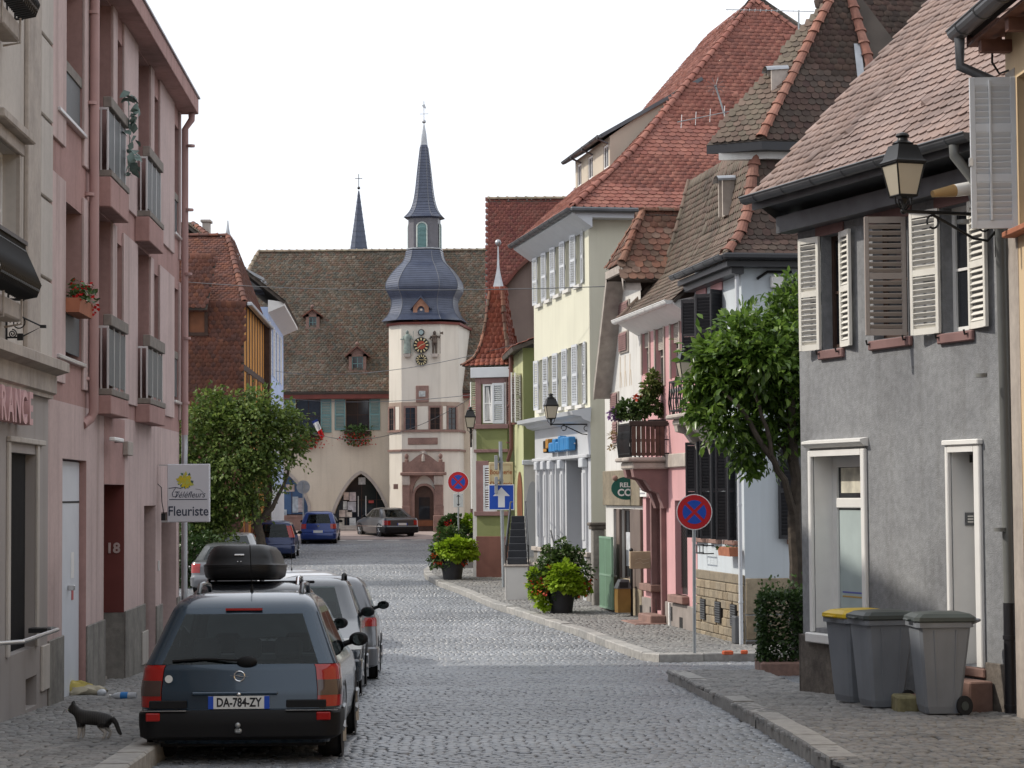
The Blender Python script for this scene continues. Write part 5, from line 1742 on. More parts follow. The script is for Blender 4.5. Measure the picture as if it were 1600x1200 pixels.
m_yellow = M('cream_yellow_render', (.60, .585, .475), .85, var=.04, vs=.7, bump=.15, bs=80, streak=.15)
m_orng = M('apricot_render', (.62, .47, .30), .85, var=.08, vs=1, streak=.25)
m_mauve = M('mauve_stone', (.22, .13, .125), .85, var=.15, vs=3)
m_shop = M('shopfront_grey_paint', (.50, .51, .53), .5, var=.04, vs=1.5)
m_shop2 = M('shop_panel_grey', (.38, .39, .41), .45, var=.04, vs=1.5)
m_olive = M('olive_green_render', (.215, .235, .10), .85, var=.08, vs=1, bump=.2, bs=70, streak=.25)
m_oliv2 = M('sunlit_olive_render', (.44, .45, .26), .85, var=.06, vs=1, streak=.2)  # copy of the olive render, paler: sunlight on the street face put into colour
m_whiter = M('white_render', (.58, .565, .54), .85, var=.06, vs=1.5, streak=.3)
m_whshut = M('pale_grey_shutter', (.55, .57, .60), .45, var=.04, vs=3)
# ---- grey house
f8 = Fr((3.51, 26.5), (5.06, 22.3), pave_z(25.5), 'grey_house', 'rough grey house with ivory louvred shutters and a pinkish tiled roof behind the bins', 'house')
H = f8.root
L = f8.L
vG = -.5
uG0, zG0 = f8.h(1180, 322, vG)
uG1, zG1 = f8.h(1521, 204, vG)
zG = (zG0 + zG1) / 2
RH = f8.r
zwall = zG + .1
o1 = RH(1285, 366, 1313, 545); o2 = RH(1364, 345, 1418, 528); o3 = RH(1472, 320, 1514, 518)
og = RH(1273, 712, 1351, 985); od = RH(1489, 706, 1529, 1040)
mb = MB()
mb.wall(0, L, -1, zwall, [(*o1, .16), (*o2, .16), (*o3, .16), (*og, .3), (*od, .42)], mi=0)
mb.shell(0, L, 0, 8, -1, zwall)
mb.build('wall', m_greyr, H)
bx(H, 'plinth', m_greyp, -.04, f8.h(1306, 1000)[0], -.04, 0, -1, f8.h(1270, 992)[1], ch=.02)
bx(H, 'plinth', m_greyp, -.04, -.001, -.04, 2, -1, f8.h(1270, 992)[1], ch=.0)
bx(H, 'plinth', m_greyp, f8.h(1543, 1050)[0], L, -.03, 0, -1, f8.h(1555, 1036)[1], ch=.02)
for o, nm in ((o1, 0), (o2, 1), (o3, 2)):
 bx(H, 'lintel', m_mauve, o[0] - .12, o[1] + .12, -.025, 0, o[3], o[3] + .16, ch=.01)
 bx(H, 'window_sill', m_mauve, o[0] - .06, o[1] + .1, -.05, .0, o[2] - .12, o[2] - .01, ch=.012)
 window(f8, H, o[0], o[1], o[2], o[3], .13, m_white_p if nm == 2 else m_timber, m_glass, 1, 2, fw=.06)
def leaf(o, side, w, ang, mat, n=22):
 h = o[3] - o[2]
 u = o[0] if side < 0 else o[1]
 s = shutter(H, u, -.02 if side > 0 else -.02, o[2], w, h, ang, mat, n, single=True, mid=1, fw=.05, th=.04)
 return s
leaf(o1, -1, .37, PI + .22, m_shutw); leaf(o1, 1, .37, -.2, m_shutw)
leaf(o2, 1, .46, math.atan2(-.938, -.346), m_shutg, 20)['label'] = 'taupe shutter leaf standing out from the wall'
leaf(o3, -1, .46, PI + .18, m_shutw); leaf(o3, 1, .44, -.16, m_shutw)
for o in (o1, o2, o3):
 for u in (o[0] - .02, o[1] + .02):
  MB().tube([(u, -.0, o[2] - .04), (u, -.08, o[2] - .05), (u, -.09, o[2] + .0)], .012, 5).build('shutter_hook', m_iron, H)
# shop window of the ground floor
mb = MB()
a, b, c, d = og
mb.box(a - .07, a, -.05, 0, c - .05, d + .07, ch=.01); mb.box(b, b + .09, -.05, 0, c - .05, d + .07, ch=.01); mb.box(a, b, -.05, 0, d, d + .07)
mb.prism([(-.02, d + .1), (-.06, d + .11), (-.11, d + .15), (-.11, d + .18), (0, d + .2), (0, d + .1)], 'x', a - .1, b + .12)
mb.box(a - .1, b + .12, -.1, 0, c - .17, c - .055, ch=.012)
mb.build('window_surround', m_white_p, H)
bx(H, 'window_reveal', m_white_p, a + .002, a + .012, 0, .3, c, d)
w_ = window(f8, H, a, b, c, d, .24, m_white_p, m_glass, 1, 1, fw=.13)
zt_ = f8.h(1330, 786, .25)[1]
bx(w_, 'transom', m_white_p, a + .13, b - .13, .225, .30, zt_ - .06, zt_ + .06, ch=.01)
m_net = M('pale_net_curtain', (.40, .47, .47), .9, var=.08, vs=3)
bx(w_, 'curtain', m_net, a + .14, b - .14, .262, .2645, c + .14, zt_ - .08)
for q, col in ((.12, (.45, .3, .1)), (.17, (.12, .14, .4))):
 bx(w_, 'window_stripe', M('stripe_%d' % int(q * 100), col, .6), a + .2, b - .1, .259, .2615, c + .25 + q, c + .27 + q)
bx(w_, 'poster', m_paper, a + .2, b - .12, .259, .2645, zt_ + .12, zt_ + .42)
# door
a, b, c, d = od
mb = MB()
mb.box(a - .06, a, -.05, 0, c, d + .07, ch=.01); mb.box(b, b + .11, -.05, 0, c, d + .07, ch=.01); mb.box(a, b, -.05, 0, d, d + .07); mb.box(a - .08, b + .13, -.075, -.0, d + .071, d + .13, ch=.01)
mb.build('door_surround', m_white_p, H)
bx(H, 'door_reveal', m_white_p, a + .002, a + .014, 0, .42, c, d)
dr = bx(H, 'door', m_white_p, a, b, .36, .42, c, d)
ui, zi = f8.hu(1516, 811, a + .02)
bx(dr, 'intercom', m_gut, a + .014, a + .03, ui - .06, ui + .07, zi - .07, zi + .07)
for q in (-.03, .0, .03):
 bx(dr, 'intercom_button', m_alu, a + .03, a + .036, ui - .04, ui + .03, zi + q - .007, zi + q + .007)
ui, zi = f8.hu(1519, 714, a + .02)
bx(dr, 'door_camera', m_iron, a + .014, a + .08, ui - .03, ui + .05, zi - .06, zi + .02)
bx(H, 'threshold', m_rst, a - .05, b + .15, -.06, .4, c - .1, c - .002, ch=.012)
for i, (dv, dz) in enumerate(((-.32, .1), (-.62, .27))):
 bx(H, 'doorstep', m_rst, a + .0, b + .3, dv, -.04 if i == 0 else -.321, -.9, c - dz - .02, ch=.015)
# roof, eaves, gutter
kz = math.tan(RAD(45.5))
e0, e1 = uG0 - .05, L + .4
vr8 = 6.0
mb = MB()
slab(mb, [(e0, vG, zG + .02), (e1, vG, zG + .02), (e1, vr8, zG + kz * (vr8 - vG)), (e0, vr8, zG + kz * (vr8 - vG))], .09)
slab(mb, [(e1, 2 * vr8 + .5, zG), (e0, 2 * vr8 + .5, zG), (e0, vr8, zG + kz * (vr8 - vG)), (e1, vr8, zG + kz * (vr8 - vG))], .09)
rf = mb.build('roof', m_slab, H)
tiles(f8, rf, (e0 - .03, vG - .06, zG + .0), (1, 0, 0), (0, 1, kz), [(0, 0), (e1 - e0, 0), (e1 - e0, 9.4), (0, 9.4)], .178, .15, m_tile_g, 300, k=4)
for px, py in ((1325, 217), (1445, 172)):
 u, v, z = f8.pl(px, py, (0, vG, zG + .03), (0, -kz, 1))
 m_ = MB(); m_.add([(u - .1, v, z + .01), (u + .1, v, z + .01), (u, v - .04, z + .1), (u, v + .3, z + .3), (u - .11, v + .28, z + .28), (u + .11, v + .28, z + .28)], [(0, 1, 2), (0, 2, 3, 4), (2, 1, 5, 3)])
 m_.build('vent_tile', m_tile_g, rf)
mb = MB()
mb.quad((e0, vG, zG - .02), (e1, vG, zG - .02), (e1, 0, zwall - .25), (e0, 0, zwall - .25))
mb.box(e0, e1, vG - .02, vG + .01, zG - .12, zG - .0)
mb.box(e0 + .05, e1, -.22, -.0, zwall - .5, zwall - .3)
mb.quad((e0 + .01, vG, zG - .02), (e0 + .01, 0, zwall - .45), (e0 + .01, 0, zG + .5), (e0 + .01, vG, zG))
mb.build('eaves', m_gut, H)
def half_gutter(parent, u0, u1, v, z, r, mat, name='gutter'):
 mb = MB(); n = 8
 pts = [(v - r * math.cos(PI * i / n), z - r * math.sin(PI * i / n)) for i in range(n + 1)]
 for (p, q) in zip(pts, pts[1:]):
  mb.add([(u0, *p), (u1, *p), (u1, *q), (u0, *q)], [(0, 1, 2, 3)], 0, True)
 mb.poly([(u0, *p) for p in pts]); mb.poly([(u1, *p) for p in pts])
 mb.tube([(u0, v - r, z), (u1, v - r, z)], .012, 5)
 g = mb.build(name, mat, parent)
 k = max(2, int((u1 - u0) / .7))
 for i in range(k):
  u = u0 + (u1 - u0) * (i + .5) / k
  MB().tube([(u, *p) for p in [(q[0] + (q[0] - v) * .03, z + (q[1] - z) * 1.03) for q in pts]], .008, 4).build('gutter_bracket', mat, g)
 return g
half_gutter(H, e0 - .02, e1 - .02, vG - .1, zG + .03, .085, m_gut)
pu = f8.h(1572, 700, -.08)[0]
zk = f8.h(1575, 948, -.08)[1]
pipe(H, [(pu - .05, vG - .1, zG - .05), (pu - .05, vG - .1, zG - .15), (pu, -.1, zG - .75), (pu, -.08, zk)], .052, M('grey_pipe', (.2, .205, .2), .5, metal=.2, var=.12, streak=.2), 3)
pipe(H, [(pu, -.08, zk + .04), (pu, -.08, -.15)], .06, m_blk, 2)
# the half-broken wall spotlight
us_, zs_ = f8.h(1545, 296, -.3)
sp_ = thing('wall_spotlight', 'tan and white cone shaped spotlight under the eaves of the grey house', 'spotlight', P(1524, 293, 22.2), 0)
ax = (P(1457, 303, 22.0) - P(1524, 293, 22.2))
MB().tube([(0, 0, 0), ax * .5], [.075, .065], 14).build('spotlight_body', m_white_p, sp_)
MB().tube([ax * .5, ax], [.066, .035], 14).build('spotlight_hood', M('tan_plastic', (.42, .27, .12), .5, var=.1), sp_)
MB().tube([ax * .15 + Vector((0, 0, -.05)), (-.02, .02, -.2)], .02, 6).build('spotlight_arm', m_alu, sp_)
# mossy stone block by the steps
q = G(1417, 1113, .13)
t = tag(MB().box(-.11, .11, -.1, .3, -.05, .17, ch=.02).build('stone_block', M('mossy_stone', (.2, .18, .1), .95, var=.4, vs=9, bump=.4, bs=40)), 'small mossy stone block on the cobbles between the grey bins', 'stone')
t.location = q
# ---- apricot house at the right edge
y9 = 21.7
f9 = Fr((4.985, y9), (4.985 + .0418 * 34, y9 - 34), pave_z(18.5), 'apricot_house', 'apricot house at the right edge with a grey open shutter under red brown eaves', 'house')
K = f9.root
L = f9.L
v9 = -.36
u9, z9 = f9.h(1508, 60, v9)
zs0 = f9.h(1585, 357, -.05)[1]; zs1 = f9.h(1585, 118, -.05)[1]
uh = f9.h(1591, 240)[0]
mb = MB().wall(0, L, -1, z9 + .1, [(uh, uh + 1.0, zs0, zs1, .2)]).shell(0, L, 0, 8, -1, z9 + .1)
mb.build('wall', m_orng, K)
window(f9, K, uh, uh + 1.0, zs0, zs1, .15, m_white_p, m_glass, 2, 3)
shw = .45
s9 = shutter(K, uh, -.02, zs0, shw, zs1 - zs0, -PI / 2 - .1, m_whshut, 24, single=True, mid=2, fw=.055, th=.04, op=(.5, .47))
bx(s9, 'shutter_bar', m_whshut, shw * .55, shw * .59, .035, .062, .08, zs1 - zs0 - .03)
bx(s9, 'shutter_latch', m_alu, shw - .02, shw + .015, -.01, .05, .62, .7)
bx(K, 'window_sill', m_terra, uh - .15, uh + 1.1, -.14, 0, zs0 - .08, zs0 - .02, ch=.01)
bx(K, 'corner_pilaster', m_stone, .0, uh - .06, -.006, 0, -1, z9 - .4)
mb = MB()
for i in range(4):
 v0_ = v9 + .13 * i
 mb.box(-.1, L, v0_ + .01, v0_ + .125, z9 - .1 + .05 * i, z9 - .07 + .05 * i)
mb.box(-.12, -.1, v9, 0, z9 - .1, z9 + .2)
for i in range(33):
 mb.box(.15 + i, .27 + i, v9 + .05, 0, z9 - .22, z9 - .1)
mb.build('eaves', M('red_brown_boards', (.16, .075, .055), .7, var=.25, vs=6), K)
mb = MB()
slab(mb, [(-.15, v9, z9 + .05), (L, v9, z9 + .05), (L, 5, z9 + 5.2), (-.15, 5, z9 + 5.2)], .08)
rf = mb.build('roof', m_slab, K)
half_gutter(K, -.12, L, v9 - .1, z9 + .06, .105, m_gut)
pipe(K, [(0.0, v9 - .1, z9 - .02), (0.0, v9 - .1, z9 - .32), (.02, -.06, z9 - .5), (-.02, -.02, z9 - .9)], .055, m_gut, 1)
MB().tube([(.12, v9 + .2, z9 - .12), (.1, v9 + .2, z9 - .3), (.14, -.1, z9 - .42), (.2, -.02, z9 - .4)], .012, 5).build('cable', m_iron, K)
# ---- pale blue house with the mansard
f7 = Fr((3.77, 44.6), (4.35, 41.0), pave_z(42.8), 'light_blue_house', 'light blue corner house with black shutters a sandstone base and a dark flared roof', 'house')
J = f7.root
L = f7.L
vE7 = -.38
z7 = f7.h(1118, 408, vE7)[1]
S = lambda y: f7.hu(1190, y, L)[1]
HU = lambda x, y: f7.h(x, y)
og = [(f7.h(a, 760)[0], f7.h(b, 760)[0]) for a, b in ((1091, 1101), (1114, 1123), (1139, 1149))]
zga, zgb = f7.h(1120, 842)[1], f7.h(1120, 688)[1]
ou = [(f7.h(a, 500)[0], f7.h(b, 500)[0]) for a, b in ((1092, 1103), (1115, 1128))]
zua, zub = f7.h(1110, 575)[1], f7.h(1121, 456)[1]
mb = MB()
mb.wall(0, L, -1, z7 + .1, [(a, b, zga, zgb, .18) for a, b in og] + [(a, b, zua, zub, .18) for a, b in ou], mr=1)
# side wall towards the camera
sw0, sw1 = f7.hu(1233, 800, L)[0], f7.hu(1262, 800, L)[0]
szs = (S(842), S(690)); szu = (S(560), S(440))
ops_s = [(sw0, sw1, *szs), (sw0, sw1, *szu)]
W7 = 7.5
mb2 = MB()
mb2.wall(0, W7, -1, z7 + .1, ops_s, .18, mr=1)
mb2.T = None
for i in range(len(mb2.v)):
 x, y, z = mb2.v[i]; mb2.v[i] = (L - y, x, z)
mb.v += []; n0 = len(mb.v)
mb.v += mb2.v; mb.f += [tuple(i + n0 for i in f) for f in mb2.f]; mb.m += mb2.m; mb.sm += mb2.sm
mb.quad((0, 0, -1), (0, 0, z7), (0, W7, z7), (0, W7, -1)); mb.quad((0, W7, -1), (0, W7, z7), (L, W7, z7), (L, W7, -1))
mb.build('wall', [m_blue, m_mauve], J)
for (a, b) in og:
 window(f7, J, a, b, zga, zgb, .14, m_mauve, m_glass, 1, 3, fw=.04)
 bx(J, 'window_sill', m_rst, a - .2, b + .2, -.1, 0, zga - .09, zga - .005, ch=.01)
 h = zgb - zga
 shutter(J, a - .01, -.02, zga, .24, h, PI + 1.0, m_blk, 30, mid=1, fw=.045)
 shutter(J, b + .01, -.02, zga, .22, h, -1.0, m_blk, 30, mid=1, fw=.045)
for (a, b) in ou:
 window(f7, J, a, b, zua, zub, .14, m_mauve, m_glass, 1, 3, fw=.04)
 h = zub - zua
 shutter(J, a - .01, -.02, zua, .36, h, PI + .9, m_blk, 24, mid=1, fw=.045)
 shutter(J, b + .01, -.02, zua, .36, h, -.9, m_blk, 24, mid=1, fw=.045)
 bx(J, 'lintel', m_pinkh, a - .12, b + .12, -.03, 0, zub, zub + .2, ch=.02)
Ms = Matrix.Translation((L, 0, 0)) @ Matrix.Rotation(PI / 2, 4, 'Z')
for z0_, z1_ in (szs, szu):
 s_ = shutter(J, L + .03, f7.hu(1248, 770, L)[0], z0_, .42, z1_ - z0_, -PI / 2 + .05, m_blk, 26, mid=1, fw=.05)
 MB().box(sw0, sw1, .1, .12, z0_, z1_).build('window', m_glass, J, Ms)
 MB().box(sw0 - .05, sw1 + .05, -.08, 0, z0_ - .1, z0_ - .01).build('window_sill', m_rst, J, Ms)
# sandstone base, block by block
zb0, zb1 = -.25, f7.h(1120, 893)[1]
zc = f7.h(1120, 908)[1]
bx(J, 'base_band', m_sand, -.01, L + .0, -.05, 0, zc + .01, zb1, ch=.012)
vents = [(f7.h(a, 955)[0], f7.h(b, 955)[0]) for a, b in ((1100, 1107), (1123, 1131), (1147, 1155))]
vz0, vz1 = f7.h(1127, 973)[1], f7.h(1127, 940)[1]
bx(J, 'base_joints', M('stone_mortar', (.3, .25, .18), .9), -.0, L, -.025, 0, -1, zc)
rows = 8
rh = (zc - zb0) / rows
bm_ = {}
for r_ in range(rows):
 z0_ = zb0 + r_ * rh
 cnt = 9 if r_ % 2 else 10
 for i in range(cnt):
  a, b = L * i / cnt + .008, L * (i + 1) / cnt - .008
  mid = (a + b) / 2
  if any(v0_ - .06 < mid < v1_ + .06 for v0_, v1_ in vents) and vz0 - .02 < z0_ + rh / 2 < vz1 + .02:
   continue
  bx(J, 'stone_block', m_sand, a, b, -.05 - rnd.random() * .014, -.0, z0_ + .007, z0_ + rh - .007, ch=.012)
for a, b in vents:
 g = MB().box(a - .02, b + .02, -.074, -.03, vz0, vz1).build('vent', m_dark, J)
 m_ = MB()
 for i in range(9):
  z_ = vz0 + (vz1 - vz0) * (i + .5) / 9
  m_.box(a, b, -.09, -.075, z_ - .014, z_ + .014)
 m_.build('vent_grille', m_gut, g)
# base of the side wall
zs1_ = S(903)
for a, b, z0_, z1_, mt in ((0.0, .85, S(960), zs1_, m_sand), (.86, 1.55, S(938), zs1_, m_sand), (0, .85, S(1000), S(961), m_sand), (1.56, 2.6, S(940), zs1_, m_rst), (.86, 2.6, S(1000), S(941), m_sand), (2.61, 7, S(1000), zs1_, m_sand), (0, 3, -1, S(1001), m_greyp)):
 MB().box(a + .006, b - .006, -.04, -.0, z0_ + .006, z1_ - .006, ch=.012).build('stone_block', mt, J, Ms)
pipe(J, [(L + .05, -.1, z7 - .1), (L + .05, -.1, .9), (L + .05, -.1, -.1)], .04, m_whshut, 4)
bx(J, 'meter_box', m_gut, L - .28, L - .02, -.2, -.06, f7.h(1158, 1004)[1], f7.h(1158, 962)[1], ch=.015)
bx(J, 'junction_box', m_white_p, L + .02, L + .12, .55, .85, S(450), S(432), ch=.02)
MB().tube([(L + .03, .3, S(436)), (L + .05, .5, S(425)), (L + .05, .95, S(425)), (L + .04, 1.05, S(440))], .03, 6).build('cable_loop', m_iron, J)
# roof built in rings: (inward, up) profile around the hip at the near street corner
prof7 = [(-.38, 0), (0., .42), (.2, .86), (.30, 1.32), (.44, 2.02)]
zb7 = z7
def mansard(fr, parent, u0, u1, vmax, prof, z0, hip_right, mat_st, mat_side, n_st, n_side):
 """street slope along u and, if hip_right, the slope over the right-hand end wall"""
 mbx = MB()
 rfm = None
 segs = list(zip(prof, prof[1:]))
 for (s0, h0), (s1, h1) in segs:
  ua0, ua1 = (u1 - s0, u1 - s1) if hip_right else (u1, u1)
  slab(mbx, [(u0, s0, z0 + h0), (ua0, s0, z0 + h0), (ua1, s1, z0 + h1), (u0, s1, z0 + h1)], .06)
  if hip_right:
   slab(mbx, [(ua0, s0, z0 + h0), (ua0, vmax, z0 + h0), (ua1, vmax, z0 + h1), (ua1, s1, z0 + h1)], .06)
 rfm = mbx.build('roof', m_slab, parent)
 for (s0, h0), (s1, h1) in segs:
  ln_ = math.hypot(s1 - s0, h1 - h0)
  ua0, ua1 = (u1 - s0, u1 - s1) if hip_right else (u1, u1)
  tiles(fr, rfm, (u0, s0, z0 + h0 + .01), (1, 0, 0), (0, s1 - s0, h1 - h0), [(0, 0), (ua0 - u0, 0), (ua1 - u0, ln_), (0, ln_)], .17, .15, mat_st, n_st, k=4)
  if hip_right:
   tiles(fr, rfm, (ua0, s0, z0 + h0 + .01), (0, 1, 0), (-(s1 - s0), 0, h1 - h0), [(0, 0), (vmax - s0, 0), (vmax - s0, ln_), (s1 - s0, ln_)], .17, .15, mat_side, n_side, k=4)
 return rfm
r7 = mansard(f7, J, 0, L, 6.5, prof7, zb7, True, m_tile_dl, m_tile_d, 35, 38)
ridge(r7, [(L - s, s, zb7 + h + .05) for s, h in prof7], .125, .28, m_ridge_r, True, f7.Mw)
half_gutter(J, .0, L + .42, vE7 - .08, z7 + .02, .085, m_gut)
mb = MB()
n0 = len(mb.v); mb.box(L + .38, L + .54, vE7 - .1, 6, z7 - .06, z7 + .06, ch=.03)
mb.box(-.0, L + .34, vE7 + .02, .0, z7 - .18, z7 - .07); mb.box(L, L + .34, .001, 6, z7 - .18, z7 - .07)
mb.box(-.0, L + .2, vE7 + .14, -.001, z7 - .3, z7 - .181)
mb.build('eaves', m_blk, J)
# break cornice and the steep upper roof
zc0 = zb7 + 2.02
zu = zc0 + .25
us = L - .06
vq = f7.hu(1190, 194, us)[0]
vq2 = f7.hu(1392, 192, us)[0]
ua_ = us - 1.25
vap, zap = f7.hu(1318, -36, ua_)
Fc = f7.pl(1104, 227, (0, 0, zu), (0, 0, 1))
Nc = Vector((us, vq, zu)); Ap = Vector((ua_, vap, zap))
Uq = (Nc - Fc); Lq = Uq.length; Uq.normalize()
Vq = (Ap - Nc); Vq = Vq - Uq * Vq.dot(Uq); sl_ = Vq.length; Vq.normalize()
Tp = f7.pl(1287, 5, Fc, Uq.cross(Vq))
aT, bT = (Tp - Fc).dot(Uq), (Tp - Fc).dot(Vq)
aA = (Ap - Fc).dot(Uq)
aT2 = aT * sl_ / bT
mb = MB()
Tq = Fc + Uq * aT2 + Vq * sl_
slab(mb, [Fc, Nc, Ap, Tq], .07)
slab(mb, [(us, vq, zu), (us, vq2, zu), (ua_, vap, zap)], .07)
slab(mb, [(Fc.x, vq2 + 2, zu), Fc, Tq], .07)
ru = mb.build('upper_roof', m_slab, J)
tiles(f7, ru, Fc + Vector((0, 0, .01)), Uq, Vq, [(0, 0), (Lq, 0), (aA, sl_), (aT2, sl_)], .155, .13, m_tile_dl, 140, k=4)
MB().prism([(Fc.x, Fc.y), (us, vq), (us, 6), (Fc.x, 6)], 'z', zc0 + .08, zu - .01).build('upper_eaves', m_blk, J)
MB().prism([(Fc.x + .15, Fc.y + .2), (us - .2, vq + .16), (us - .2, 6), (Fc.x + .15, 6)], 'z', zc0 - .06, zc0 + .078).build('break_cornice', m_whiter, J)
se_ = math.hypot(us - ua_, zap - zu)
tiles(f7, ru, (us, vq, zu + .01), (0, 1, 0), (ua_ - us, 0, zap - zu), [(0, 0), (vq2 - vq, 0), (vap - vq, se_)], .155, .13, m_tile_d, 150, k=4)
ridge(ru, [(us, vq, zu + .05), (ua_, vap, zap + .05)], .12, .27, m_ridge_r, True, f7.Mw)
ridge(ru, [(us, vq2, zu + .05), (ua_, vap, zap + .05)], .12, .27, m_ridge_r, True, f7.Mw)
kk = (ua_ - us) / (zap - zu)
va, za = f7.hu(1335, 70, us - .8); vb, zb_ = f7.hu(1349, 160, us - .2)
MB().quad((us + kk * (za - zu) + .05, va - .05, za), (us + kk * (za - zu) + .05, va + .09, za), (us + kk * (zb_ - zu) + .05, vb + .1, zb_), (us + kk * (zb_ - zu) + .05, vb - .05, zb_)).build('zinc_valley', m_zinc, J)
# the roof beyond, to the right
mb = MB()
slab(mb, [(us - .5, vq2 - .5, zu - .4), (us - .5, 8.4, zu - .4), (us - 3.6, 8.4, zu + 5.0), (us - 3.6, vap - .2, zu + 5.0)], .07)
rb = mb.build('rear_roof', m_slab, J)
tiles(f7, rb, (us - .5, vq2 - .5, zu - .38), (0, 1, 0), (-3.1, 0, 5.4), [(0, 0), (8.4 - vq2, 0), (8.4 - vq2, 6.2), (vap - vq2 + .3, 6.2)], .17, .15, m_tile_d, 0, k=4)
# two little dormers on the street slopes
def lucarne(u, v, z, w, h, dep):
 d = MB().box(u - w / 2, u - w / 2 + .05, v, v + dep, z, z + h).box(u + w / 2 - .05, u + w / 2, v, v + dep, z, z + h).box(u - w / 2 + .05, u + w / 2 - .05, v + .06, v + .1, z, z + h).build('dormer', m_stone, J)
 m_ = MB(); n = 8
 for i in range(n):
  t0, t1 = PI * i / n, PI * (i + 1) / n
  r_ = w * .62
  m_.add([(u + r_ * math.cos(t0), v - .1, z + h - .04 + .55 * r_ * math.sin(t0)), (u + r_ * math.cos(t1), v - .1, z + h - .04 + .55 * r_ * math.sin(t1)), (u + r_ * math.cos(t1), v + dep, z + h + .55 * r_ * math.sin(t1)), (u + r_ * math.cos(t0), v + dep, z + h + .55 * r_ * math.sin(t0))], [(0, 1, 2, 3)], 0, True)
 m_.build('dormer_hood', m_zinc, d)
u_, z_ = f7.h(1130, 338, .15)
lucarne(u_, .1, z_, .36, .72, .6)
pq_ = f7.pl(1213, 138, Fc, Uq.cross(Vq))
lucarne(pq_.x - .12, pq_.y - .1, pq_.z - .12, .3, .5, .34)
# ---- candy pink house
f6 = Fr((2.961, 49.6), (3.765, 44.62), pave_z(47), 'candy_pink_house', 'candy pink house with two stone balconies full of plants and roller blinds', 'house')
Q = f6.root
L = f6.L
vE6 = -.45
z6 = f6.h(1000, 490, vE6)[1]
R6 = f6.r
wu = [R6(1004, 516, 1015, 584), R6(1025, 508, 1038, 604), R6(1049, 498, 1062, 590)]
d1 = R6(1010, 778, 1025, 912); d2 = R6(1055, 782, 1074, 930); d3 = R6(1026, 775, 1040, 955)
mb = MB()
mb.wall(0, L, -1, z6 + .1, [(*w, .14) for w in wu] + [(*d1, .22), (*d2, .22), (*d3, .3)])
mb.shell(0, L, 0, 6, -1, z6 + .1)
mb.build('wall', m_pinkh, Q)
for w in wu:
 a, b, c, d = w
 mb = MB(); mb.box(a - .1, a, -.03, 0, c, d + .1); mb.box(b, b + .1, -.03, 0, c, d + .1); mb.box(a, b, -.03, 0, d, d + .1)
 mb.build('window_surround', m_stone, Q)
 window(f6, Q, a, b, c, d, .1, m_stone, m_glass, 2, 2, fw=.04)
 bl = MB(); n = 14; zc_ = d - (d - c) * .4
 for i in range(n):
  z0_ = zc_ + (d - zc_) * i / n
  bl.box(a, b, .05, .07, z0_ + .006, zc_ + (d - zc_) * (i + 1) / n)
 bl.build('roller_blind', m_stone, Q)
# plinth, doors, steps
zp6 = f6.h(1035, 938)[1]
bx(Q, 'plinth', M('grey_brown_plinth', (.27, .235, .215), .9, var=.15, vs=3), -.0, d3[0], -.05, 0, -1, zp6, ch=.01)
bx(Q, 'plinth', MATS['grey_brown_plinth'], d3[1], L, -.05, 0, -1, zp6, ch=.01)
m_grl = M('dark_grille', (.05, .045, .045), .5, metal=.3)
for o, kind in ((d1, 'roller'), (d2, 'lattice')):
 a, b, c, d = o
 bx(Q, 'window_sill', m_rst, a - .12, b + .12, -.16, .1, c - .16, c, ch=.015)
 m_ = MB(); n = 26
 m_.box(a, b, .15, .16, c, d)
 if kind == 'roller':
  for i in range(n):
   z_ = c + (d - c) * (i + .5) / n
   m_.box(a, b, .12, .149, z_ - .022, z_ + .022)
 else:
  for i in range(n):
   z_ = c + .15 + (d - c - .15) * i / n
   for j in range(6):
    ua_ = a + (b - a) * j / 6; ub_ = a + (b - a) * (j + 1) / 6
    m_.tube([(ua_, .13, z_), (ub_, .13, z_ + (d - c) / n)], .008, 3, caps=False); m_.tube([(ub_, .13, z_), (ua_, .13, z_ + (d - c) / n)], .008, 3, caps=False)
 m_.build('security_grille', m_grl, Q)
for px, py in ((1005, 955), (1021, 958), (1052, 958), (1068, 975)):
 a, z_ = f6.h(px, py)
 bx(Q, 'cellar_vent', m_dark, a - .14, a + .14, -.056, -.051, z_ - .16, z_ + .14)
a, b, c, d = d3
bx(Q, 'door', M('brown_panel_door', (.11, .075, .055), .6, var=.2, vs=4), a, b, .12, .2, -.5, d)
mb = MB(); mb.box(a - .1, a, -.12, .1, -.3, d + .2, ch=.01); mb.box(b, b + .1, -.12, .1, -.3, d + .2, ch=.01); mb.box(a - .1, b + .1, -.14, .1, d + .2, d + .36, ch=.02)
mb.build('door_case', m_mauve, Q)
bx(Q, 'conduit', m_white_p, d2[0] - .32, d2[0] - .24, -.09, -.04, -.1, zp6)
for i in range(2):
 bx(Q, 'doorstep', m_rst, a - .35 + i * .2, b + .3 - i * .1, -.75 + .35 * i, -.0 - .051, -.8, .04 + .16 * i + f6.gz(2.5), ch=.02)
ux, zx = f6.h(1014, 876, -.35)
mb_ = thing('letter_board', 'beige projecting board with faint lettering beside the pink house door', 'sign', f6.w(d1[1] - .1, -.3, f6.h(1014, 890, -.3)[1]), f6.root.rotation_euler.z + PI / 2)
MB().box(-.28, .28, -.05, .05, 0, .38, ch=.012).build('board', M('tan_board', (.40, .31, .21), .7, var=.12, vs=5), mb_)
m_ = MB()
for i in range(2):
 m_.tube([(-.16, -.053, .2 - i * .08), (-.05, -.053, .23 - i * .08), (.02, -.053, .19 - i * .08), (.15, -.053, .22 - i * .08)], .006, 4)
m_.build('faint_script', M('faded_script', (.5, .42, .32), .7), mb_)
a_, z_ = f6.h(1005, 762, -.02)
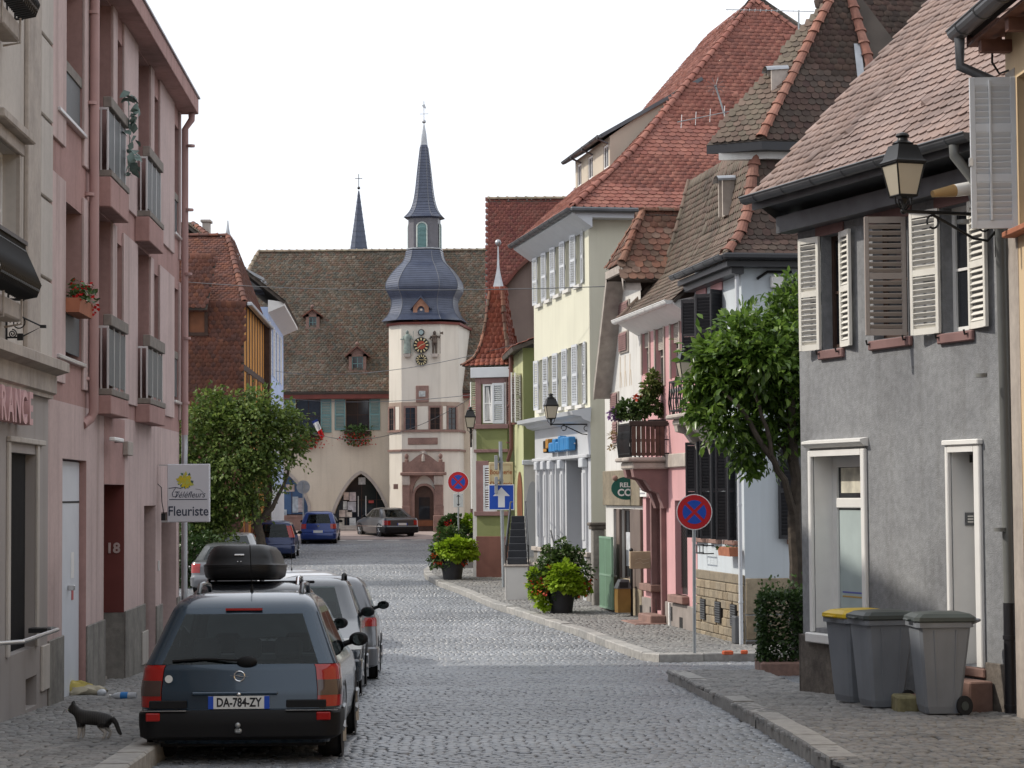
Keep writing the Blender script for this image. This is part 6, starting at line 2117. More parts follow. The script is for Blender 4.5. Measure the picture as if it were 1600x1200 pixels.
wp = bx(Q, 'price_board', m_white_p, a_ - .35, a_ + .5, -.06, -.0, f6.h(1010, 776)[1], f6.h(1010, 748)[1])
m_txt = M('faint_grey_print', (.3, .3, .32), .7)
for i in range(4):
 bx(wp, 'print_line', m_txt, a_ - .25, a_ + .35 - .1 * (i % 2), -.063, -.0605, f6.h(1010, 772)[1] + i * .09, f6.h(1010, 772)[1] + i * .09 + .035)
# roof
prof6 = [(-.45, 0), (.1, .55), (.55, 1.05), (.85, 1.75), (1.1, 2.6), (1.25, 3.2)]
r6 = mansard(f6, Q, -.35, L + .0, 6, prof6, z6, False, m_tile_dl, m_tile_d, 60, 0)
ridge(r6, [(-.35, s, z6 + h + .04) for s, h in prof6], .09, .34, m_tile_dl, False, f6.Mw)
bx(Q, 'roof_gable', m_whiter, -.02, .0, 0, 5, z6, z6 + .3)
half_gutter(Q, -.4, L - .05, vE6 - .08, z6 + .02, .085, m_white_p)
mb = MB(); mb.prism([(vE6, z6 - .05), (0, z6 - .32), (0, z6 + .1), (vE6, z6 + .0)], 'x', -.4, L - .04); mb.build('eaves', m_white_p, Q)
# stone balconies: the near side faces the camera, the street side is foreshortened
def stone_balcony(xw, xc, xf, yt, yb, ys, planks):
 ub = f6.h(xw, yb, 0)[0]
 vB, zb = f6.hu(xc, yb, ub)
 zt = f6.hu(xc, yt, ub)[1]
 zs = f6.hu(xc, ys, ub)[1]
 ua = f6.h(xf, yb, vB)[0]
 mb = MB(); mb.box(ua - .08, ub + .08, vB - .08, 0, zb - .1, zb - .005, ch=.03); mb.box(ua, ub, vB + .04, 0, zs, zb - .101, ch=.03)
 mb.build('balcony_slab', m_stone, Q)
 m_ = MB()
 n = 12 if planks else 7
 for i in range(n + 1):
  x = ua + (ub - ua) * i / n
  m_.tube([(x, vB, zb), (x, vB - .03, zb + (zt - zb) * .35), (x, vB, zt)], .013, 4)
  if i < n:
   m_.tube([(x, vB - .01, zb + (zt - zb) * .55), (x + (ub - ua) / n / 2, vB - .01, zb + (zt - zb) * .78), (x + (ub - ua) / n, vB - .01, zb + (zt - zb) * .55)], .01, 4)
 for e in (ua, ub):
  k = 9
  for i in range(k):
   v_ = vB + (0 - vB) * i / k
   m_.tube([(e, v_, zb), (e, v_, zt)], .012, 4)
  m_.box(e - .02, e + .02, vB, 0, zt - .02, zt + .02); m_.box(e - .015, e + .015, vB, 0, zb + .06, zb + .09); m_.box(e - .015, e + .015, vB, 0, zb + (zt - zb) * .5, zb + (zt - zb) * .5 + .025)
 m_.box(ua, ub, vB - .02, vB + .02, zt - .02, zt + .02); m_.box(ua, ub, vB - .015, vB + .015, zb + .06, zb + .09)
 rl = m_.build('balcony_railing', m_iron, Q)
 if planks:
  mw_ = M('rusty_boards', (.16, .085, .06), .8, cols=[(.055, .035, .03), (.10, .055, .042), (.075, .04, .032)], var=.3, vs=6)
  n = 7
  for i in range(n):
   v0_, v1_ = vB + .03 + (-vB - .12) * i / n, vB + .03 + (-vB - .12) * (i + 1) / n - .014
   bx(rl, 'plank', mw_, ub + .018, ub + .04, v0_, v1_, zb + .02, zt - .06)
  bx(rl, 'plank_rail', m_pot0, ub + .016, ub + .06, vB - .03, -.02, zt - .055, zt + .06, ch=.01)
 h_ = .85 if planks else .6
 for e in (ua + .1, ub - .34):
  m_ = MB(); m_.prism([(0, zs - h_), (-.1, zs - h_), (vB * .25, zs - h_ * .62), (vB * .42, zs - h_ * .55), (vB * .6, zs - h_ * .28), (vB * .88, zs - h_ * .2), (vB * .92, zs), (0, zs)], 'x', e, e + .26)
  m_.build('corbel', m_mauve if planks else m_stone, Q)
 return ua, ub, vB, zt
m_pot0 = M('dark_rail_wood', (.05, .038, .032), .8, var=.2)
ba = stone_balcony(1045, 985, 967, 662, 714, 733, True)
bu = stone_balcony(1122, 1073, 1047, 592, 644, 662, False)
a_, z_ = f6.h(1000, 720)
bx(Q, 'string_course', m_stone, L * .45, L, -.08, 0, f6.h(1065, 730)[1], f6.h(1065, 708)[1], ch=.02)
# ---- white gabled house with the half hip
f5 = Fr((2.295, 53.8), (2.958, 49.65), pave_z(51.7), 'white_gabled_house', 'narrow white gabled house with a mossy half hipped roof and a parcel point sign', 'house')
W = f5.root
L = f5.L
vV = -.4
uA, zA = f5.h(929, 608, vV)
uB, zB = f5.h(949.5, 424, vV)
uBr = f5.h(972, 417, vV)[0]
um = (uB + uBr) / 2
vRg, zRg = f5.hu(1005, 355, um)
print('R5', uA, zA, uB, zB, uBr, um, vRg, zRg, zB + (zB - zA) / (uB - uA) * (um - uB))
zRg = zB + (zB - zA) / (uB - uA) * (um - uB)
sl5 = (zB - zA) / (uB - uA)
uAr = min(2 * um - uA, L + .12)
sR5 = (zB - zA) / (uB - uA)
zAr = zB - sR5 * (uAr - uBr)
zW = zA + .3
mb = MB()
g5 = [R_ for R_ in (f5.r(959, 795, 968, 900), f5.r(972, 795, 989, 905))]
mb.wall(0, L, -1, zW, [(*g, .12) for g in g5])
mb.poly([(0, 0, zW), (L, 0, zW), (L, 0, zB - .2), (uB, 0, zB - .1)])
mb.shell(0, L, 0, 8, -1, zW)
mb.build('wall', m_whiter, W)
mb = MB()
rv = 9.
slab(mb, [(uA, rv, zA), (uA, vV, zA), (uB, vV, zB), (um, vRg, zRg), (um, rv, zRg)], .1)
slab(mb, [(uAr, vV, zAr), (uAr, rv, zAr), (um, rv, zRg), (um, vRg, zRg), (uBr, vV, zB)], .1)
slab(mb, [(uB, vV, zB), (uBr, vV, zB), (um, vRg, zRg)], .1)
r5 = mb.build('roof', m_slab, W)
sR = math.hypot(um - uA, zRg - zA); sRr = math.hypot(um - uAr, zRg - zAr); sBr = math.hypot(uBr - uAr, zB - zAr); sB = math.hypot(uB - uA, zB - zA)
m_tile_o = M('old_red_brown_tile', (.2, .1, .075), .9, cols=[(.22, .095, .065), (.17, .085, .065), (.26, .125, .085), (.15, .10, .075), (.2, .13, .1)], var=.3, vs=1.2, mottle=.2, grime=.15)
tiles(f5, r5, (uAr, vV, zAr), (0, 1, 0), (um - uAr, 0, zRg - zAr), [(0, 0), (rv - vV, 0), (rv - vV, sRr), (vRg - vV, sRr), (0, sBr)], .2, .17, m_tile_o, 170, k=4, jit=1.6)
tiles(f5, r5, (uA, rv, zA), (0, -1, 0), (um - uA, 0, zRg - zA), [(0, 0), (rv - vV, 0), (rv - vV, sB), (rv - vRg, sR), (0, sR)], .2, .17, m_tile_o, 0, k=4, jit=1.6)
sh = math.hypot(vRg - vV, zRg - zB)
tiles(f5, r5, (uB, vV - .05, zB), (1, 0, 0), (0, vRg - vV, zRg - zB), [(0, 0), (uBr - uB, 0), (um - uB, sh)], .2, .17, m_tile_o, 0, k=4, jit=1.6)
ridge(r5, [(um, vRg, zRg + .04), (um, rv, zRg + .04)], .12, .36, m_tile_o, True, f5.Mw)
ridge(r5, [(uB, vV, zB + .04), (um, vRg, zRg + .04)], .1, .34, m_tile_o, True, f5.Mw)
ridge(r5, [(uBr, vV, zB + .04), (um, vRg, zRg + .04)], .1, .34, m_tile_o, True, f5.Mw)
mb = MB()
for (a, za, b, zb_) in ((uA, zA, uB, zB), (uAr, zAr, uBr, zB)):
 mb.add([(a, vV - .03, za - .02), (b, vV - .03, zb_ - .02), (b, vV - .03, zb_ - .26), (a, vV - .03, za - .26), (a, vV + .02, za - .02), (b, vV + .02, zb_ - .02), (b, vV + .02, zb_ - .26), (a, vV + .02, za - .26)], [(0, 1, 2, 3), (7, 6, 5, 4), (0, 4, 5, 1), (3, 2, 6, 7)])
 mb.add([(a, vV, za - .24), (b, vV, zb_ - .24), (b, 0, zb_ - .24), (a, 0, za - .24)], [(0, 1, 2, 3)])
mb.box(uB, uBr, vV - .06, vV + .02, zB - .2, zB - .02)
mb.build('verge_boards', M('weathered_boards', (.34, .30, .27), .8, var=.2, vs=5), W)
for q in ((968, 474, 984, 498), (970, 521, 982, 548), (957, 616, 967, 640), (960, 660, 967, 692)):
 a, b, c, d = f5.r(*q)
 mb = MB(); mb.box(a - .06, b + .06, -.04, 0, c - .05, d + .05)
 w_ = mb.build('window', m_stone, W)
 m_ = MB()
 for i in range(8):
  z_ = c + (d - c) * (i + .5) / 8
  m_.add([(a, -.075, z_ - .03), (b, -.075, z_ - .03), (b, -.045, z_ + .05), (a, -.045, z_ + .05)], [(0, 1, 2, 3)])
 m_.build('louvre', m_mauve, w_)
m_faint = M('faded_wall_painting', (.50, .42, .33), .85, var=.2, vs=5)
a, b, c, d = f5.r(966, 555, 989, 604)
mb = MB()
for i in range(3):
 u = a + (b - a) * (i + .5) / 3
 mb.add([(u - .12, -.004, c), (u - .05, -.004, c), (u + .02, -.004, d), (u - .06, -.004, d)], [(0, 1, 2, 3)]); mb.add([(u + .16, -.004, c), (u + .1, -.004, c), (u + .0, -.004, (c + d) / 2), (u + .06, -.004, (c + d) / 2)], [(0, 1, 2, 3)])
mb.build('faded_wall_figure', m_faint, W)
a, b, c, d = f5.r(946, 690, 990, 765)
bx(W, 'shop_fascia', m_sand, 0.02, L, -.08, 0, f5.h(970, 790)[1], f5.h(970, 735)[1], ch=.015)
for g in g5:
 w_ = window(f5, W, *g, .06, M('brown_shop_frame', (.13, .1, .085), .6), m_glass, 1, 1, fw=.05, name='shop_window')
 bx(w_, 'poster', m_paper, g[0] + .12, g[1] - .12, .07, .08, g[2] + .3, g[2] + 1.1)
bx(W, 'shop_post', M('brown_shop_post', (.15, .115, .1), .6), g5[0][1], g5[1][0], -.07, .0, g5[0][2] - .2, g5[0][3], ch=.01)
bx(W, 'shop_post', MATS['brown_shop_post'], g5[1][1], L, -.07, .0, g5[0][2] - .2, g5[0][3], ch=.01)
bx(W, 'stall_riser', m_sand, 0.02, L, -.06, 0, -.8, g5[0][2] - .01, ch=.015)
# oval parcel sign
pc = P(979, 763, 50.6)
sg2 = thing('parcel_sign', 'green oval projecting sign lettered in white on the white gabled house', 'sign', (pc.x, pc.y, pc.z), 0)
m_gsg = M('sign_bottle_green', (.015, .10, .075), .4)
n = 28; k_ = 50.6 / FPX
mb = MB()
v = [(24 * k_ * math.cos(2 * PI * i / n), y, 18 * k_ * math.sin(2 * PI * i / n)) for y in (-.04, .04) for i in range(n)]
mb.add(v, [(i, (i + 1) % n, (i + 1) % n + n, i + n) for i in range(n)] + [tuple(range(n)), tuple(range(2 * n - 1, n - 1, -1))])
mb.build('sign_plate', m_gsg, sg2)
text('RELAIS', 10 * k_, m_white_p, sg2, (4 * k_, -.044, 5 * k_), (PI / 2, 0, 0), 'lettering', .002, off=.004)
text('COLIS', 15 * k_, m_white_p, sg2, (6 * k_, -.044, -7 * k_), (PI / 2, 0, 0), 'lettering', .002, off=.008)
MB().tube([(24 * k_, 0, 0), (40 * k_, .1, 0)], .02, 6).build('sign_arm', m_iron, sg2)
MB().sphere((-18 * k_, -.03, 16 * k_), 4.5 * k_, 10, 6).build('sign_ball', m_rst, sg2)
# gate and pier between the cream and white houses
gp = thing('gate_pier', 'stone gate pier with a moulded cap beside the green gate', 'pier', G(935, 946, .13), f5.root.rotation_euler.z)
k_ = gp.location.y / FPX
MB().box(-9 * k_, 9 * k_, -.15, .15, -.3, 118 * k_, ch=.02).build('pier_shaft', m_plin, gp)
MB().box(-11 * k_, 11 * k_, -.2, .2, 118 * k_, 124 * k_, ch=.02).box(-13 * k_, 13 * k_, -.24, .24, 124 * k_, 129 * k_, ch=.02).build('pier_cap', m_greyp, gp)
m_gg = M('gate_green_paint', (.12, .21, .14), .5, var=.08, vs=3)
ga_, gb_ = f5.h(938, 890, -.3)[0], f5.h(957, 890, -.3)[0]
gA = f5.w(ga_, -.3, 0)
gt = thing('green_gate', 'pale green boarded metal gate between the stone pier and the shop', 'gate', (gA.x, gA.y, pave_z(gA.y) + .05), f5.root.rotation_euler.z)
hG = 108 * k_
wG = gb_ - ga_
mb = MB()
for z_ in (0, hG * .45, hG - .06):
 mb.box(0, wG, -.03, .03, z_, z_ + .05)
for x_ in (0, wG / 2 - .025, wG - .05):
 mb.box(x_, x_ + .05, -.025, .025, .05, hG - .06)
mb.build('gate_frame', M('gate_frame_green', (.19, .30, .22), .5), gt)
gw_ = (wG - .11) / 10
for i in range(10):
 if True:
  bx(gt, 'gate_board', m_gg, .055 + i * gw_, .05 + i * gw_ + gw_, -.02, .012, .052, hG * .45 - .002)
  bx(gt, 'gate_board', m_gg, .055 + i * gw_, .05 + i * gw_ + gw_, -.02, .01, hG * .45 + .052, hG - .062)
# ---- cream building
f4 = Fr((.65, 63.0), (2.0, 55.7), pave_z(59), 'cream_building', 'tall cream building with grey white shutters a red hipped roof and a grey shopfront', 'building')
N_ = f4.root
L = f4.L
vE4 = -.5
z4 = f4.h(852, 354, vE4)[1]
W4 = 13.
R4 = f4.r
top = [R4(x0, y0, x1, y1) for x0, y0, x1, y1 in ((841, 400, 847, 475), (855, 392, 861, 468), (869, 383, 876, 460), (884, 374, 891, 452), (901, 363, 908, 445))]
mid_ = [R4(x0, y0, x1, y1) for x0, y0, x1, y1 in ((843, 562, 849, 640), (858, 556, 864, 638), (873, 550, 880, 636), (888, 543, 896, 634), (904, 536, 912, 632))]
zsh = f4.h(870, 655)[1]
zsb = f4.h(870, 857)[1]
bays = [(846, 852), (857, 862), (868.5, 877), (885, 912)]
bops = []
zb_t = f4.h(880, 720)[1]
for i, (x0, x1) in enumerate(bays):
 bops.append((f4.h(x0, 780)[0], f4.h(x1, 780)[0], zsb, zb_t, .25 if i < 3 else .9))
mb = MB()
mb.wall(0, L, zsh, z4 + .1, [(*w, .12) for w in top + mid_], mi=0)
mb.wall(0, L, -1, zsh, bops, mi=1)
mb.shell(0, L, 0, W4, -1, z4 + .1, 0)
mb.build('wall', [m_yellow, m_shop], N_)
for w in top + mid_:
 window(f4, N_, *w, .08, m_white_p, m_glass, 1, 3, fw=.04)
 hw = .42
 h = w[3] - w[2]
 shutter(N_, w[0], -.02, w[2], hw, h, PI + .12, m_whshut, 22, mid=1, fw=.05)
 shutter(N_, w[1], -.02, w[2], hw, h, -.12, m_whshut, 22, mid=1, fw=.05)
 bx(N_, 'window_sill', m_whiter, w[0] - .1, w[1] + .1, -.09, 0, w[2] - .1, w[2] - .01)
for i, o in enumerate(bops):
 if i < 3:
  bx(N_, 'shop_panel', m_shop2, o[0], o[1], .18, .22, o[2], o[3])
  MB().box(o[0] + .05, o[1] - .05, .165, .179, o[2] + .2, o[3] - .2, ch=.01).build('panel_moulding', m_shop2, N_)
 else:
  bx(N_, 'entrance_back', m_shop2, o[0], o[1], .85, .9, o[2], o[3])
  dw = bx(N_, 'entrance_jamb', m_shop2, o[0] + .002, o[0] + .02, .0, .85, o[2], o[3])
  w_ = window(f4, N_, o[0] + .6, o[1], o[2], o[3], .45, m_shop, m_glass, 1, 3, fw=.08, name='shop_door')
  bx(w_, 'blue_poster', M('blue_poster', (.03, .1, .42), .5), o[1] - .5, o[1] - .12, .44, .448, f4.h(909, 795, .45)[1], f4.h(909, 758, .45)[1])
for x in (844.5, 854.5, 865, 881, 916):
 u = f4.h(x, 780)[0]
 w2_ = .14 if x < 900 else .2
 p_ = MB().box(u - w2_, u + w2_, -.07, 0, -.6, zb_t, ch=.012).box(u - w2_ * .6, u + w2_ * .6, -.1, -.0701, zsb + .3, zb_t - .35, ch=.012).build('pilaster', m_shop, N_)
 MB().box(u - w2_ - .03, u + w2_ + .03, -.16, 0, zb_t - .22, zb_t + .02, ch=.02).build('capital', m_whshut, p_)
bx(N_, 'entablature', m_shop, 0.1, L, -.12, 0, zb_t + .021, zb_t + .12, ch=.02)
mb = MB(); mb.prism([(-.02, zsh - .22), (-.2, zsh - .16), (-.26, zsh - .08), (-.48, zsh - .04), (-.52, zsh + .06), (0, zsh + .16)], 'x', -.15, L + .12); mb.build('shop_cornice', m_whshut, N_)
bx(N_, 'shop_sill', m_stone, -.0, L + .03, -.14, 0, zsb - .12, zsb - .002, ch=.015)
bx(N_, 'plinth', m_plin, 0, L + .05, -.06, 0, -1, zsb - .121, ch=.02)
# blue dimensional shop sign, weathered beyond reading
ua, ub = f4.h(850, 692, -.2)[0], f4.h(893, 692, -.2)[0]
za, zb_ = f4.h(872, 706, -.2)[1], f4.h(872, 680, -.2)[1]
ss = thing('shop_sign', 'blue block letter sign with an orange emblem over the grey shopfront', 'sign', f4.w((ua + ub) / 2, -.14, za), f4.root.rotation_euler.z)
wS = (ub - ua) * .92; hS = (zb_ - za) * .85
mbl = M('sign_sky_blue', (.04, .21, .47), .35, var=.1, vs=6); mor = M('sign_orange', (.4, .2, .05), .4)
x_ = -wS / 2
MB().box(x_, x_ + wS * .09, -.12, .1, 0, hS * .9, ch=.02).build('dark_block', m_iron, ss)
MB().box(x_ + wS * .095, x_ + wS * .19, -.12, .1, hS * .3, hS, ch=.02).box(x_ + wS * .02, x_ + wS * .15, -.13, -.121, hS * .1, hS * .3).build('emblem', mor, ss)
for a_, b_, c_, d_ in ((.22, .36, 0, .7), (.37, .47, 0, .95), (.48, .56, .05, .7), (.6, .66, 0, 1.1), (.68, .82, 0, 1.0), (.83, .98, .02, .98)):
 MB().box(x_ + wS * a_, x_ + wS * b_, -.12, .1, hS * c_, hS * d_, ch=.03).build('block_letter', mbl, ss)
MB().tube([(x_, .06, hS * .5), (x_ + wS, .06, hS * .5)], .02, 6).build('sign_rail', m_alu, ss)
# hipped red roof
k4 = math.tan(RAD(45.3))
rw = W4 / 2 + .25
ue1 = L + .45
sB_ = 2.0
hB_ = sB_ * math.tan(RAD(40.5))
kB_ = math.tan(RAD(47.3))
sT4 = rw - vE4
def rz4(s): return z4 + (k4a * s if s < sB_ else hB_ + kB_ * (s - sB_))
k4a = hB_ / sB_
zr4 = rz4(sT4)
mb = MB()
for s0, s1 in ((0, sB_), (sB_, sT4)):
 h0, h1 = rz4(s0) + .02, rz4(s1) + .02
 slab(mb, [(-.45 - s0 * .6, vE4 + s0, h0), (ue1 - s0, vE4 + s0, h0), (ue1 - s1, vE4 + s1, h1), (-.45 - s1 * .6, vE4 + s1, h1)], .1)
 slab(mb, [(ue1 - s0, vE4 + s0, h0), (ue1 - s0, W4 + .5 - s0, h0), (ue1 - s1, W4 + .7 - s1, h1), (ue1 - s1, vE4 + s1, h1)], .1)
slab(mb, [(ue1, W4 + .5, z4), (-6, W4 + .5, z4), (-6, rw, zr4), (ue1 - sT4, rw, zr4)], .1)
r4 = mb.build('roof', m_slab, N_)
for s0, s1, ns in ((0, sB_, 120), (sB_, sT4, 180)):
 h0, h1 = rz4(s0), rz4(s1)
 ln_ = math.hypot(s1 - s0, h1 - h0)
 tiles(f4, r4, (ue1 - s0 + .04, vE4 + s0 - .04, h0 + .03), (0, 1, 0), (s0 - s1, 0, h1 - h0), [(0, 0), (W4 + 1 - 2 * s0, 0), (W4 + 1.2 - s0 - s1, ln_), (s1 - s0, ln_)], .205, .165, m_tile_r, ns, k=4)
 tiles(f4, r4, (-.45 - s0 * .6, vE4 + s0 - .04, h0 + .03), (1, 0, 0), (0, s1 - s0, h1 - h0), [(0, 0), (ue1 + .45 - s0 * .4, 0), (ue1 + .45 - s1 + s0 * .6, ln_), (-(s1 - s0) * .6, ln_)], .205, .165, m_tile_r, 0, k=4)
ridge(r4, [(ue1 - s, vE4 + s, rz4(s) + .08) for s in (0, sB_, sT4)], .105, .36, m_tile_r, True, f4.Mw)
ridge(r4, [(ue1 - s, W4 + .5 - s, rz4(s) + .08) for s in (0, sB_, sT4)], .105, .36, m_tile_r, True, f4.Mw)
half_gutter(N_, -.5, ue1 + .1, vE4 - .08, z4 + .02, .09, m_gut)
mb = MB(); mb.box(ue1 - .0, ue1 + .17, vE4 - .1, W4 + .5, z4 - .08, z4 + .05, ch=.04); mb.build('gutter', m_gut, N_)
mb = MB(); mb.prism([(vE4 - .0, z4 - .1), (0, z4 - .45), (0, z4), (vE4, z4)], 'x', -.45, ue1)
mb.box(L, ue1 - .001, .001, W4, z4 - .2, z4 - .06)
mb.build('eaves', m_whshut, N_)
# long shed dormer with three windows on the street slope
m_dorm = M('dormer_beige', (.50, .44, .36), .8, var=.06, vs=2)
sh_ = min(np.linspace(1, 7, 200), key=lambda s: abs(proj(f4.w(ue1 - s, vE4 + s, rz4(s)))[0] - 1078))
uc = ue1 - sh_
vd = f4.hu(953, 250, uc)[0]
zd0 = rz4(vd - vE4)
uf = f4.h(899, 270, vd)[0]
zd1 = f4.h(951, 214, vd)[1]
vt, zt2 = vE4 + sh_, rz4(sh_) + .05
dd_ = MB()
dd_.poly([(uc, vd, zd0 - .1), (uc, vt, rz4(vt - vE4) - .1), (uc, vt, zt2), (uc, vd, zd1)])
zf0 = zd0 - .3
dws = [(f4.h(x0, 260, vd)[0], f4.h(x1, 260, vd)[0]) for x0, x1 in ((901.5, 909), (918.5, 927), (942.5, 951.5))]
dd_.wall(uf, uc, zf0, zd1, [(a_ , b_ - .06, zd0 + .1, zd1 - .16) for a_, b_ in dws], .15, vd)
dd_.quad((uf, vd, zf0), (uf, vd, zd1), (uf, vt, zt2), (uf, vt, zf0))
dmr = dd_.build('dormer', m_dorm, N_)
for a_, b_ in dws:
 window(f4, dmr, a_ + .01, b_ - .07, zd0 + .1, zd1 - .17, vd + .02, m_white_p, m_glass, 2, 1, fw=.06, name='dormer_window')
 MB().tube([(b_ + .12, vd - .35, zd1 + .02), (b_ + .12, vd - .35, zd1 - .08), (b_ + .06, vd - .03, zd1 - .2)], .03, 8).build('dormer_downpipe', m_gut, dmr)
mb = MB()
slab(mb, [(uf - .3, vd - .3, zd1 + .03), (uc + .12, vd - .3, zd1 + .03), (uc + .12, vt + .3, zt2 + .1), (uf - .3, vt + .3, zt2 + .1)], .1)
dr_4 = mb.build('dormer_roof', m_gut, dmr)
half_gutter(dmr, uf - .3, uc + .12, vd - .3, zd1 + .0, .07, m_gut, 'dormer_gutter')
# ---- green corner house with the oriel turret
f3 = Fr((P(803, 700, 67.9).x, 67.9), (P(818, 700, 63.9).x, 63.9), pave_z(66), 'green_corner_house', 'olive green corner house with a red pointed turret brown trim and white shutters', 'house')
V_ = f3.root
L = f3.L
z3 = f3.h(812, 548)[1]
mb = MB()
dA = (f3.h(809, 800)[0], f3.h(816, 800)[0], -1, f3.h(812, 742)[1] - .7)
mb.wall(0, L, -1, z3, [], mi=0)
mb.quad((L, 0, f3.hu(826, 722, L)[1]), (L, 4, f3.hu(826, 722, L)[1]), (L, 4, z3), (L, 0, z3), 1)
mb.quad((L, 0, -1), (L, 4, -1), (L, 4, f3.hu(826, 722, L)[1] - .001), (L, 0, f3.hu(826, 722, L)[1] - .001), 2)
mb.quad((0, 0, -1), (0, 0, z3), (0, 4, z3), (0, 4, -1), 0)
mb.build('wall', [m_oliv2, m_olive, m_whiter], V_)
fu = arch_curve(dA[0], dA[1] + .3, dA[3], dA[3] + .8, False)
m_ = MB(); m_.poly([(dA[0], -.02, -.5)] + [(u, -.02, z) for u, z in fu] + [(dA[1] + .3, -.02, -.5)]); m_.build('arched_door', m_brownd, V_)
v0_, zc_ = f3.hu(822, 790, L); v1_ = f3.hu(838, 790, L)[0]
ag = arch_curve(v0_, v1_ + .1, f3.hu(830, 800, L)[1], f3.hu(830, 752, L)[1], False)
m_ = MB(); m_.poly([(L + .02, v0_, f3.hu(830, 870, L)[1])] + [(L + .02, v, z) for v, z in ag] + [(L + .02, v1_ + .1, f3.hu(830, 870, L)[1])])
m_.build('arched_recess', m_shop2, V_)
m_ = MB(); m_.box(L + .0, L + .1, -.05, 1.2, f3.hu(826, 724, L)[1] - .05, f3.hu(826, 724, L)[1] + .1, ch=.02); m_.build('string_course', m_whshut, V_)
for x in (806, 812):
 a_, b_, c_, d_ = f3.r(x - 2, 585, x + 3, 662)
 window(f3, V_, a_, b_, c_, d_, -.03, m_mauve, m_glass, 1, 2)
 shutter(V_, a_, -.05, c_, .5, d_ - c_, PI + .4, M('brown_shutter_paint', (.14, .06, .045), .5), 20, fw=.05)
 shutter(V_, b_, -.05, c_, .5, d_ - c_, -.4, m_white_p, 20, fw=.05)
pu, pz = f3.h(801, 600, -.15)
pipe(V_, [(pu, -.2, z3 + .1), (pu, -.2, f3.h(801, 700, -.2)[1]), (pu - .2, -.3, f3.h(801, 720, -.2)[1])], .06, M('red_brown_pipe', (.14, .06, .05), .5), 3)
m_ = MB(); slab(m_, [(-.4, -.35, z3), (L + .3, -.35, z3), (L + .3, 4, z3 + 1.6), (-.4, 4, z3 + 1.6)], .12)
rg = m_.build('roof', m_slab, V_)
tiles(f3, rg, (-.4, -.35, z3 + .02), (1, 0, 0), (0, 4.35, 1.6), [(0, 0), (L + .7, 0), (L + .7, 4.6), (0, 4.6)], .2, .17, m_tile_r, 0, k=2)
# the wing that faces the camera, in its own frame
dW = 68.
wa, wb = P(745, 800, dW), P(793, 800, dW)
f2 = Fr((wa.x, dW), (wb.x, dW - .35), pave_z(dW), 'turret_wing', None, None)
wing = f2.root
wing.parent = V_
wing.matrix_basis = f3.Mi @ f2.Mw
Lw = f2.L
Hw = lambda y: f2.h(768, y)[1]
zt_ = Hw(583)
mb = MB();
mb.box(0, Lw, .0, 5, -1, zt_); mb.build('wing_wall', m_olive, wing)
def band(y0, y1, v, mat, name, x0=None, x1=None, o=.0):
 a = f2.h(x0, 700)[0] if x0 else -o
 b = f2.h(x1, 700)[0] if x1 else Lw + o
 return bx(wing, name, mat, a, b, -v, .05 if v < .2 else .02, Hw(y1), Hw(y0), ch=.01)
band(838, 905, .03, M('dull_red_base', (.17, .075, .06), .8, var=.2, vs=2, streak=.3), 'red_base', o=.02)
band(799, 806, .09, m_mauve, 'string_course', o=.06); band(702, 707, .09, m_mauve, 'string_course', o=.06); band(663, 670, .1, m_mauve, 'string_course', o=.08)
band(720, 799, .035, m_mauve, 'corner_stone', 744, 764)
band(590, 664, .05, m_mauve, 'corner_post', 744, 753); band(590, 600, .05, m_mauve, 'oriel_lintel', 753, 793); band(590, 664, .05, m_mauve, 'corner_post', 789, 794)
band(574, 590, .12, m_whshut, 'turret_cornice', o=.14)
a_, b_, c_, d_ = f2.r(755, 600, 770, 661)
window(f2, wing, a_, b_, c_, d_, -.03, m_white_p, m_glass, 1, 2, fw=.06)
cu = MB();
for i in range(6):
 cu.add([(a_ + .06 + i * .02, -.012, c_ + .08), (a_ + .12 + i * .035, -.012, c_ + .08), (a_ + .13 + i * .012, -.012, d_ - .1), (a_ + .1 + i * .012, -.012, d_ - .1)], [(0, 1, 2, 3)])
cu.build('curtain', m_white_p, wing)
sh1 = shutter(wing, f2.h(771, 630)[0], -.09, Hw(662), f2.h(789, 630)[0] - f2.h(771, 630)[0], Hw(599) - Hw(662), 0, m_whshut, 20, mid=1, fw=.06)
shutter(wing, Lw - .02, -.08, Hw(664), .5, Hw(598) - Hw(664), .9, m_white_p, 20, mid=1, fw=.06)
shutter(wing, f2.h(756, 750)[0], -.06, Hw(799), .45, Hw(727) - Hw(799), 0, m_whshut, 20, mid=1, fw=.06)
m_ = MB(); m_.box(-.13, -.001, .0, 4, -.5, Hw(670)); m_.build('street_face', m_whiter, wing)
for y0, y1 in ((595, 660), (685, 795)):
 shutter(wing, -.14, .9, Hw(y1), .5, Hw(y0) - Hw(y1), -PI / 2 - .5, m_white_p, 20, mid=1, fw=.06)
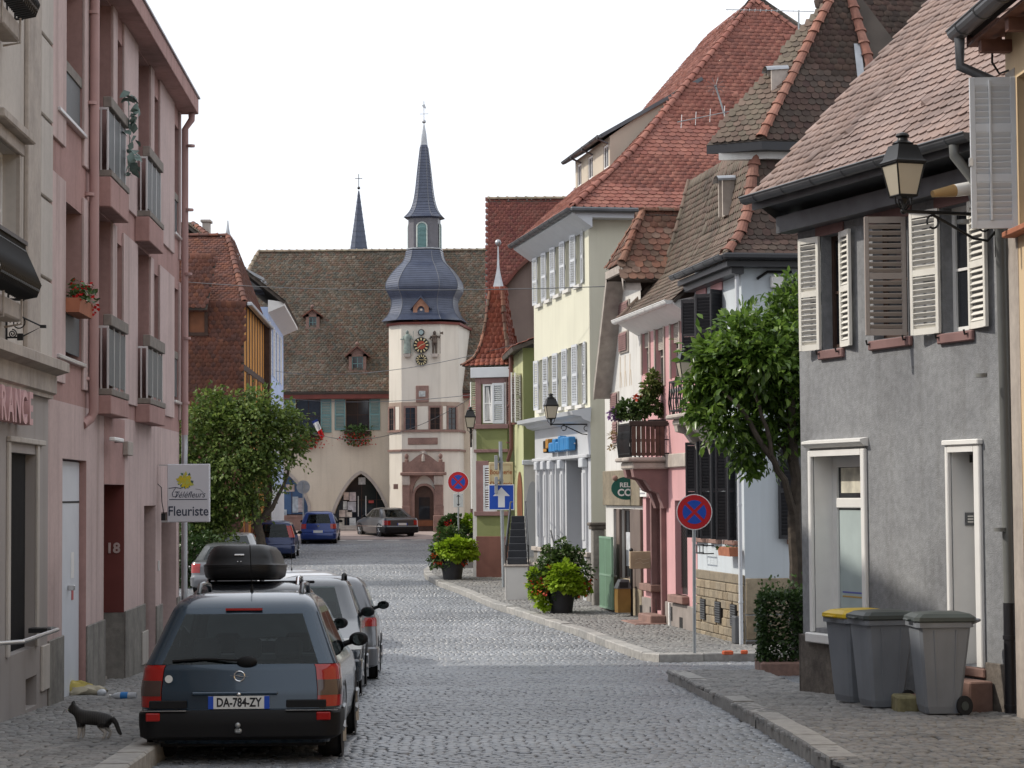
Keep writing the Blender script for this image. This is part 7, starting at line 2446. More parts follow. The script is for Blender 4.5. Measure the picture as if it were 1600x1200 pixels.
# turret roof: square, concave, with ridge tiles on its hips
ctr = P(779, 500, dW + .9)
lc = f2.Mi @ ctr
zq = lambda y: (P(779, y, dW + .9).z - f2.Mw.translation.z)
kq = (dW + .9) / FPX
tp = [(45, 574), (31, 562), (23, 545), (17.5, 520), (13.5, 490), (10, 453)]
tp = smooth_prof([(r * kq, zq(y)) for r, y in tp], 2)
mb = MB().lathe([(r * math.sqrt(2), z) for r, z in tp], 4, (lc.x, lc.y), smooth=False, a0=PI / 4)
tr = mb.build('turret_roof', m_slab, wing)
m_tile_or = M('orange_red_tile', (.4, .11, .045), .75, cols=[(.26, .07, .042), (.30, .085, .05), (.2, .06, .042), (.33, .11, .065)], var=.2, vs=1.2, mottle=.15, grime=.12)
for (r0, z0_), (r1, z1_) in zip(tp, tp[1:]):
 for k in range(4):
  an = -PI / 2 + k * PI / 2
  U_ = Vector((-math.sin(an), math.cos(an), 0)); Nn = Vector((math.cos(an), math.sin(an), 0))
  O_ = Vector((lc.x, lc.y, z0_)) + Nn * r0
  ln_ = math.hypot(r0 - r1, z1_ - z0_)
  tiles(f2, tr, O_, U_, -Nn * (r0 - r1) + Vector((0, 0, z1_ - z0_)), [(-r0, 0), (r0, 0), (r1, ln_), (-r1, ln_)], .17, .16, m_tile_or, 0, k=3)
for k in (2, 3):
 an = PI / 4 + k * PI / 2
 ridge(tr, [(lc.x + r * math.sqrt(2) * math.cos(an), lc.y + r * math.sqrt(2) * math.sin(an), z + .02) for r, z in tp], .075, .24, m_tile_o, True, f2.Mw)
fn = MB().lathe([(10.5 * kq, zq(454)), (4 * kq, zq(428)), (2.2 * kq, zq(418)), (.9 * kq, zq(385))], 4, (lc.x, lc.y), smooth=False, a0=PI / 4).sphere((lc.x, lc.y, zq(379)), 5 * kq, 12, 8)
fn.build('turret_finial', m_zinc, wing)
# the wing belongs to the corner house: hang its pieces straight on the house
for ch_ in list(wing.children):
 mb_l = wing.matrix_basis @ ch_.matrix_basis
 ch_.parent = V_
 ch_.matrix_basis = mb_l
bpy.data.objects.remove(wing)
# painted board of the shop, hanging in front
bA = P(764, 770, dW - .9); bB = P(802, 770, dW - .9); bC = P(764, 722, dW - .9)
bd = thing('shop_board', 'cream shop board with red lettering behind the blue arrow sign', 'sign', (bA + bB) / 2)
wB, hB = (bB - bA).length, (bC - bA).length
MB().box(-wB / 2, wB / 2, -.04, .04, 0, hB, ch=.015).build('board', M('board_cream', (.58, .48, .31), .6, var=.06), bd)
m_brd = M('board_red_brown', (.3, .09, .03), .6)
text('Boucherie', hB * .22, m_brd, bd, (0, -.043, hB * .67), (PI / 2, 0, 0), 'lettering', .002, sx=.8, off=.003)
text('Charcuterie', hB * .22, m_brd, bd, (0, -.043, hB * .28), (PI / 2, 0, 0), 'lettering', .002, sx=.68, off=.003)
m_ = MB()
for a_, b_, c_, d_ in ((-.42, .42, .9, .91), (-.42, .42, .1, .11), (-.42, -.41, .11, .9), (.41, .42, .11, .9)):
 m_.box(wB * a_, wB * b_, -.044, -.0405, hB * c_, hB * d_)
m_.build('board_border', m_brd, bd)
MB().tube([(wB * .4, 0, hB * .98), (wB * .4, .9, hB * 1.0)], .02, 6).build('board_arm', m_iron, bd)
# house of dark red tiles behind, and its brown gable neighbour
yK = 84.
rk = thing('red_roofed_house', 'tall house with a dark red tiled roof behind the green corner house', 'house', (P(763, 800, yK).x, yK, road_z(yK)))
z0_, z1_ = P(800, 560, yK).z - road_z(yK), P(800, 313, yK + 4.5).z - road_z(yK)
xr = P(930, 400, yK).x - rk.location.x
MB().box(0.1, xr, .1, 9, -1, z0_).build('wall', m_stone, rk)
m_ = MB(); slab(m_, [(0, 0, z0_), (xr, 0, z0_), (xr, 4.5, z1_), (0, 4.5, z1_)], .12); slab(m_, [(xr, 9, z0_), (0, 9, z0_), (0, 4.5, z1_), (xr, 4.5, z1_)], .12)
rr = m_.build('roof', m_slab, rk)
fK = type('F', (), {})(); fK.Mw = Matrix.Translation(rk.location)
m_tile_w = M('wine_red_tile', (.17, .06, .05), .85, cols=[(.15, .05, .045), (.19, .065, .05), (.17, .075, .06)], var=.2, vs=1, mottle=.12)
tiles(fK, rr, (0, 0, z0_ + .02), (1, 0, 0), (0, 4.5, z1_ - z0_), [(0, 0), (xr, 0), (xr, math.hypot(4.5, z1_ - z0_)), (0, math.hypot(4.5, z1_ - z0_))], .19, .16, m_tile_w, 0, k=2)
ridge(rr, [(0, 4.5, z1_ + .04), (xr, 4.5, z1_ + .04)], .14, .4, m_ridge_m, True, fK.Mw)
bx(rk, 'verge_board', m_whiter, -.06, -.01, .0, .12, z0_ - 2, z0_ + .1)
m_.v = []
m_ = MB()
ang_ = math.atan2(z1_ - z0_, 4.5)
m_.add([(-.05, -.05, z0_), (-.01, -.05, z0_), (-.01, 4.5, z1_), (-.05, 4.5, z1_), (-.05, -.05, z0_ - .2), (-.01, -.05, z0_ - .2), (-.01, 4.5, z1_ - .2), (-.05, 4.5, z1_ - .2)], [(0, 1, 2, 3), (0, 3, 7, 4), (0, 4, 5, 1)])
m_.build('verge', m_gut, rk)
yG = 74.
gh = thing('brown_gable_house', 'house with a bare brown rendered gable wall behind the turret', 'house', (P(770, 800, yG).x, yG, road_z(yG)))
pt = lambda x, y: (P(x, y, yG).x - gh.location.x, P(x, y, yG).z - road_z(yG))
poly = [pt(758, 880), pt(850, 880), pt(850, 384), pt(836, 396), pt(806, 424), pt(788, 448), pt(770, 505), pt(758, 545)]
MB().prism(poly, 'y', 0, 6).build('wall', M('brown_render', (.20, .15, .135), .9, var=.12, vs=1.2, streak=.35), gh)
m_ = MB()
rl = [pt(850, 382), pt(836, 394), pt(806, 422), pt(787, 446), pt(768, 505)]
for a_, b_ in zip(rl, rl[1:]):
 slab(m_, [(b_[0], -.25, b_[1] + .02), (a_[0], -.25, a_[1] + .02), (a_[0], 6.2, a_[1] + .02), (b_[0], 6.2, b_[1] + .02)], .1)
m_.build('roof', m_tile_w, gh)
# salmon house beyond, at the mouth of the square
yS = 92.
sx = P(724, 800, yS).x
sh_ = thing('salmon_house', 'narrow salmon house with white shutters between the tower and the green house', 'house', (sx, yS, road_z(yS)))
zS = P(735, 640, yS).z - road_z(yS)
MB().box(.55, 5, 0, 14, -1, zS).build('wall', M('salmon_plaster', (.58, .36, .24), .85, var=.08, streak=.2), sh_)
bx(sh_, 'corner_stone', m_rst, .3, .55, -.06, .2, -.5, zS)
for z0_, z1_ in ((.9, 2.6), (3.3, 5.2)):
 window(None, sh_, .75, 1.25, z0_, z1_, -.03, m_mauve, m_glass, 1, 2)
 shutter(sh_, .74, -.06, z0_, .3, z1_ - z0_, PI, m_white_p, 20, fw=.05)
 shutter(sh_, 1.26, -.06, z0_, .42, z1_ - z0_, 0, m_white_p, 20, fw=.05)
m_ = MB(); slab(m_, [(.2, -.3, zS), (5, -.3, zS), (5, 7, zS + .9), (.2, 7, zS + .9)], .12); m_.build('roof', m_tile_w, sh_)
# outside stair with its rendered cheek and black railing
sp0 = G(789, 938, .13)
st = thing('outside_stair', 'white rendered outside stair with black railings in front of the cream building', 'stair', (sp0.x, sp0.y, pave_z(sp0.y)), RAD(-1))
k_ = sp0.y / FPX
hS_ = 52 * k_
wS_ = 36 * k_
MB().box(0, wS_, 0, 4.6, -.3, hS_, ch=.015).build('stair_cheek', m_whiter, st)
bx(st, 'coping', m_stone, -.03, wS_ + .03, -.04, 4.6, hS_ + .002, hS_ + .05, ch=.012)
for i in range(5):
 bx(st, 'step', m_stone, wS_ + .002, wS_ + .85, .2 + .3 * i, .499 + .3 * i if i < 4 else 4.6, -.3, (i + 1) * hS_ / 5 - .02, ch=.012)
# dark flight climbing away on top of the block, between two black railings
m_stp = M('dark_steel_step', (.03, .032, .038), .5, var=.15)
zq_ = lambda y_: P(800, y_, sp0.y + 2.2).z - pave_z(sp0.y)
H2 = zq_(806) - hS_ - .05
for i in range(7):
 q_ = i / 7
 x0_, x1_ = .06 + .1 * q_, wS_ - .02 - .1 * q_
 bx(st, 'step', m_stp, x0_, x1_, .15 + i * .3, .15 + (i + 1) * .3 - .006, hS_ + .051, hS_ + .05 + (i + 1) * H2 / 7, ch=.012)
m_ = MB()
for e0, e1 in ((.03, .12), (wS_ + .02, wS_ - .08)):
 m_.tube([(e0, .08, hS_ + .05), (e0, .08, hS_ + .55), (e1, 2.2, hS_ + H2 + .42), (e1, 4.4, hS_ + H2 + .42)], .022, 6)
 for i in range(9):
  q_ = i / 8
  m_.tube([(e0 + (e1 - e0) * q_, .08 + 2.1 * q_, hS_ + .05 + H2 * q_), (e0 + (e1 - e0) * q_, .08 + 2.1 * q_, hS_ + .5 + (H2 - .1) * q_)], .012, 4)
m_.tube([(wS_ + .8, .3, .1), (wS_ + .8, .3, .95), (wS_ + .6, 1.7, hS_ + .9)], .02, 6)
m_.build('railing', m_iron, st)
# ------------------------------------------------------------------ greenery
m_bark = M('bark', (.075, .06, .048), .9, var=.3, vs=9, bump=.6, bs=40)
m_lf1 = M('glossy_leaf', (.05, .1, .02), .3, cols=[(.045, .085, .016), (.075, .14, .024), (.11, .19, .032), (.15, .25, .042), (.21, .31, .06)], var=.1, trans=.45, spec=.5)
m_lf2 = M('street_tree_leaf', (.06, .1, .03), .5, cols=[(.05, .09, .02), (.09, .14, .03), (.14, .195, .042), (.2, .25, .065)], var=.1, trans=.38)
m_box = M('hedge_leaf', (.03, .06, .02), .4, cols=[(.025, .05, .014), (.04, .08, .02), (.065, .115, .03)], var=.1, trans=.2, spec=.5)
m_lime = M('lime_leaf', (.25, .38, .02), .5, cols=[(.20, .32, .015), (.28, .42, .025), (.34, .46, .04)], var=.08, trans=.35)
m_grnl = M('planter_leaf', (.06, .11, .03), .5, cols=[(.03, .065, .018), (.06, .11, .025), (.09, .15, .04), (.12, .17, .06)], var=.1, trans=.25)
m_fl_or = M('orange_red_petal', (.5, .06, .02), .6, cols=[(.45, .03, .015), (.5, .1, .02), (.35, .02, .03)], var=0., trans=.25)
m_fl_pu = M('purple_petal', (.2, .08, .3), .6, cols=[(.2, .08, .28), (.3, .16, .35)], var=0., trans=.25)
m_dry = M('dry_stem_leaf', (.3, .2, .08), .7, cols=[(.3, .2, .08), (.35, .26, .12)], var=0., trans=.2)
def pxblobs(lst, d, o, depth=1.):
 k = d / FPX
 out = []
 for q in lst:
  x, y, r = q[:3]
  dd = d + (q[3] if len(q) > 3 else 0)
  p = P(x, y, dd) - o
  out.append((p.x, p.y, p.z, r * k, r * k * depth, r * k))
 return out
def tree(name, label, base, limbs, blobs, n, size, mat, single=0, seed=1, depth=1.1, width=.34, ragged=.25, shell=.45):
 t = thing(name, label, 'tree', base)
 mb = MB()
 for pts, rs in limbs:
  q = [Vector(p) - base for p in pts]
  # soften the path
  fine, fr = [], []
  for i in range(len(q) - 1):
   for s in (0, .34, .67):
    j = Vector((rnd.gauss(0, .025), rnd.gauss(0, .025), 0)) if s else Vector()
    fine.append(q[i].lerp(q[i + 1], s) + j); fr.append(rs[i] + (rs[i + 1] - rs[i]) * s)
  fine.append(q[-1]); fr.append(rs[-1])
  mb.tube(fine, fr, 8)
 mb.build('trunk', m_bark, t)
 c = blob_points(blobs, n, seed, shell=shell, ragged=ragged)
 keep = np.random.default_rng(seed).random(len(c[0])) < 1
 cr, m, v, f = leaf_cloud('crown', c, size, mat, t, seed=seed, width=width, droop=.7)
 if single:
  # the largest leaves in view become objects of their own
  bpy.data.objects.remove(cr)
  hold = link('crown', scatter_mesh('crown', v, f, np.zeros((0, 4, 4)), mat), t)
  A = m.copy(); A[:, :3, 3] += np.array(base)
  q = np.array(CAMI) @ A[:, :, 3].T
  dist = np.linalg.norm(m[:, :3, 1], axis=1) / -q[2]
  px = 800 + FPX * q[0] / -q[2]
  order = np.argsort(-dist - (np.array(q[2]) * 1e-4) * 0 - np.where((px > 1062) & (px < 1248), 0, -9))
  front = order[:2600]
  front = front[np.argsort(-q[2][front])][:single]
  keep = np.ones(len(m), bool); keep[front] = False
  hold.data = scatter_mesh('crown', v, f, m[keep], mat)
  me = scatter_mesh('leaf', v, f, np.eye(4)[None], mat)
  for i in front:
   link('leaf', me, hold, Matrix(m[i].tolist()))
 return t
dR = 34.3
bR = G(1243, 1048, .05)
bR = Vector((P(1243, 800, dR).x, dR, pave_z(dR) - .12))
pp = lambda x, y, dd=0.: P(x, y, dR + dd)
tree('courtyard_tree', 'glossy leaved tree in front of the light blue house beside the grey house', bR,
     [([bR, pp(1245, 880), pp(1242, 780), pp(1239, 690), pp(1232, 590, -.2), pp(1212, 510)], [.13, .115, .10, .08, .055, .025]),
      ([pp(1242, 815), pp(1226, 750, -.2), pp(1198, 705, -.4), pp(1160, 640, -.5), pp(1120, 600, -.4)], [.07, .055, .05, .035, .015]),
      ([pp(1240, 720), pp(1215, 690, .2), pp(1180, 670, .4), pp(1140, 660, .4)], [.06, .045, .035, .015]),
      ([pp(1236, 640), pp(1258, 560, .2), pp(1270, 500)], [.05, .035, .015]),
      ([pp(1205, 712, -.4), pp(1190, 650, -.5), pp(1165, 560, -.4)], [.04, .03, .012])],
     pxblobs([(1160, 565, 62), (1122, 605, 46), (1195, 615, 62, .3), (1212, 520, 48), (1152, 520, 36, -.3), (1228, 470, 26), (1136, 668, 36, -.2), (1188, 690, 38, .2), (1090, 645, 20), (1108, 562, 34),
              (1240, 590, 40), (1240, 670, 36, .3), (1160, 712, 20), (1195, 560, 50, -.5), (1276, 540, 50), (1290, 640, 60), (1090, 600, 22), (1238, 440, 12), (1172, 735, 14), (1120, 545, 24)], dR, bR, 1.2),
     11500, .15, m_lf1, 300, 5, ragged=.6, shell=.2, width=.27)
dLt = 68.
bL = Vector((P(408, 800, dLt).x, dLt, road_z(dLt) - .05))
pl2 = lambda x, y, dd=0.: P(x, y, dLt + dd)
tree('street_tree', 'bushy round street tree in front of the tile hung house', bL,
     [([bL, pl2(408, 850), pl2(402, 815), pl2(382, 740), pl2(365, 660)], [.17, .15, .13, .09, .04]),
      ([pl2(395, 825), pl2(425, 795), pl2(450, 740), pl2(460, 700)], [.09, .07, .045, .02]),
      ([pl2(390, 810), pl2(350, 770), pl2(320, 720)], [.09, .07, .03]),
      ([pl2(404, 822), pl2(420, 790, .3), pl2(425, 740, .3)], [.09, .06, .03])],
     pxblobs([(350, 680, 54), (318, 655, 38), (400, 665, 54), (440, 692, 36), (360, 740, 58), (412, 732, 36), (305, 740, 44), (330, 800, 46), (296, 830, 36), (452, 652, 22), (468, 694, 14), (388, 788, 26), (325, 812, 36), (300, 800, 40), (365, 640, 28), (412, 642, 22), (345, 622, 9), (430, 655, 16), (478, 672, 9), (285, 780, 50), (335, 625, 20), (275, 700, 40), (390, 615, 12)], dLt, bL, 1.3),
     26000, .14, m_lf2, 0, 9, ragged=.55, shell=.3, width=.33)
# shrubs under the tree, by the parked silver car
bS = Vector((P(300, 800, 66).x, 66., road_z(66)))
sh = thing('dark_shrub', 'dense dark shrub under the street tree beside the parked silver saloon', 'shrub', bS)
leaf_cloud('foliage', blob_points(pxblobs([(300, 880, 40), (275, 860, 45), (318, 905, 24), (322, 848, 18), (255, 890, 50)], 66, bS, 1.2), 5000, 4), .11, m_box, sh, width=.45, seed=2)
MB().tube([(0, 0, 0), (.1, 0, 1.2)], [.06, .03], 6).build('stem', m_bark, sh)
# box hedge in its low stone planter
dH = 33.3
hx0, hx1 = P(1193, 900, dH).x, P(1193, 900, dH).x + 1.6
zh = pave_z(dH) - .12
zt_ = P(1220, 932, dH).z
r = np.random.default_rng(6)
hd = thing('box_hedge', 'clipped box hedge growing in the low red sandstone planter by the grey house', 'hedge', (hx0, dH, zh + .16))
n = 9000
q = r.random((n, 3)); ax = r.integers(0, 5, n)
hh = zt_ - zh - .18; hw_ = hx1 - hx0; hdp = .75
pts = np.column_stack([q[:, 0] * hw_, q[:, 1] * hdp, q[:, 2] * hh])
pts[ax == 0, 1] = r.normal(.02, .03, (ax == 0).sum()); pts[ax == 1, 0] = r.normal(.02, .03, (ax == 1).sum()); pts[ax == 2, 2] = hh + r.normal(0, .03, (ax == 2).sum()); pts[ax == 3, 1] = r.normal(.04, .05, (ax == 3).sum())
dirs = r.normal(0, .5, (n, 3)); dirs[ax == 0, 1] -= 1; dirs[ax == 3, 1] -= 1; dirs[ax == 1, 0] -= 1; dirs[ax == 2, 2] += 1
leaf_cloud('foliage', (pts, dirs), .058, m_box, hd, width=.5, seed=3)
nn = 500
sp_ = np.column_stack([r.random(nn) * hw_, r.random(nn) * hdp, hh + np.abs(r.normal(0, .12, nn))])
leaf_cloud('shoots', (sp_, np.tile([0, 0, 1.], (nn, 1))), .06, m_grnl, hd, width=.4, seed=4)
MB().tube([(hw_ / 2, hdp / 2, 0), (hw_ / 2, hdp / 2, hh * .8)], .04, 6).build('stem', m_bark, hd)
sp2 = thing('stone_planter', 'low red sandstone planter under the clipped hedge', 'planter', (hx0, dH, zh))
MB().box(-.06, hw_ + .2, -.12, hdp + .1, -.3, .2, ch=.03).build('trough', M('planter_sandstone', (.27, .17, .14), .9, var=.2, vs=5, bump=.4, bs=40, mottle=.2), sp2)
# ------------------------------------------------------------------ flower tubs on the pavement
m_pot = M('black_pot', (.025, .025, .028), .6, var=.2, vs=6)
def planter(label, px, py, dz, wpx, specs, seed, plabel):
 b = G(px, py, dz)
 k = b.y / FPX
 t = thing('flower_tub', label, 'planter', b, 0, 'black flower tubs along the pavement')
 R_ = wpx * k / 2
 MB().lathe([(R_ * .74, 0), (R_ * .96, R_ * 1.55), (R_ * 1.05, R_ * 1.56), (R_ * 1.05, R_ * 1.72), (R_ * .94, R_ * 1.72), (R_ * .9, R_ * 1.6)], 28).build('pot', m_pot, t)
 MB().lathe([(R_ * .93, R_ * 1.58), (R_ * .93, R_ * 1.6)], 20).build('soil', m_soil, t)
 pl = thing('tub_plants', plabel, 'plant', b + Vector((0, 0, R_ * 1.6)))
 o = pl.location
 for i, (nm, mat, bl, n, sz, wd) in enumerate(specs):
  c = blob_points(pxblobs(bl, b.y, Vector(o), 1.0), n, seed + i, shell=.55, ragged=.3)
  leaf_cloud(nm, c, sz, mat, pl, width=wd, seed=seed + i, droop=.6)
 return t
planter('black flower tub nearest the pink house, on the pavement edge', 877, 958, .13, 46,
  [('foliage', m_grnl, [(848, 905, 22), (862, 880, 20), (884, 866, 14), (905, 892, 18), (876, 900, 34, .15), (878, 850, 9), (855, 860, 8), (900, 865, 10)], 4200, .085, .45),
         ('lime_leaves', m_lime, [(882, 900, 21, -.35), (896, 912, 15, -.3), (866, 910, 14, -.35), (840, 922, 13, -.1), (836, 900, 10), (845, 938, 10, -.1), (912, 918, 10), (852, 946, 6, -.2)], 2300, .10, .55),
         ('blossoms', m_fl_or, [(846, 918, 15, -.25), (916, 910, 11, -.1), (830, 912, 9), (907, 925, 8, -.2), (862, 890, 10, -.2)], 150, .07, .55)], 31, 'bright lime and dark green plants spilling over the tub nearest the pink house')
planter('black flower tub at the kerb bend, behind the second no stopping sign', 707, 906, .13, 38,
  [('foliage', m_grnl, [(700, 842, 18), (718, 848, 14), (686, 862, 13), (732, 862, 10), (706, 858, 26, .1), (682, 876, 11)], 3400, .10, .45),
         ('lime_leaves', m_lime, [(712, 858, 17, -.4), (728, 856, 13, -.3), (694, 858, 10, -.35), (738, 866, 8, -.1)], 1700, .12, .55),
         ('blossoms', m_fl_or, [(684, 872, 8, -.2), (725, 876, 8, -.2)], 60, .09, .55)], 41, 'lime and green plants spilling over the tub at the kerb bend')
planter('black flower tub furthest away, in front of the clock tower', 712, 872, .13, 34,
  [('foliage', m_grnl, [(706, 818, 12), (694, 826, 11), (712, 830, 18)], 2200, .14, .45),
         ('variegated_leaves', m_lime, [(733, 815, 9), (728, 822, 8)], 500, .13, .5),
         ('dark_leaves', m_box, [(724, 838, 12), (706, 842, 12)], 1200, .12, .5),
         ('blossoms', m_redfl, [(690, 836, 7, -.3), (702, 818, 6, -.3)], 110, .11, .55)], 51, 'dark green plants with red flowers in the furthest tub')
# balcony plants of the candy pink house
ua, ub, vB, zt_ = ba
bp = thing('balcony_planting', 'green shrubs and trailing flowers crowding the lower pink house balcony', 'plant', f6.w((ua + ub) / 2, vB + .3, zt_ - .1), 0)
o = Vector(bp.location)
dq = o.y
for i, (nm, mat, bl, n, sz, wd) in enumerate([
  ('foliage', m_grnl, [(980, 640, 14), (1000, 640, 14), (1015, 632, 14), (968, 645, 10), (1030, 640, 8), (1020, 610, 10)], 2200, .09, .35),
  ('shrub', M('pale_shrub_leaf', (.13, .17, .05), .5, cols=[(.09, .13, .03), (.16, .2, .06), (.2, .24, .08)], var=.1, trans=.3), [(1016, 604, 13), (1024, 592, 9), (1010, 618, 9), (1030, 606, 8), (1018, 586, 6)], 700, .10, .3),
  ('purple_flowers', m_fl_pu, [(958, 648, 8), (966, 652, 6)], 300, .06, .4),
  ('orange_flowers', m_fl_or, [(995, 622, 3)], 30, .08, .5),
  ('trailing_stems', m_dry, [(957, 680, 5), (956, 700, 4), (1036, 650, 6), (1043, 665, 4)], 260, .07, .2)]):
 leaf_cloud(nm, blob_points(pxblobs(bl, dq, o, 1.2), n, 60 + i, shell=.3), sz, mat, bp, width=wd, seed=60 + i)
MB().lathe([(.16, .0), (.22, .12), (.24, .2)], 14, (.45, -.1)).build('bowl', m_pot, bp)
# terracotta trough and empty holders under the blue house windows
a_, z_ = f7.h(1141, 862, -.15)
flowerbox('flower_trough', 'empty looking terracotta trough hanging under the light blue house window', f7.w(a_, -.18, z_ - .08), f7.root.rotation_euler.z, .85, 30, 0, .02)
a_, z_ = f7.h(1100, 858, -.15)
hl = thing('trough_holder', 'empty black wire trough holder under the light blue house window', 'holder', f7.w(a_, -.05, z_), f7.root.rotation_euler.z)
m_ = MB()
for z0_ in (-.08, .08):
 m_.tube([(-.4, 0, z0_), (-.4, -.22, z0_), (.4, -.22, z0_), (.4, 0, z0_)], .012, 5)
for x_ in (-.4, -.13, .13, .4):
 m_.tube([(x_, -.22, -.08), (x_, -.22, .08)], .01, 5)
m_.build('wire_frame', m_iron, hl)
# ------------------------------------------------------------------ street lamps on wall brackets
m_lant = M('lantern_black', (.02, .02, .02), .4, var=.15, metal=.4)
m_opal = M('opal_lamp_glass', (.62, .56, .45), .35, var=.04, trans=.35)
def lamp():
 t = thing('wall_lantern', None, 'street lamp')
 b, tp, hb, ht = .105, .165, .06, .40
 m_ = MB()
 def cor(s, z): return [(-s, -s, z), (s, -s, z), (s, s, z), (-s, s, z)]
 cb, ct = cor(b, hb), cor(tp, ht)
 for i in range(4):
  m_.tube([cb[i], ct[i]], .011, 4, smooth=False)
  m_.tube([cb[i], cb[(i + 1) % 4]], .012, 4, smooth=False); m_.tube([ct[i], ct[(i + 1) % 4]], .016, 4, smooth=False)
 m_.lathe([(.02, -.02), (.03, .0), (.05, .03), (.13, hb - .005)], 4, a0=PI / 4, smooth=False)
 m_.build('lantern_frame', m_lant, t)
 for i in range(4):
  j = (i + 1) % 4
  MB().quad(cb[i], cb[j], ct[j], ct[i]).build('lamp_pane', m_opal, t, Matrix.Scale(.97, 4))
 m_ = MB()
 m_.lathe([(tp * 1.5, ht), (tp * 1.56, ht + .02), (tp * 1.35, ht + .05), (tp * .95, ht + .2)], 4, a0=PI / 4, smooth=False)
 m_.lathe([(.10, ht + .2), (.115, ht + .22), (.06, ht + .25), (.05, ht + .28), (.075, ht + .30), (.06, ht + .325), (.015, ht + .34)], 12)
 m_.build('lamp_cap', m_lant, t)
 m_ = MB()
 m_.tube([(0, 0, -.02), (0, 0, -.1)], .02, 8)
 m_.sphere((0, 0, -.1), .035, 8, 6)
 m_.tube([(0, 0, -.1), (0, 1.15, -.1)], .02, 8)
 m_.tube([(0, y, z) for y, z in [(.35 + .07 * math.cos(a), -.2 + .07 * math.sin(a)) for a in np.linspace(-2.2, 3.6, 14)]], .012, 5)
 m_.tube([(0, .36, -.13), (0, .6, -.24), (0, .85, -.36), (0, 1.02, -.38), (0, 1.12, -.28)], .016, 6)
 m_.tube([(0, y, z) for y, z in [(.98 + .07 * math.cos(a), -.21 + .07 * math.sin(a)) for a in np.linspace(2.4, -4, 16)]], .011, 5)
 for s in (-1, 1):
  m_.tube([(s * .0, 0, -.09), (s * .05, 0, -.06), (s * .09, 0, -.02), (s * .1, 0, .05)], .009, 5); m_.tube([(0, s * .0, -.09), (0, s * .05, -.06), (0, s * .09, -.02), (0, s * .1, .05)], .009, 5)
 m_.box(-.03, .03, 1.13, 1.17, -.55, .06)
 m_.build('bracket', m_lant, t)
 return t
lp0 = lamp()
first = True
def place_lamp(px, py, d, rz, s, label, arm=1.):
 global first
 o = lp0 if first else copy_tree(lp0)
 first = False
 p = P(px, py, d)
 o.location = (p.x, p.y, p.z + .1 * s)
 o.rotation_euler = (0, 0, rz)
 o.scale = (s, s, s)
 o['label'] = label
 o['group'] = 'black wall lanterns with opal panes'
 for c in o.children:
  if c.name.startswith('bracket'):
   c.scale = (1, arm, 1)
place_lamp(1412, 330, 22.0, RAD(-69.8), .96, 'black wall lantern on an iron arm in front of the grey house')
place_lamp(861, 663, 55.9, RAD(-79.5), .95, 'black wall lantern over the grey shopfront of the cream building')
place_lamp(1072, 604, 43.2, RAD(-80), .98, 'black wall lantern half hidden by the tree before the pink house', .6)
place_lamp(735, 676, 66.9, RAD(0), .95, 'black wall lantern on the corner of the green turret house')
# ------------------------------------------------------------------ road signs
m_post = M('galvanised_post', (.33, .35, .36), .45, metal=.6, var=.12, vs=5)
m_sred = M('sign_red', (.48, .015, .02), .35, var=.03); m_sblue = M('sign_blue', (.015, .075, .42), .35, var=.03); m_swht = M('sign_white_film', (.75, .75, .75), .35, var=.02); m_sback = M('sign_back', (.36, .365, .37), .5, metal=.5, var=.06)
def sect(c, r0, r1, a0, a1, y, n=10):
 mb = MB()
 pts = [(c[0] + r1 * math.cos(a0 + (a1 - a0) * i / n), y, c[1] + r1 * math.sin(a0 + (a1 - a0) * i / n)) for i in range(n + 1)]
 return pts
def nostop(px_base, py_base, pxc, pyc, rpx, label, panel=False):
 b = G(px_base, py_base, .13)
 k = b.y / FPX
 t = thing('no_stopping_sign', label, 'road sign', b, 0, 'no stopping signs')
 zc = P(pxc, pyc, b.y).z - b.z
 xc = P(pxc, pyc, b.y).x - b.x
 R_ = rpx * k
 MB().tube([(0, 0, -.1), (xc, 0, zc + R_ * .6)], .03, 10).build('post', m_post, t)
 dsc = MB(); disc(dsc, (xc, zc), R_, -.045, -.06, 40); dsc.build('sign_disc', m_swht, t)
 d2 = MB(); disc(d2, (xc, zc), R_ * .95, -.06, -.064, 40); rd = d2.build('red_face', m_sred, t)
 q = MB()
 bw = R_ * .085
 for k4_ in range(4):
  a = k4_ * PI / 2 + PI / 2
  ca, sa = math.cos(a), math.sin(a)
  rr = R_ * .66
  pts = [(bw * 1.414, 0)]
  am = PI / 4 - math.asin(bw / rr)
  for i in range(11):
   t_ = -am + 2 * am * i / 10
   pts.append((rr * math.cos(t_), rr * math.sin(t_)))
  q.poly([(xc + x * ca - z * sa, -.067, zc + x * sa + z * ca) for x, z in pts])
 q.build('blue_sectors', m_sblue, t)
 MB().box(xc - .04, xc + .04, -.045, .03, zc - .04, zc + .04).build('clamp', m_post, t)
 if panel:
  z1_ = zc - R_ * 1.08
  z0_ = z1_ - .42
  pn2 = MB().box(xc - .15, xc + .15, -.05, -.035, z0_, z1_, ch=.005).build('arrow_plate', M('plate_grey', (.55, .57, .56), .4, var=.03), t)
  m_ = MB(); zm = (z0_ + z1_) / 2
  m_.box(xc - .012, xc + .012, -.055, -.0505, z0_ + .06, z1_ - .06)
  for s, e in ((1, z1_ - .03), (-1, z0_ + .03)):
   m_.poly([(xc, -.056, e), (xc - .06, -.056, e - s * .08), (xc, -.056, e - s * .05), (xc + .06, -.056, e - s * .08)])
  m_.build('double_arrow', m_clk, pn2)
 return t
nostop(1085, 1022, 1084.5, 800, 28, 'round red and blue no stopping sign in front of the light blue house')
nostop(717, 906, 716, 753, 16.6, 'round red and blue no stopping sign with an arrow plate beside the flower tub', True)
b = G(786, 918, .13)
k_ = b.y / FPX
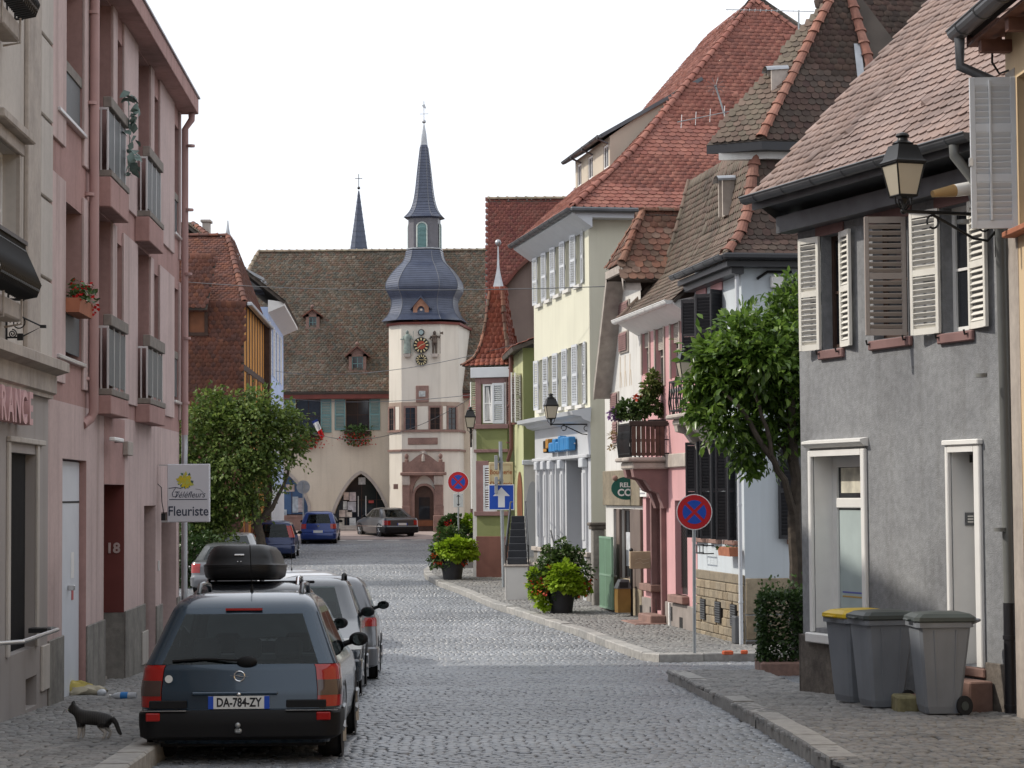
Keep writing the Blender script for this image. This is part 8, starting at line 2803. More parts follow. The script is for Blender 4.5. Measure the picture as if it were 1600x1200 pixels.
t = thing('one_way_sign', 'square blue sign with a white upward arrow on a grey post', 'road sign', b)
zc = P(783.5, 777, b.y).z - b.z; xc = P(783.5, 777, b.y).x - b.x
hs = 20 * k_
MB().tube([(.02, 0, -.1), (xc - .02, 0, P(778, 690, b.y).z - b.z)], .055, 10).build('post', m_post, t)
MB().box(xc - hs, xc + hs, -.085, -.07, zc - hs, zc + hs, ch=.006).build('sign_plate', m_swht, t)
MB().box(xc - hs * .93, xc + hs * .93, -.0885, -.0855, zc - hs * .93, zc + hs * .93).build('blue_face', m_sblue, t)
MB().poly([(xc + x * hs, -.091, zc + z * hs) for x, z in ((-.26, -.78), (.26, -.78), (.26, .1), (.66, .1), (0, .78), (-.66, .1), (-.26, .1))]).build('white_arrow', m_swht, t)
for zz_, hh_ in ((712, 22), (745, 14), (757, 14)):
 z0_ = P(780, zz_, b.y).z - b.z
 MB().box(xc - .19, xc - .10, -.5, .2, z0_ - hh_ * k_ / 2 * 2, z0_, ch=.01).build('edge_on_plate', m_sback, t)
 MB().box(xc - .2, xc + .06, -.07, .07, z0_ - hh_ * k_ * .5, z0_ - hh_ * k_ * .5 + .05).build('clamp', m_post, t)
# the back of a far round sign
b = Vector((P(474, 800, 106).x, 106., road_z(106)))
t = thing('round_sign_back', 'grey back of a round road sign before the town hall arch', 'road sign', b)
zc = P(474, 761, 106).z - b.z
MB().tube([(0, -.05, 0), (0, -.05, zc + .25)], .035, 8).build('post', m_post, t)
m_ = MB(); disc(m_, (0, zc), 10.5 * 106 / FPX, -.02, .0, 28); m_.build('sign_disc', m_sback, t)
m_ = MB(); m_.box(-.28, .28, -.04, -.021, zc + .12, zc + .16).box(-.28, .28, -.04, -.021, zc - .16, zc - .12); m_.build('stiffener', m_post, t)
# ------------------------------------------------------------------ wheeled bins
m_bing = M('bin_grey_plastic', (.19, .205, .23), .45, var=.08, vs=3, streak=.25, bump=.08, bs=120)
m_binl = M('bin_dark_lid', (.05, .06, .058), .45, var=.1, vs=4)
m_biny = M('bin_yellow_lid', (.58, .40, .02), .45, var=.08, vs=3)
m_tyre = M('rubber', (.014, .014, .015), .75, var=.15)
def bin_(label, base, rz, lid):
 t = thing('wheeled_bin', label, 'bin', base, rz, 'grey wheeled bins outside the grey house')
 t.scale = (.8, .94, 1)
 rings = [(-.25, .17, .20, .02), (-.275, .185, .215, .09), (-.345, .30, .268, .84), (-.35, .305, .272, .88), (-.385, .335, .295, .885), (-.385, .335, .295, .935), (-.365, .33, .285, .94)]
 v, f = [], []
 c = .035
 for x0, x1, y, z in rings:
  v += [(x0 + c, -y, z), (x1 - c, -y, z), (x1, -y + c, z), (x1, y - c, z), (x1 - c, y, z), (x0 + c, y, z), (x0, y - c, z), (x0, -y + c, z)]
 for i in range(len(rings) - 1):
  for k in range(8):
   f.append((i * 8 + k, i * 8 + (k + 1) % 8, i * 8 + 8 + (k + 1) % 8, i * 8 + 8 + k))
 f.append(tuple(range(7, -1, -1)))
 mb = MB(); mb.add(v, f)
 # raised ribs down the sides and front
 for s in (-1, 1):
  for xx in (-.16, .12):
   mb.add([(xx - .012 + xx * -.25, s * .213, .1), (xx + .012 + xx * -.25, s * .213, .1), (xx + .012, s * .274, .86), (xx - .012, s * .274, .86), (xx - .008 + xx * -.25, s * .219, .1), (xx + .008 + xx * -.25, s * .219, .1), (xx + .008, s * .28, .86), (xx - .008, s * .28, .86)], [(4, 5, 6, 7), (0, 4, 7, 3), (1, 2, 6, 5)])
 mb.build('body', m_bing, t)
 lv, lf = [], []
 lr = [(-.40, .36, .305, .938), (-.41, .37, .312, .95), (-.405, .365, .305, .985), (-.33, .31, .24, 1.02), (-.15, .2, .12, 1.035)]
 for x0, x1, y, z in lr:
  lv += [(x0 + .05, -y, z), (x1 - .03, -y, z), (x1, -y + .03, z), (x1, y - .03, z), (x1 - .03, y, z), (x0 + .05, y, z), (x0, y - .06, z), (x0, -y + .06, z)]
 for i in range(len(lr) - 1):
  for k in range(8):
   lf.append((i * 8 + k, i * 8 + (k + 1) % 8, i * 8 + 8 + (k + 1) % 8, i * 8 + 8 + k))
 lf.append(tuple(range((len(lr) - 1) * 8, len(lr) * 8)))
 lf.append(tuple(range(7, -1, -1)))
 mb = MB(); mb.add(lv, lf); mb.box(-.46, -.40, -.1, .1, .945, .965, ch=.008)
 mb.build('lid', lid, t)
 MB().tube([(.335, -.26, .93), (.42, -.25, .955), (.42, .25, .955), (.335, .26, .93)], .016, 8).build('handle', m_bing, t)
 for s in (-1, 1):
  m_ = MB()
  m_.T = Matrix.Translation((.215, s * .24, .1)) @ Matrix.Rotation(PI / 2, 4, 'X')
  m_.lathe([(.07, -.03), (.1, -.026), (.102, 0), (.1, .026), (.07, .03)], 20)
  w = m_.build('wheel', m_tyre, t)
  m_ = MB(); m_.T = Matrix.Translation((.215, s * .24, .1)) @ Matrix.Rotation(PI / 2, 4, 'X')
  m_.lathe([(.045, -.034), (.05, 0), (.045, .034)], 12); m_.build('hub', m_binl, w)
 MB().tube([(.215, -.24, .1), (.215, .24, .1)], .014, 6).build('axle', m_post, t)
 return t
def binpos(px, py, dy=.25):
 g = G(px, py, .13)
 return Vector((g.x, g.y + dy, pave_z(g.y + dy) + .014))
bin_('grey wheeled bin with a black wheel showing, standing before the white door', binpos(1480, 1120), RAD(3), m_binl)
bin_('grey wheeled bin with a dark lid, standing in front of the yellow lidded one', binpos(1387, 1109, .2), RAD(14), m_binl)
bin_('grey wheeled bin with a yellow lid, standing behind the others', binpos(1350, 1102, .3), RAD(20), m_biny)
# bronze litter bin on its post
b = P(973, 955, 50.1)
b.z = pave_z(50.1)
k_ = b.y / FPX
t = thing('litter_bin', 'bronze litter bin with a sloping black hood on a post by the green gate', 'litter bin', b, RAD(12))
m_br = M('bronze_paint', (.27, .16, .05), .4, var=.15, vs=4, metal=.3)
mb = MB()
W_, D_, H_ = 20 * k_, .3, 44 * k_
mb.prism([(-W_ / 2, .1), (W_ / 2, .1), (W_ / 2 * 1.05, H_ * .6), (W_ / 2, H_), (-W_ / 2, H_), (-W_ / 2 * 1.05, H_ * .6)], 'y', -D_ / 2, D_ / 2)
mb.build('bin_body', m_br, t)
mb = MB(); mb.add([(-W_ / 2 - .02, -D_ / 2 - .02, H_), (W_ / 2 + .02, -D_ / 2 - .02, H_), (W_ / 2 + .02, D_ / 2 + .02, H_), (-W_ / 2 - .02, D_ / 2 + .02, H_), (-W_ / 2 + .08, -D_ / 2 + .04, H_ + .2), (W_ / 2 - .02, -D_ / 2 + .04, H_ + .2), (W_ / 2 - .02, D_ / 2, H_ + .2), (-W_ / 2 + .08, D_ / 2, H_ + .2)], [(0, 1, 5, 4), (1, 2, 6, 5), (2, 3, 7, 6), (3, 0, 4, 7), (4, 5, 6, 7), (3, 2, 1, 0)])
hd_ = mb.build('hood', m_gut, t)
MB().box(-W_ / 2 + .03, W_ / 2 - .06, -D_ / 2 - .03, -D_ / 2 + .005, H_ + .02, H_ + .15).build('opening', m_dark, hd_)
MB().tube([(W_ / 2 + .08, .05, -.2), (W_ / 2 + .08, .05, 1.5)], .035, 8).sphere((W_ / 2 + .08, .05, 1.52), .05, 8, 5).box(W_ / 2, W_ / 2 + .08, .03, .07, H_ * .7, H_ * .75).build('post', m_iron, t)
# two orange clay pieces lying on the corner of the pavement
for i, (px, py, w_) in enumerate(((1137, 1023, 16), (1163, 1022, 7))):
 b = G(px, py, .13); k_ = b.y / FPX
 o = tag(MB().box(-w_ * k_ / 2, w_ * k_ / 2, -.06, .06, 0, .07, ch=.015).build('clay_brick', M('bright_clay', (.48, .10, .04), .8, var=.2, vs=9)), ('larger orange clay brick lying on the pavement by the sandstone corner', 'small orange clay piece lying against the corner downpipe')[i], 'brick')
 o.location = b; o.rotation_euler = (0, 0, .3 + i)
# litter by the white door
m_pet = M('clear_plastic', (.5, .52, .55), .15, var=.1, vs=20, spec=.6); m_petl = M('bottle_label_blue', (.04, .2, .5), .4, var=.1, vs=20)
def bottle(label, px, py, rz, s):
 b = G(px, py, .13)
 t = thing('plastic_bottle', label, 'bottle', b + Vector((0, 0, .045 * s)), rz)
 m_ = MB(); m_.T = Matrix.Rotation(PI / 2, 4, 'Y') @ Matrix.Scale(s, 4)
 m_.lathe([(.03, -.16), (.042, -.15), (.044, -.1), (.040, -.03), (.044, 0), (.044, .06), (.03, .11), (.013, .135), (.013, .155)], 14); m_.build('bottle_body', m_pet, t)
 m_ = MB(); m_.T = Matrix.Rotation(PI / 2, 4, 'Y') @ Matrix.Scale(s, 4)
 m_.lathe([(.0455, -.06), (.0455, .03)], 14, caps=False); m_.build('bottle_label', m_petl, t)
 m_ = MB(); m_.T = Matrix.Rotation(PI / 2, 4, 'Y') @ Matrix.Scale(s, 4)
 m_.lathe([(.016, .15), (.016, .175)], 10); m_.build('bottle_cap', m_white_p, t)
bottle('crushed clear plastic bottle with a blue label lying on the cobbles behind the cat', 193, 1093, RAD(172), 1.0)
b = G(159, 1088, .13)
t = tag(MB().sphere((0, 0, .045), (.06, .05, .045), 14, 8).build('plastic_cup', m_pet), 'small clear crushed plastic cup beside the blue labelled bottle', 'cup'); t.location = b
b = G(118, 1087, .13)
r = np.random.default_rng(9)
t = thing('yellow_rags', 'heap of yellow and beige rags lying in the white door recess', 'rags', b, RAD(20))
for i, (s, mt) in enumerate((((.22, .12, .10), M('yellow_cloth', (.42, .34, .10), .9, var=.2, vs=8)), ((.26, .14, .07), M('beige_cloth', (.36, .32, .24), .9, var=.2, vs=8)))):
 m_ = MB(); m_.sphere((i * .12, -.05 * i, s[2] * .8), s, 16, 8)
 m_.v = [(x + .02 * math.sin(z * 60 + y * 25), y + .02 * math.sin(x * 40), max(.004, z + .015 * math.sin(x * 33 + y * 47))) for x, y, z in m_.v]
 m_.build('rag', mt, t)
# ------------------------------------------------------------------ the cat
def cat():
 b = G(146, 1155, .145)
 k = b.y / FPX
 t = thing('cat', 'dark tabby cat with white legs and chest standing on the cobbles', 'cat', b, RAD(0))
 # chain: x along the body (-x is the head end)
 V = []; Rr = []; E = []
 def add(p, r, par=None):
  V.append(p); Rr.append(r * 1.2)
  if par is not None: E.append((par, len(V) - 1))
  return len(V) - 1
 pel = add((.125, 0, .215), .062)
 mid = add((.04, 0, .205), .066, pel)
 mid2 = add((-.05, 0, .212), .062, mid)
 sho = add((-.12, 0, .225), .056, mid2)
 nk = add((-.165, 0, .262), .036, sho)
 hd0 = add((-.195, -.005, .300), .043, nk)
 hd1 = add((-.224, -.014, .297), .037, hd0)
 mz = add((-.248, -.018, .278), .019, hd1)
 for s in (-1, 1):
  e0 = add((-.198, -.005 + s * .028, .340), .017, hd0); add((-.203, -.005 + s * .038, .382), .005, e0)
 for s in (-1, 1):      # fore legs
  a = add((-.125 + s * .008, s * .036, .165), .030, sho)
  c = add((-.118 + s * .012, s * .036, .095), .017, a)
  d = add((-.122 + s * .014, s * .036, .025), .0135, c); add((-.138 + s * .014, s * .036, .013), .013, d)
 for s in (-1, 1):      # hind legs: knee forward, hock back
  a = add((.120 + s * .012, s * .042, .155), .040, pel)
  kn = add((.098 + s * .016, s * .044, .115), .026, a)
  hk = add((.148 + s * .018, s * .042, .068), .0145, kn)
  ft = add((.130 + s * .018, s * .042, .016), .0135, hk); add((.108 + s * .018, s * .042, .012), .013, ft)
 p = add((.185, 0, .205), .030, pel)
 for q, rr in (((.222, -.005, .165), .021), ((.242, -.01, .115), .0195), ((.262, -.015, .065), .018), ((.285, -.02, .042), .012)):
  p = add(q, rr, p)
 me = bpy.data.meshes.new('cat_body')
 me.from_pydata(V, E, [])
 m = bpy.data.materials.new('cat_fur'); m.use_nodes = True
 nt = m.node_tree; bs = nt.nodes['Principled BSDF']; bs.inputs['Roughness'].default_value = .7
 tc = nt.nodes.new('ShaderNodeTexCoord'); sx = nt.nodes.new('ShaderNodeSeparateXYZ'); nt.links.new(tc.outputs['Object'], sx.inputs[0])
 ns = nt.nodes.new('ShaderNodeTexNoise'); ns.inputs['Scale'].default_value = 25; nt.links.new(tc.outputs['Object'], ns.inputs['Vector'])
 wv = nt.nodes.new('ShaderNodeTexWave'); wv.inputs['Scale'].default_value = 14; wv.inputs['Distortion'].default_value = 3; nt.links.new(tc.outputs['Object'], wv.inputs['Vector'])
 cr = nt.nodes.new('ShaderNodeValToRGB'); cr.color_ramp.elements[0].color = (.007, .006, .0055, 1); cr.color_ramp.elements[1].color = (.02, .016, .013, 1); nt.links.new(wv.outputs['Fac'], cr.inputs['Fac'])
 ad = nt.nodes.new('ShaderNodeMath'); ad.operation = 'MULTIPLY_ADD'; nt.links.new(ns.outputs['Fac'], ad.inputs[0]); ad.inputs[1].default_value = .05; nt.links.new(sx.outputs['Z'], ad.inputs[2])
 # white socks and bib: low in z, but not the tail
 lt = nt.nodes.new('ShaderNodeMapRange'); lt.inputs['From Min'].default_value = .150; lt.inputs['From Max'].default_value = .128; nt.links.new(ad.outputs[0], lt.inputs['Value'])
 tl = nt.nodes.new('ShaderNodeMath'); tl.operation = 'LESS_THAN'; tl.inputs[1].default_value = .20; nt.links.new(sx.outputs['X'], tl.inputs[0])
 mu = nt.nodes.new('ShaderNodeMath'); mu.operation = 'MULTIPLY'; nt.links.new(lt.outputs['Result'], mu.inputs[0]); nt.links.new(tl.outputs[0], mu.inputs[1])
 mx = nt.nodes.new('ShaderNodeMix'); mx.data_type = 'RGBA'; nt.links.new(mu.outputs[0], mx.inputs['Factor']); nt.links.new(cr.outputs['Color'], mx.inputs['A']); mx.inputs['B'].default_value = (.42, .38, .34, 1)
 nt.links.new(mx.outputs['Result'], bs.inputs['Base Color'])
 me.materials.append(m)
 o = link('body', me, t)
 sk = o.modifiers.new('skin', 'SKIN')
 for i, r_ in enumerate(Rr):
  me.skin_vertices[0].data[i].radius = (r_, r_)
 me.skin_vertices[0].data[0].use_root = True
 sk.use_smooth_shade = True
 ss = o.modifiers.new('sub', 'SUBSURF'); ss.levels = ss.render_levels = 2
 me2 = MB()
 for s in (-1, 1):
  me2.sphere((-.243, -.014 + s * .017, .297), .006, 8, 5)
 me2.build('eye', M('cat_eye', (.25, .3, .05), .1), t)
 MB().sphere((-.265, -.019, .281), (.006, .007, .005), 8, 5).build('nose', M('cat_nose', (.25, .1, .09), .5), t)
 s_ = 78 * k / .50
 t.scale = (s_, s_, s_)
 return t
cat()
# ------------------------------------------------------------------ aerials and wires
def aerial(label, x0, y0, x1, y1, d, mast, n, el=9):
 a, c = P(x0, y0, d), P(x1, y1, d)
 b = P(mast[0][0], mast[0][1], d)
 t = thing('tv_aerial', label, 'aerial', b)
 m_ = MB()
 m_.tube([(0, 0, 0), P(mast[1][0], mast[1][1], d) - b], .02, 6); m_.build('mast', m_post, t)
 m_ = MB(); a -= b; c -= b
 m_.tube([a, c], .010, 5); m_.build('boom', m_post, t)
 m_ = MB()
 for i in range(n):
  p = a.lerp(c, (i + .3) / n)
  m_.tube([p + Vector((-.02, -.12, -el * d / FPX)), p + Vector((.02, .12, el * d / FPX))], .005, 4)
 m_.build('elements', m_alu, t)
aerial('long thin television aerial against the top of the red roof', 1134, 15, 1272, 18, 50, ((1248, 62), (1248, 16)), 16, 4)
aerial('spread television aerial in front of the middle of the red roof', 1058, 191, 1170, 168, 49, ((1143, 215), (1118, 134)), 5, 12)
b = P(1118, 135, 49)
t = thing('tv_aerial', 'star shaped television aerial on a leaning mast before the red roof', 'aerial', b)
m_ = MB()
for a in np.linspace(0, PI, 6)[:-1]:
 m_.tube([(-.22 * math.cos(a), -.05, -.22 * math.sin(a)), (.22 * math.cos(a), .05, .22 * math.sin(a))], .005, 4)
m_.sphere((0, 0, 0), .03, 8, 5)
m_.tube([(0, 0, 0), (.3, .02, -.95)], .016, 5)
m_.build('aerial_rods', m_gut, t)
def wire(label, a, b, sag, r=.011):
 t = MB()
 pts = []
 for i in range(25):
  s = i / 24
  p = a.lerp(b, s); p.z -= sag * 4 * s * (1 - s)
  pts.append(p)
 o = t.tube(pts, r, 4).build('overhead_wire', m_iron)
 tag(o, label, 'wire')
wire('thin black wire running high across the town hall roof to the cream building', P(284, 440, 80), P(988, 446, 52), .2)
wire('thin black wire crossing the clock tower under the small clock face', P(430, 580, 100), P(834, 530, 64), .5)
wire('thin black wire crossing the town hall eaves above its windows', P(425, 620, 100), P(792, 610, 70), .3)
wire('thin black wire sagging across the tower windows', P(440, 652, 104), P(800, 575, 68), 1.6)
# ------------------------------------------------------------------ cars
m_cglass = bpy.data.materials.new('car_glass')
m_cglass.use_nodes = True
_t = m_cglass.node_tree
_t.nodes.clear()
_o, _mx, _tr, _gl, _fr = (_t.nodes.new(k) for k in ('ShaderNodeOutputMaterial', 'ShaderNodeMixShader', 'ShaderNodeBsdfTransparent', 'ShaderNodeBsdfGlossy', 'ShaderNodeFresnel'))
_tr.inputs['Color'].default_value = (.5, .57, .56, 1)
_gl.inputs['Roughness'].default_value = .02
_gl.inputs['Color'].default_value = (.8, .85, .85, 1)
_fr.inputs['IOR'].default_value = 1.38
for a_, b_ in ((_fr.outputs[0], _mx.inputs[0]), (_tr.outputs[0], _mx.inputs[1]), (_gl.outputs[0], _mx.inputs[2]), (_mx.outputs[0], _o.inputs[0])):
 _t.links.new(a_, b_)
m_seat = M('seat_cloth', (.035, .037, .042), .9, var=.2, vs=8)
m_trim = M('black_trim', (.008, .008, .009), .6, var=.1, spec=.2)
m_chrome = M('chrome', (.7, .7, .7), .12, metal=1., var=0.)
m_tl = M('taillight_red', (.30, .008, .006), .12, var=0., coat=.6); m_tls = M('taillight_smoke', (.06, .035, .03), .12, var=0., coat=.6)
m_plate = M('plate_white', (.62, .63, .62), .4, var=.03, vs=20); m_plb = M('plate_blue', (.01, .06, .4), .4, var=0.); m_pltx = M('plate_text', (.01, .01, .012), .5, var=0.)
m_rim = M('alloy', (.4, .41, .42), .3, metal=.9, var=.05)
def paint(nm, c, rough=.28, metal=.4):
 return M(nm, c, rough, metal=metal, var=.06, vs=2, coat=.6)
def itp(prof, z):
 zs = [p[0] for p in prof]; ys = [p[1] for p in prof]
 return float(np.interp(z, zs, ys))
def car(name, label, base, rz, mpaint, rear, front, width, zg0, zg1, lights, wheels, glass_sides, roof, plate=None, pz=.5, bump=(.2, .45), cat='car', slope=None, badge=None, lens=None, mirror=True, rails=False, antenna=False, wiper=False, group=None, trimm=None, wr=.3, rearf=.86, mir=None, mcap=None):
 t = thing(name, label, cat, base, rz, group)
 if slope is not None:
  t.rotation_mode = 'ZYX'
  t.rotation_euler = (slope, 0, rz)
 zl = sorted({p[0] for p in rear} | {p[0] for p in front} | {p[0] for p in width} | {zg0, zg1, *lights})
 fr_ = [0, .45, rearf - .04, rearf, 1.0]
 sd = [0, .06] + [x for g in glass_sides for x in g] + [.97, 1]
 NA = 4
 rings = []
 for z in zl:
  yr, yf, hw = itp(rear, z), itp(front, z), itp(width, z)
  rr = .17 if z < zg0 else .13
  rr = min(rr, hw * .4)
  pts = [(f * (hw - rr), yr + .035 * (f ** 2)) for f in fr_]
  y0 = pts[-1][1]
  for k in range(1, NA):
   a = PI / 2 * k / NA
   pts.append((hw - rr + rr * math.sin(a), y0 + rr * (1 - math.cos(a))))
  ya, yb = y0 + rr, yf - rr * 1.3
  pts += [(hw * (1 - .05 * max(0, s - .8) / .2), ya + (yb - ya) * s) for s in sd]
  w2 = hw * .95
  for k in range(1, NA):
   a = PI / 2 * k / NA
   pts.append((w2 - rr * (1 - math.cos(a)), yb + rr * 1.3 * math.sin(a)))
  pts += [(f * (w2 - rr), yf + .10 * (1 - f ** 2)) for f in (1, .8, .4, 0)]
  rings.append(pts)
 n = len(rings[0])
 nf, ns = len(fr_), len(sd)
 iside = nf - 1 + NA        # index of first side point
 ifront = iside + ns - 1
 V = []; idx = {}
 for j, pts in enumerate(rings):
  for i, (x, y) in enumerate(pts):
   for s in (1, -1):
    if (i == 0 or i == n - 1) and s == -1:
     idx[j, i, -1] = idx[j, i, 1]; continue
    idx[j, i, s] = len(V); V.append((x * s, y, zl[j]))
 groups = {'body': [], 'rear_window': [], 'side_window': [], 'windscreen': [], 'light': []}
 for j in range(len(zl) - 1):
  zm = (zl[j] + zl[j + 1]) / 2
  for i in range(n - 1):
   for s in (1, -1):
    q = (idx[j, i, s], idx[j, i + 1, s], idx[j + 1, i + 1, s], idx[j + 1, i, s])
    if s < 0: q = q[::-1]
    g = 'body'
    if zg0 < zm < zg1:
     if i < nf - 2: g = 'rear_window'
     elif i >= ifront + NA - 1 or i >= n - 3: g = 'windscreen'
     elif iside <= i < ifront:
      k = i - iside
      s0, s1 = sd[k], sd[k + 1]
      if any(abs(s0 - g_[0]) < 1e-6 and abs(s1 - g_[1]) < 1e-6 for g_ in glass_sides): g = 'side_window'
    if lights[0] < zm < lights[-1] and nf - 2 <= i < iside + 1: g = 'light'
    groups[g].append((q, zm, s))
 # roof cap
 top = len(zl) - 1
 cap = [idx[top, i, 1] for i in range(n)] + [idx[top, i, -1] for i in range(n - 2, 0, -1)]
 def sub(name, faces, mat, off=0., extra=None):
  used = {}; vs = []; fs = []
  for q in faces:
   ff = []
   for i in q:
    if i not in used:
     used[i] = len(vs); vs.append(V[i])
    ff.append(used[i])
   if len(set(ff)) > 2: fs.append(tuple(dict.fromkeys(ff)))
  mb = MB()
  if off:
   cx = 0; cy = sum(v[1] for v in V) / len(V)
   vs = [(x + math.copysign(off, x) * (abs(x) > .05), y - (off if y < 1 else 0), z) for x, y, z in vs]
  mb.add(vs, fs, 0, True)
  if extra: extra(mb)
  return mb.build(name, mat, t, sharp=45)
 body = sub('body', [g[0] for g in groups['body']] + [tuple(cap)], mpaint)
 rw_ = sub('rear_window', [g[0] for g in groups['rear_window']], m_cglass, .002)
 for s in (1, -1):
  fs = [g[0] for g in groups['side_window'] if g[2] == s]
  if fs: sub('side_window', fs, m_cglass)
  lf = [g for g in groups['light'] if g[2] == s]
  for a, b, in zip(lights, lights[1:]):
   pass
  lo = sub('taillight', [g[0] for g in lf], lens[0] if lens else m_tl, .006)
  if lens and len(lens) > 1:
   for q, zm, _ in lf:
    pass
   m_lo, m_hi = lens[1]
   sub('smoked_lens', [q for q, zm, _ in lf if m_lo < zm < m_hi], m_tls, .009).parent = lo
 sub('windscreen', [g[0] for g in groups['windscreen']], m_cglass, 0)
 # bumper with its own moulding
 b0, b1 = bump
 bm = []
 yb0 = itp(rear, (b0 + b1) / 2)
 hw = itp(width, (b0 + b1) / 2)
 def bring(z, o):
  rr = .17
  pts = [(-hw - o, yb0 + .75)]
  y_ = yb0 - o
  for k in range(0, 6):
   a = PI / 2 * k / 5
   pts.append((-(hw + o) + (rr) * (1 - math.cos(a)) , y_ + rr * (1 - math.sin(a))))
  return pts + [(-x, y) for x, y in pts[::-1]]
 mb = MB()
 zz_ = [(b0, -.03), (b0 + .03, .02), ((b0 + b1) / 2, .03), (b1 - .03, .03), (b1, .005)]
 R_ = [[(x, y, z) for x, y in bring(z, o)] for z, o in zz_]
 m = len(R_[0])
 mb.add([p for r_ in R_ for p in r_], [(j * m + i, j * m + i + 1, (j + 1) * m + i + 1, (j + 1) * m + i) for j in range(len(R_) - 1) for i in range(m - 1)], 0, True)
 mb.build('bumper', trimm or m_trim, t)
 # wheels
 for yw in wheels:
  for s in (-1, 1):
   hwz = itp(width, .35)
   Tm = Matrix.Translation((s * (hwz - .10), yw, wr)) @ Matrix.Rotation(PI / 2, 4, 'Y')
   m_ = MB(); m_.T = Tm
   m_.lathe([(wr * .62, -.105), (wr * .93, -.1), (wr, -.07), (wr, .07), (wr * .93, .1), (wr * .62, .105)], 28)
   w_ = m_.build('wheel', m_tyre, t)
   m_ = MB(); m_.T = Tm
   zo = .108 * s
   m_.lathe([(wr * .62, min(zo, zo * .9)), (wr * .62, max(zo, zo * .9))], 24)
   for k in range(5):
    a = 2 * PI * k / 5
    m_.tube([(0, 0, zo), (wr * .58 * math.cos(a), wr * .58 * math.sin(a), zo * 1.04)], .03, 5)
   m_.build('rim', m_rim, w_)
   m_ = MB()
   v = []; nn = 18
   for k in range(nn + 1):
    a = PI * (k / nn) * 1.16 - .25
    for rr, xo in ((wr * 1.06, .0), (wr * 1.22, .008)):
     z_ = wr + rr * math.sin(a); y_ = yw + rr * math.cos(a)
     v.append((s * (itp(width, max(z_, .2)) + xo + .004), y_, z_))
   m_.add(v, [(2 * k, 2 * k + 1, 2 * k + 3, 2 * k + 2) for k in range(nn)], 0, True)
   m_.build('wheel_arch', m_trim, t)
   m_ = MB(); m_.T = Matrix.Translation((s * (hwz + .006), yw, wr)) @ Matrix.Rotation(PI / 2, 4, 'Y')
   m_.lathe([(wr * 1.08, -.003), (wr * 1.08, .003)], 28); m_.build('arch_liner', m_dark, t)
 MB().box(-hw * .85, hw * .85, .4, max(wheels) + .5, .12, .24).build('underbody', m_dark, t)
 y1_ = itp(rear, zg0) + .75; y2_ = itp(front, zg0) - 1.35
 m_ = MB()
 for yy, xs_ in ((min(y1_, y2_ - .8), (-.36, 0, .36)), (y2_, (-.34, .34))):
  for x_ in xs_:
   wd_ = .17 if len(xs_) == 3 else .24
   m_.box(x_ - wd_, x_ + wd_, yy - .07, yy + .07, .4, zg0 - .02, ch=.05)
   m_.box(x_ - .12, x_ + .12, yy - .05, yy + .04, zg0 + .02, zg0 + .2, ch=.05)
 m_.box(-hw * .8, hw * .8, itp(front, zg0) - .75, itp(front, zg0) - .3, .5, zg0 - .03, ch=.05)
 m_.build('seats', m_seat, t)
 # plate
 yp = itp(rear, pz) - .012
 if plate is not None:
  p_ = MB().box(-.26, .26, yp - .012, yp, pz - .055, pz + .055, ch=.003).build('number_plate', m_plate, t)
  MB().box(-.26, -.215, yp - .0135, yp - .0121, pz - .054, pz + .054).build('plate_band', m_plb, p_)
  MB().box(.215, .26, yp - .0135, yp - .0121, pz - .054, pz + .054).build('plate_band', m_plb, p_)
  if plate: text(plate, .104, m_pltx, p_, (0, yp - .0135, pz - .002), (PI / 2, 0, 0), 'plate_lettering', .0008, sx=.76, off=.003)
 if mirror:
  ym, zm_ = mir or (itp(front, zg0) - 1.05, zg0 + .10)
  hwm = itp(width, zm_)
  for s in (-1, 1):
   m_ = MB(); m_.sphere((s * (hwm + .13), ym, zm_), (.095, .07, .068), 14, 8)
   m_.v = [(x, max(y, ym - .045), z) for x, y, z in m_.v]
   m_.tube([(s * (hwm - .02), ym + .03, zm_ - .05), (s * (hwm + .08), ym + .02, zm_ - .02)], .03, 6)
   mo_ = m_.build('wing_mirror', mcap or m_trim, t)
   m2 = MB(); disc(m2, (s * (hwm + .13), zm_), .055, ym - .0495, ym - .046, 16); m2.build('mirror_glass', m_cglass, mo_)
 zr_ = zl[-1]
 if rails:
  y0_, y1_ = itp(rear, zl[-2]) + .25, itp(front, zl[-2]) - .35
  for s in (-1, 1):
   x_ = s * (itp(width, zl[-2]) - .06)
   m_ = MB(); zb = zl[-2] - .0
   m_.tube([(x_, y0_, zb), (x_, y0_ + .12, zb + .085), (x_, (y0_ + y1_) / 2, zb + .10), (x_, y1_ - .12, zb + .085), (x_, y1_, zb)], .022, 8)
   m_.build('roof_rail', rails, t)
 if antenna:
  ya = itp(rear, zl[-1]) + .12
  m_ = MB(); m_.lathe([(.018, zr_ - .01), (.012, zr_ + .04), (.004, zr_ + .07)], 8, (0, ya)).tube([(0, ya, zr_ + .05), (0, ya - .22, zr_ + .42)], .004, 4); m_.build('antenna', m_trim, t)
 if wiper:
  yb_ = itp(rear, zg0) - .01
  m_ = MB(); m_.sphere((.06, yb_, zg0 + .02), (.09, .03, .05), 12, 6)
  z2 = zg0 + .03
  m_.tube([(.06, yb_ - .015, z2), (-.3, itp(rear, z2 + .02) - .012, z2 + .015), (-.58, itp(rear, z2 + .01) + .0, z2 + .0)], .011, 5)
  m_.build('rear_wiper', m_trim, t)
 return t
def cpos(y, dx=0.):
 return Vector((-2.27 - .0418 * (y - 18.6) + dx, y, road_z(y) + .005))
def rslope(y):
 return math.atan2(road_z(y + 4) - road_z(y), 4)
RZ = math.atan(.0418)
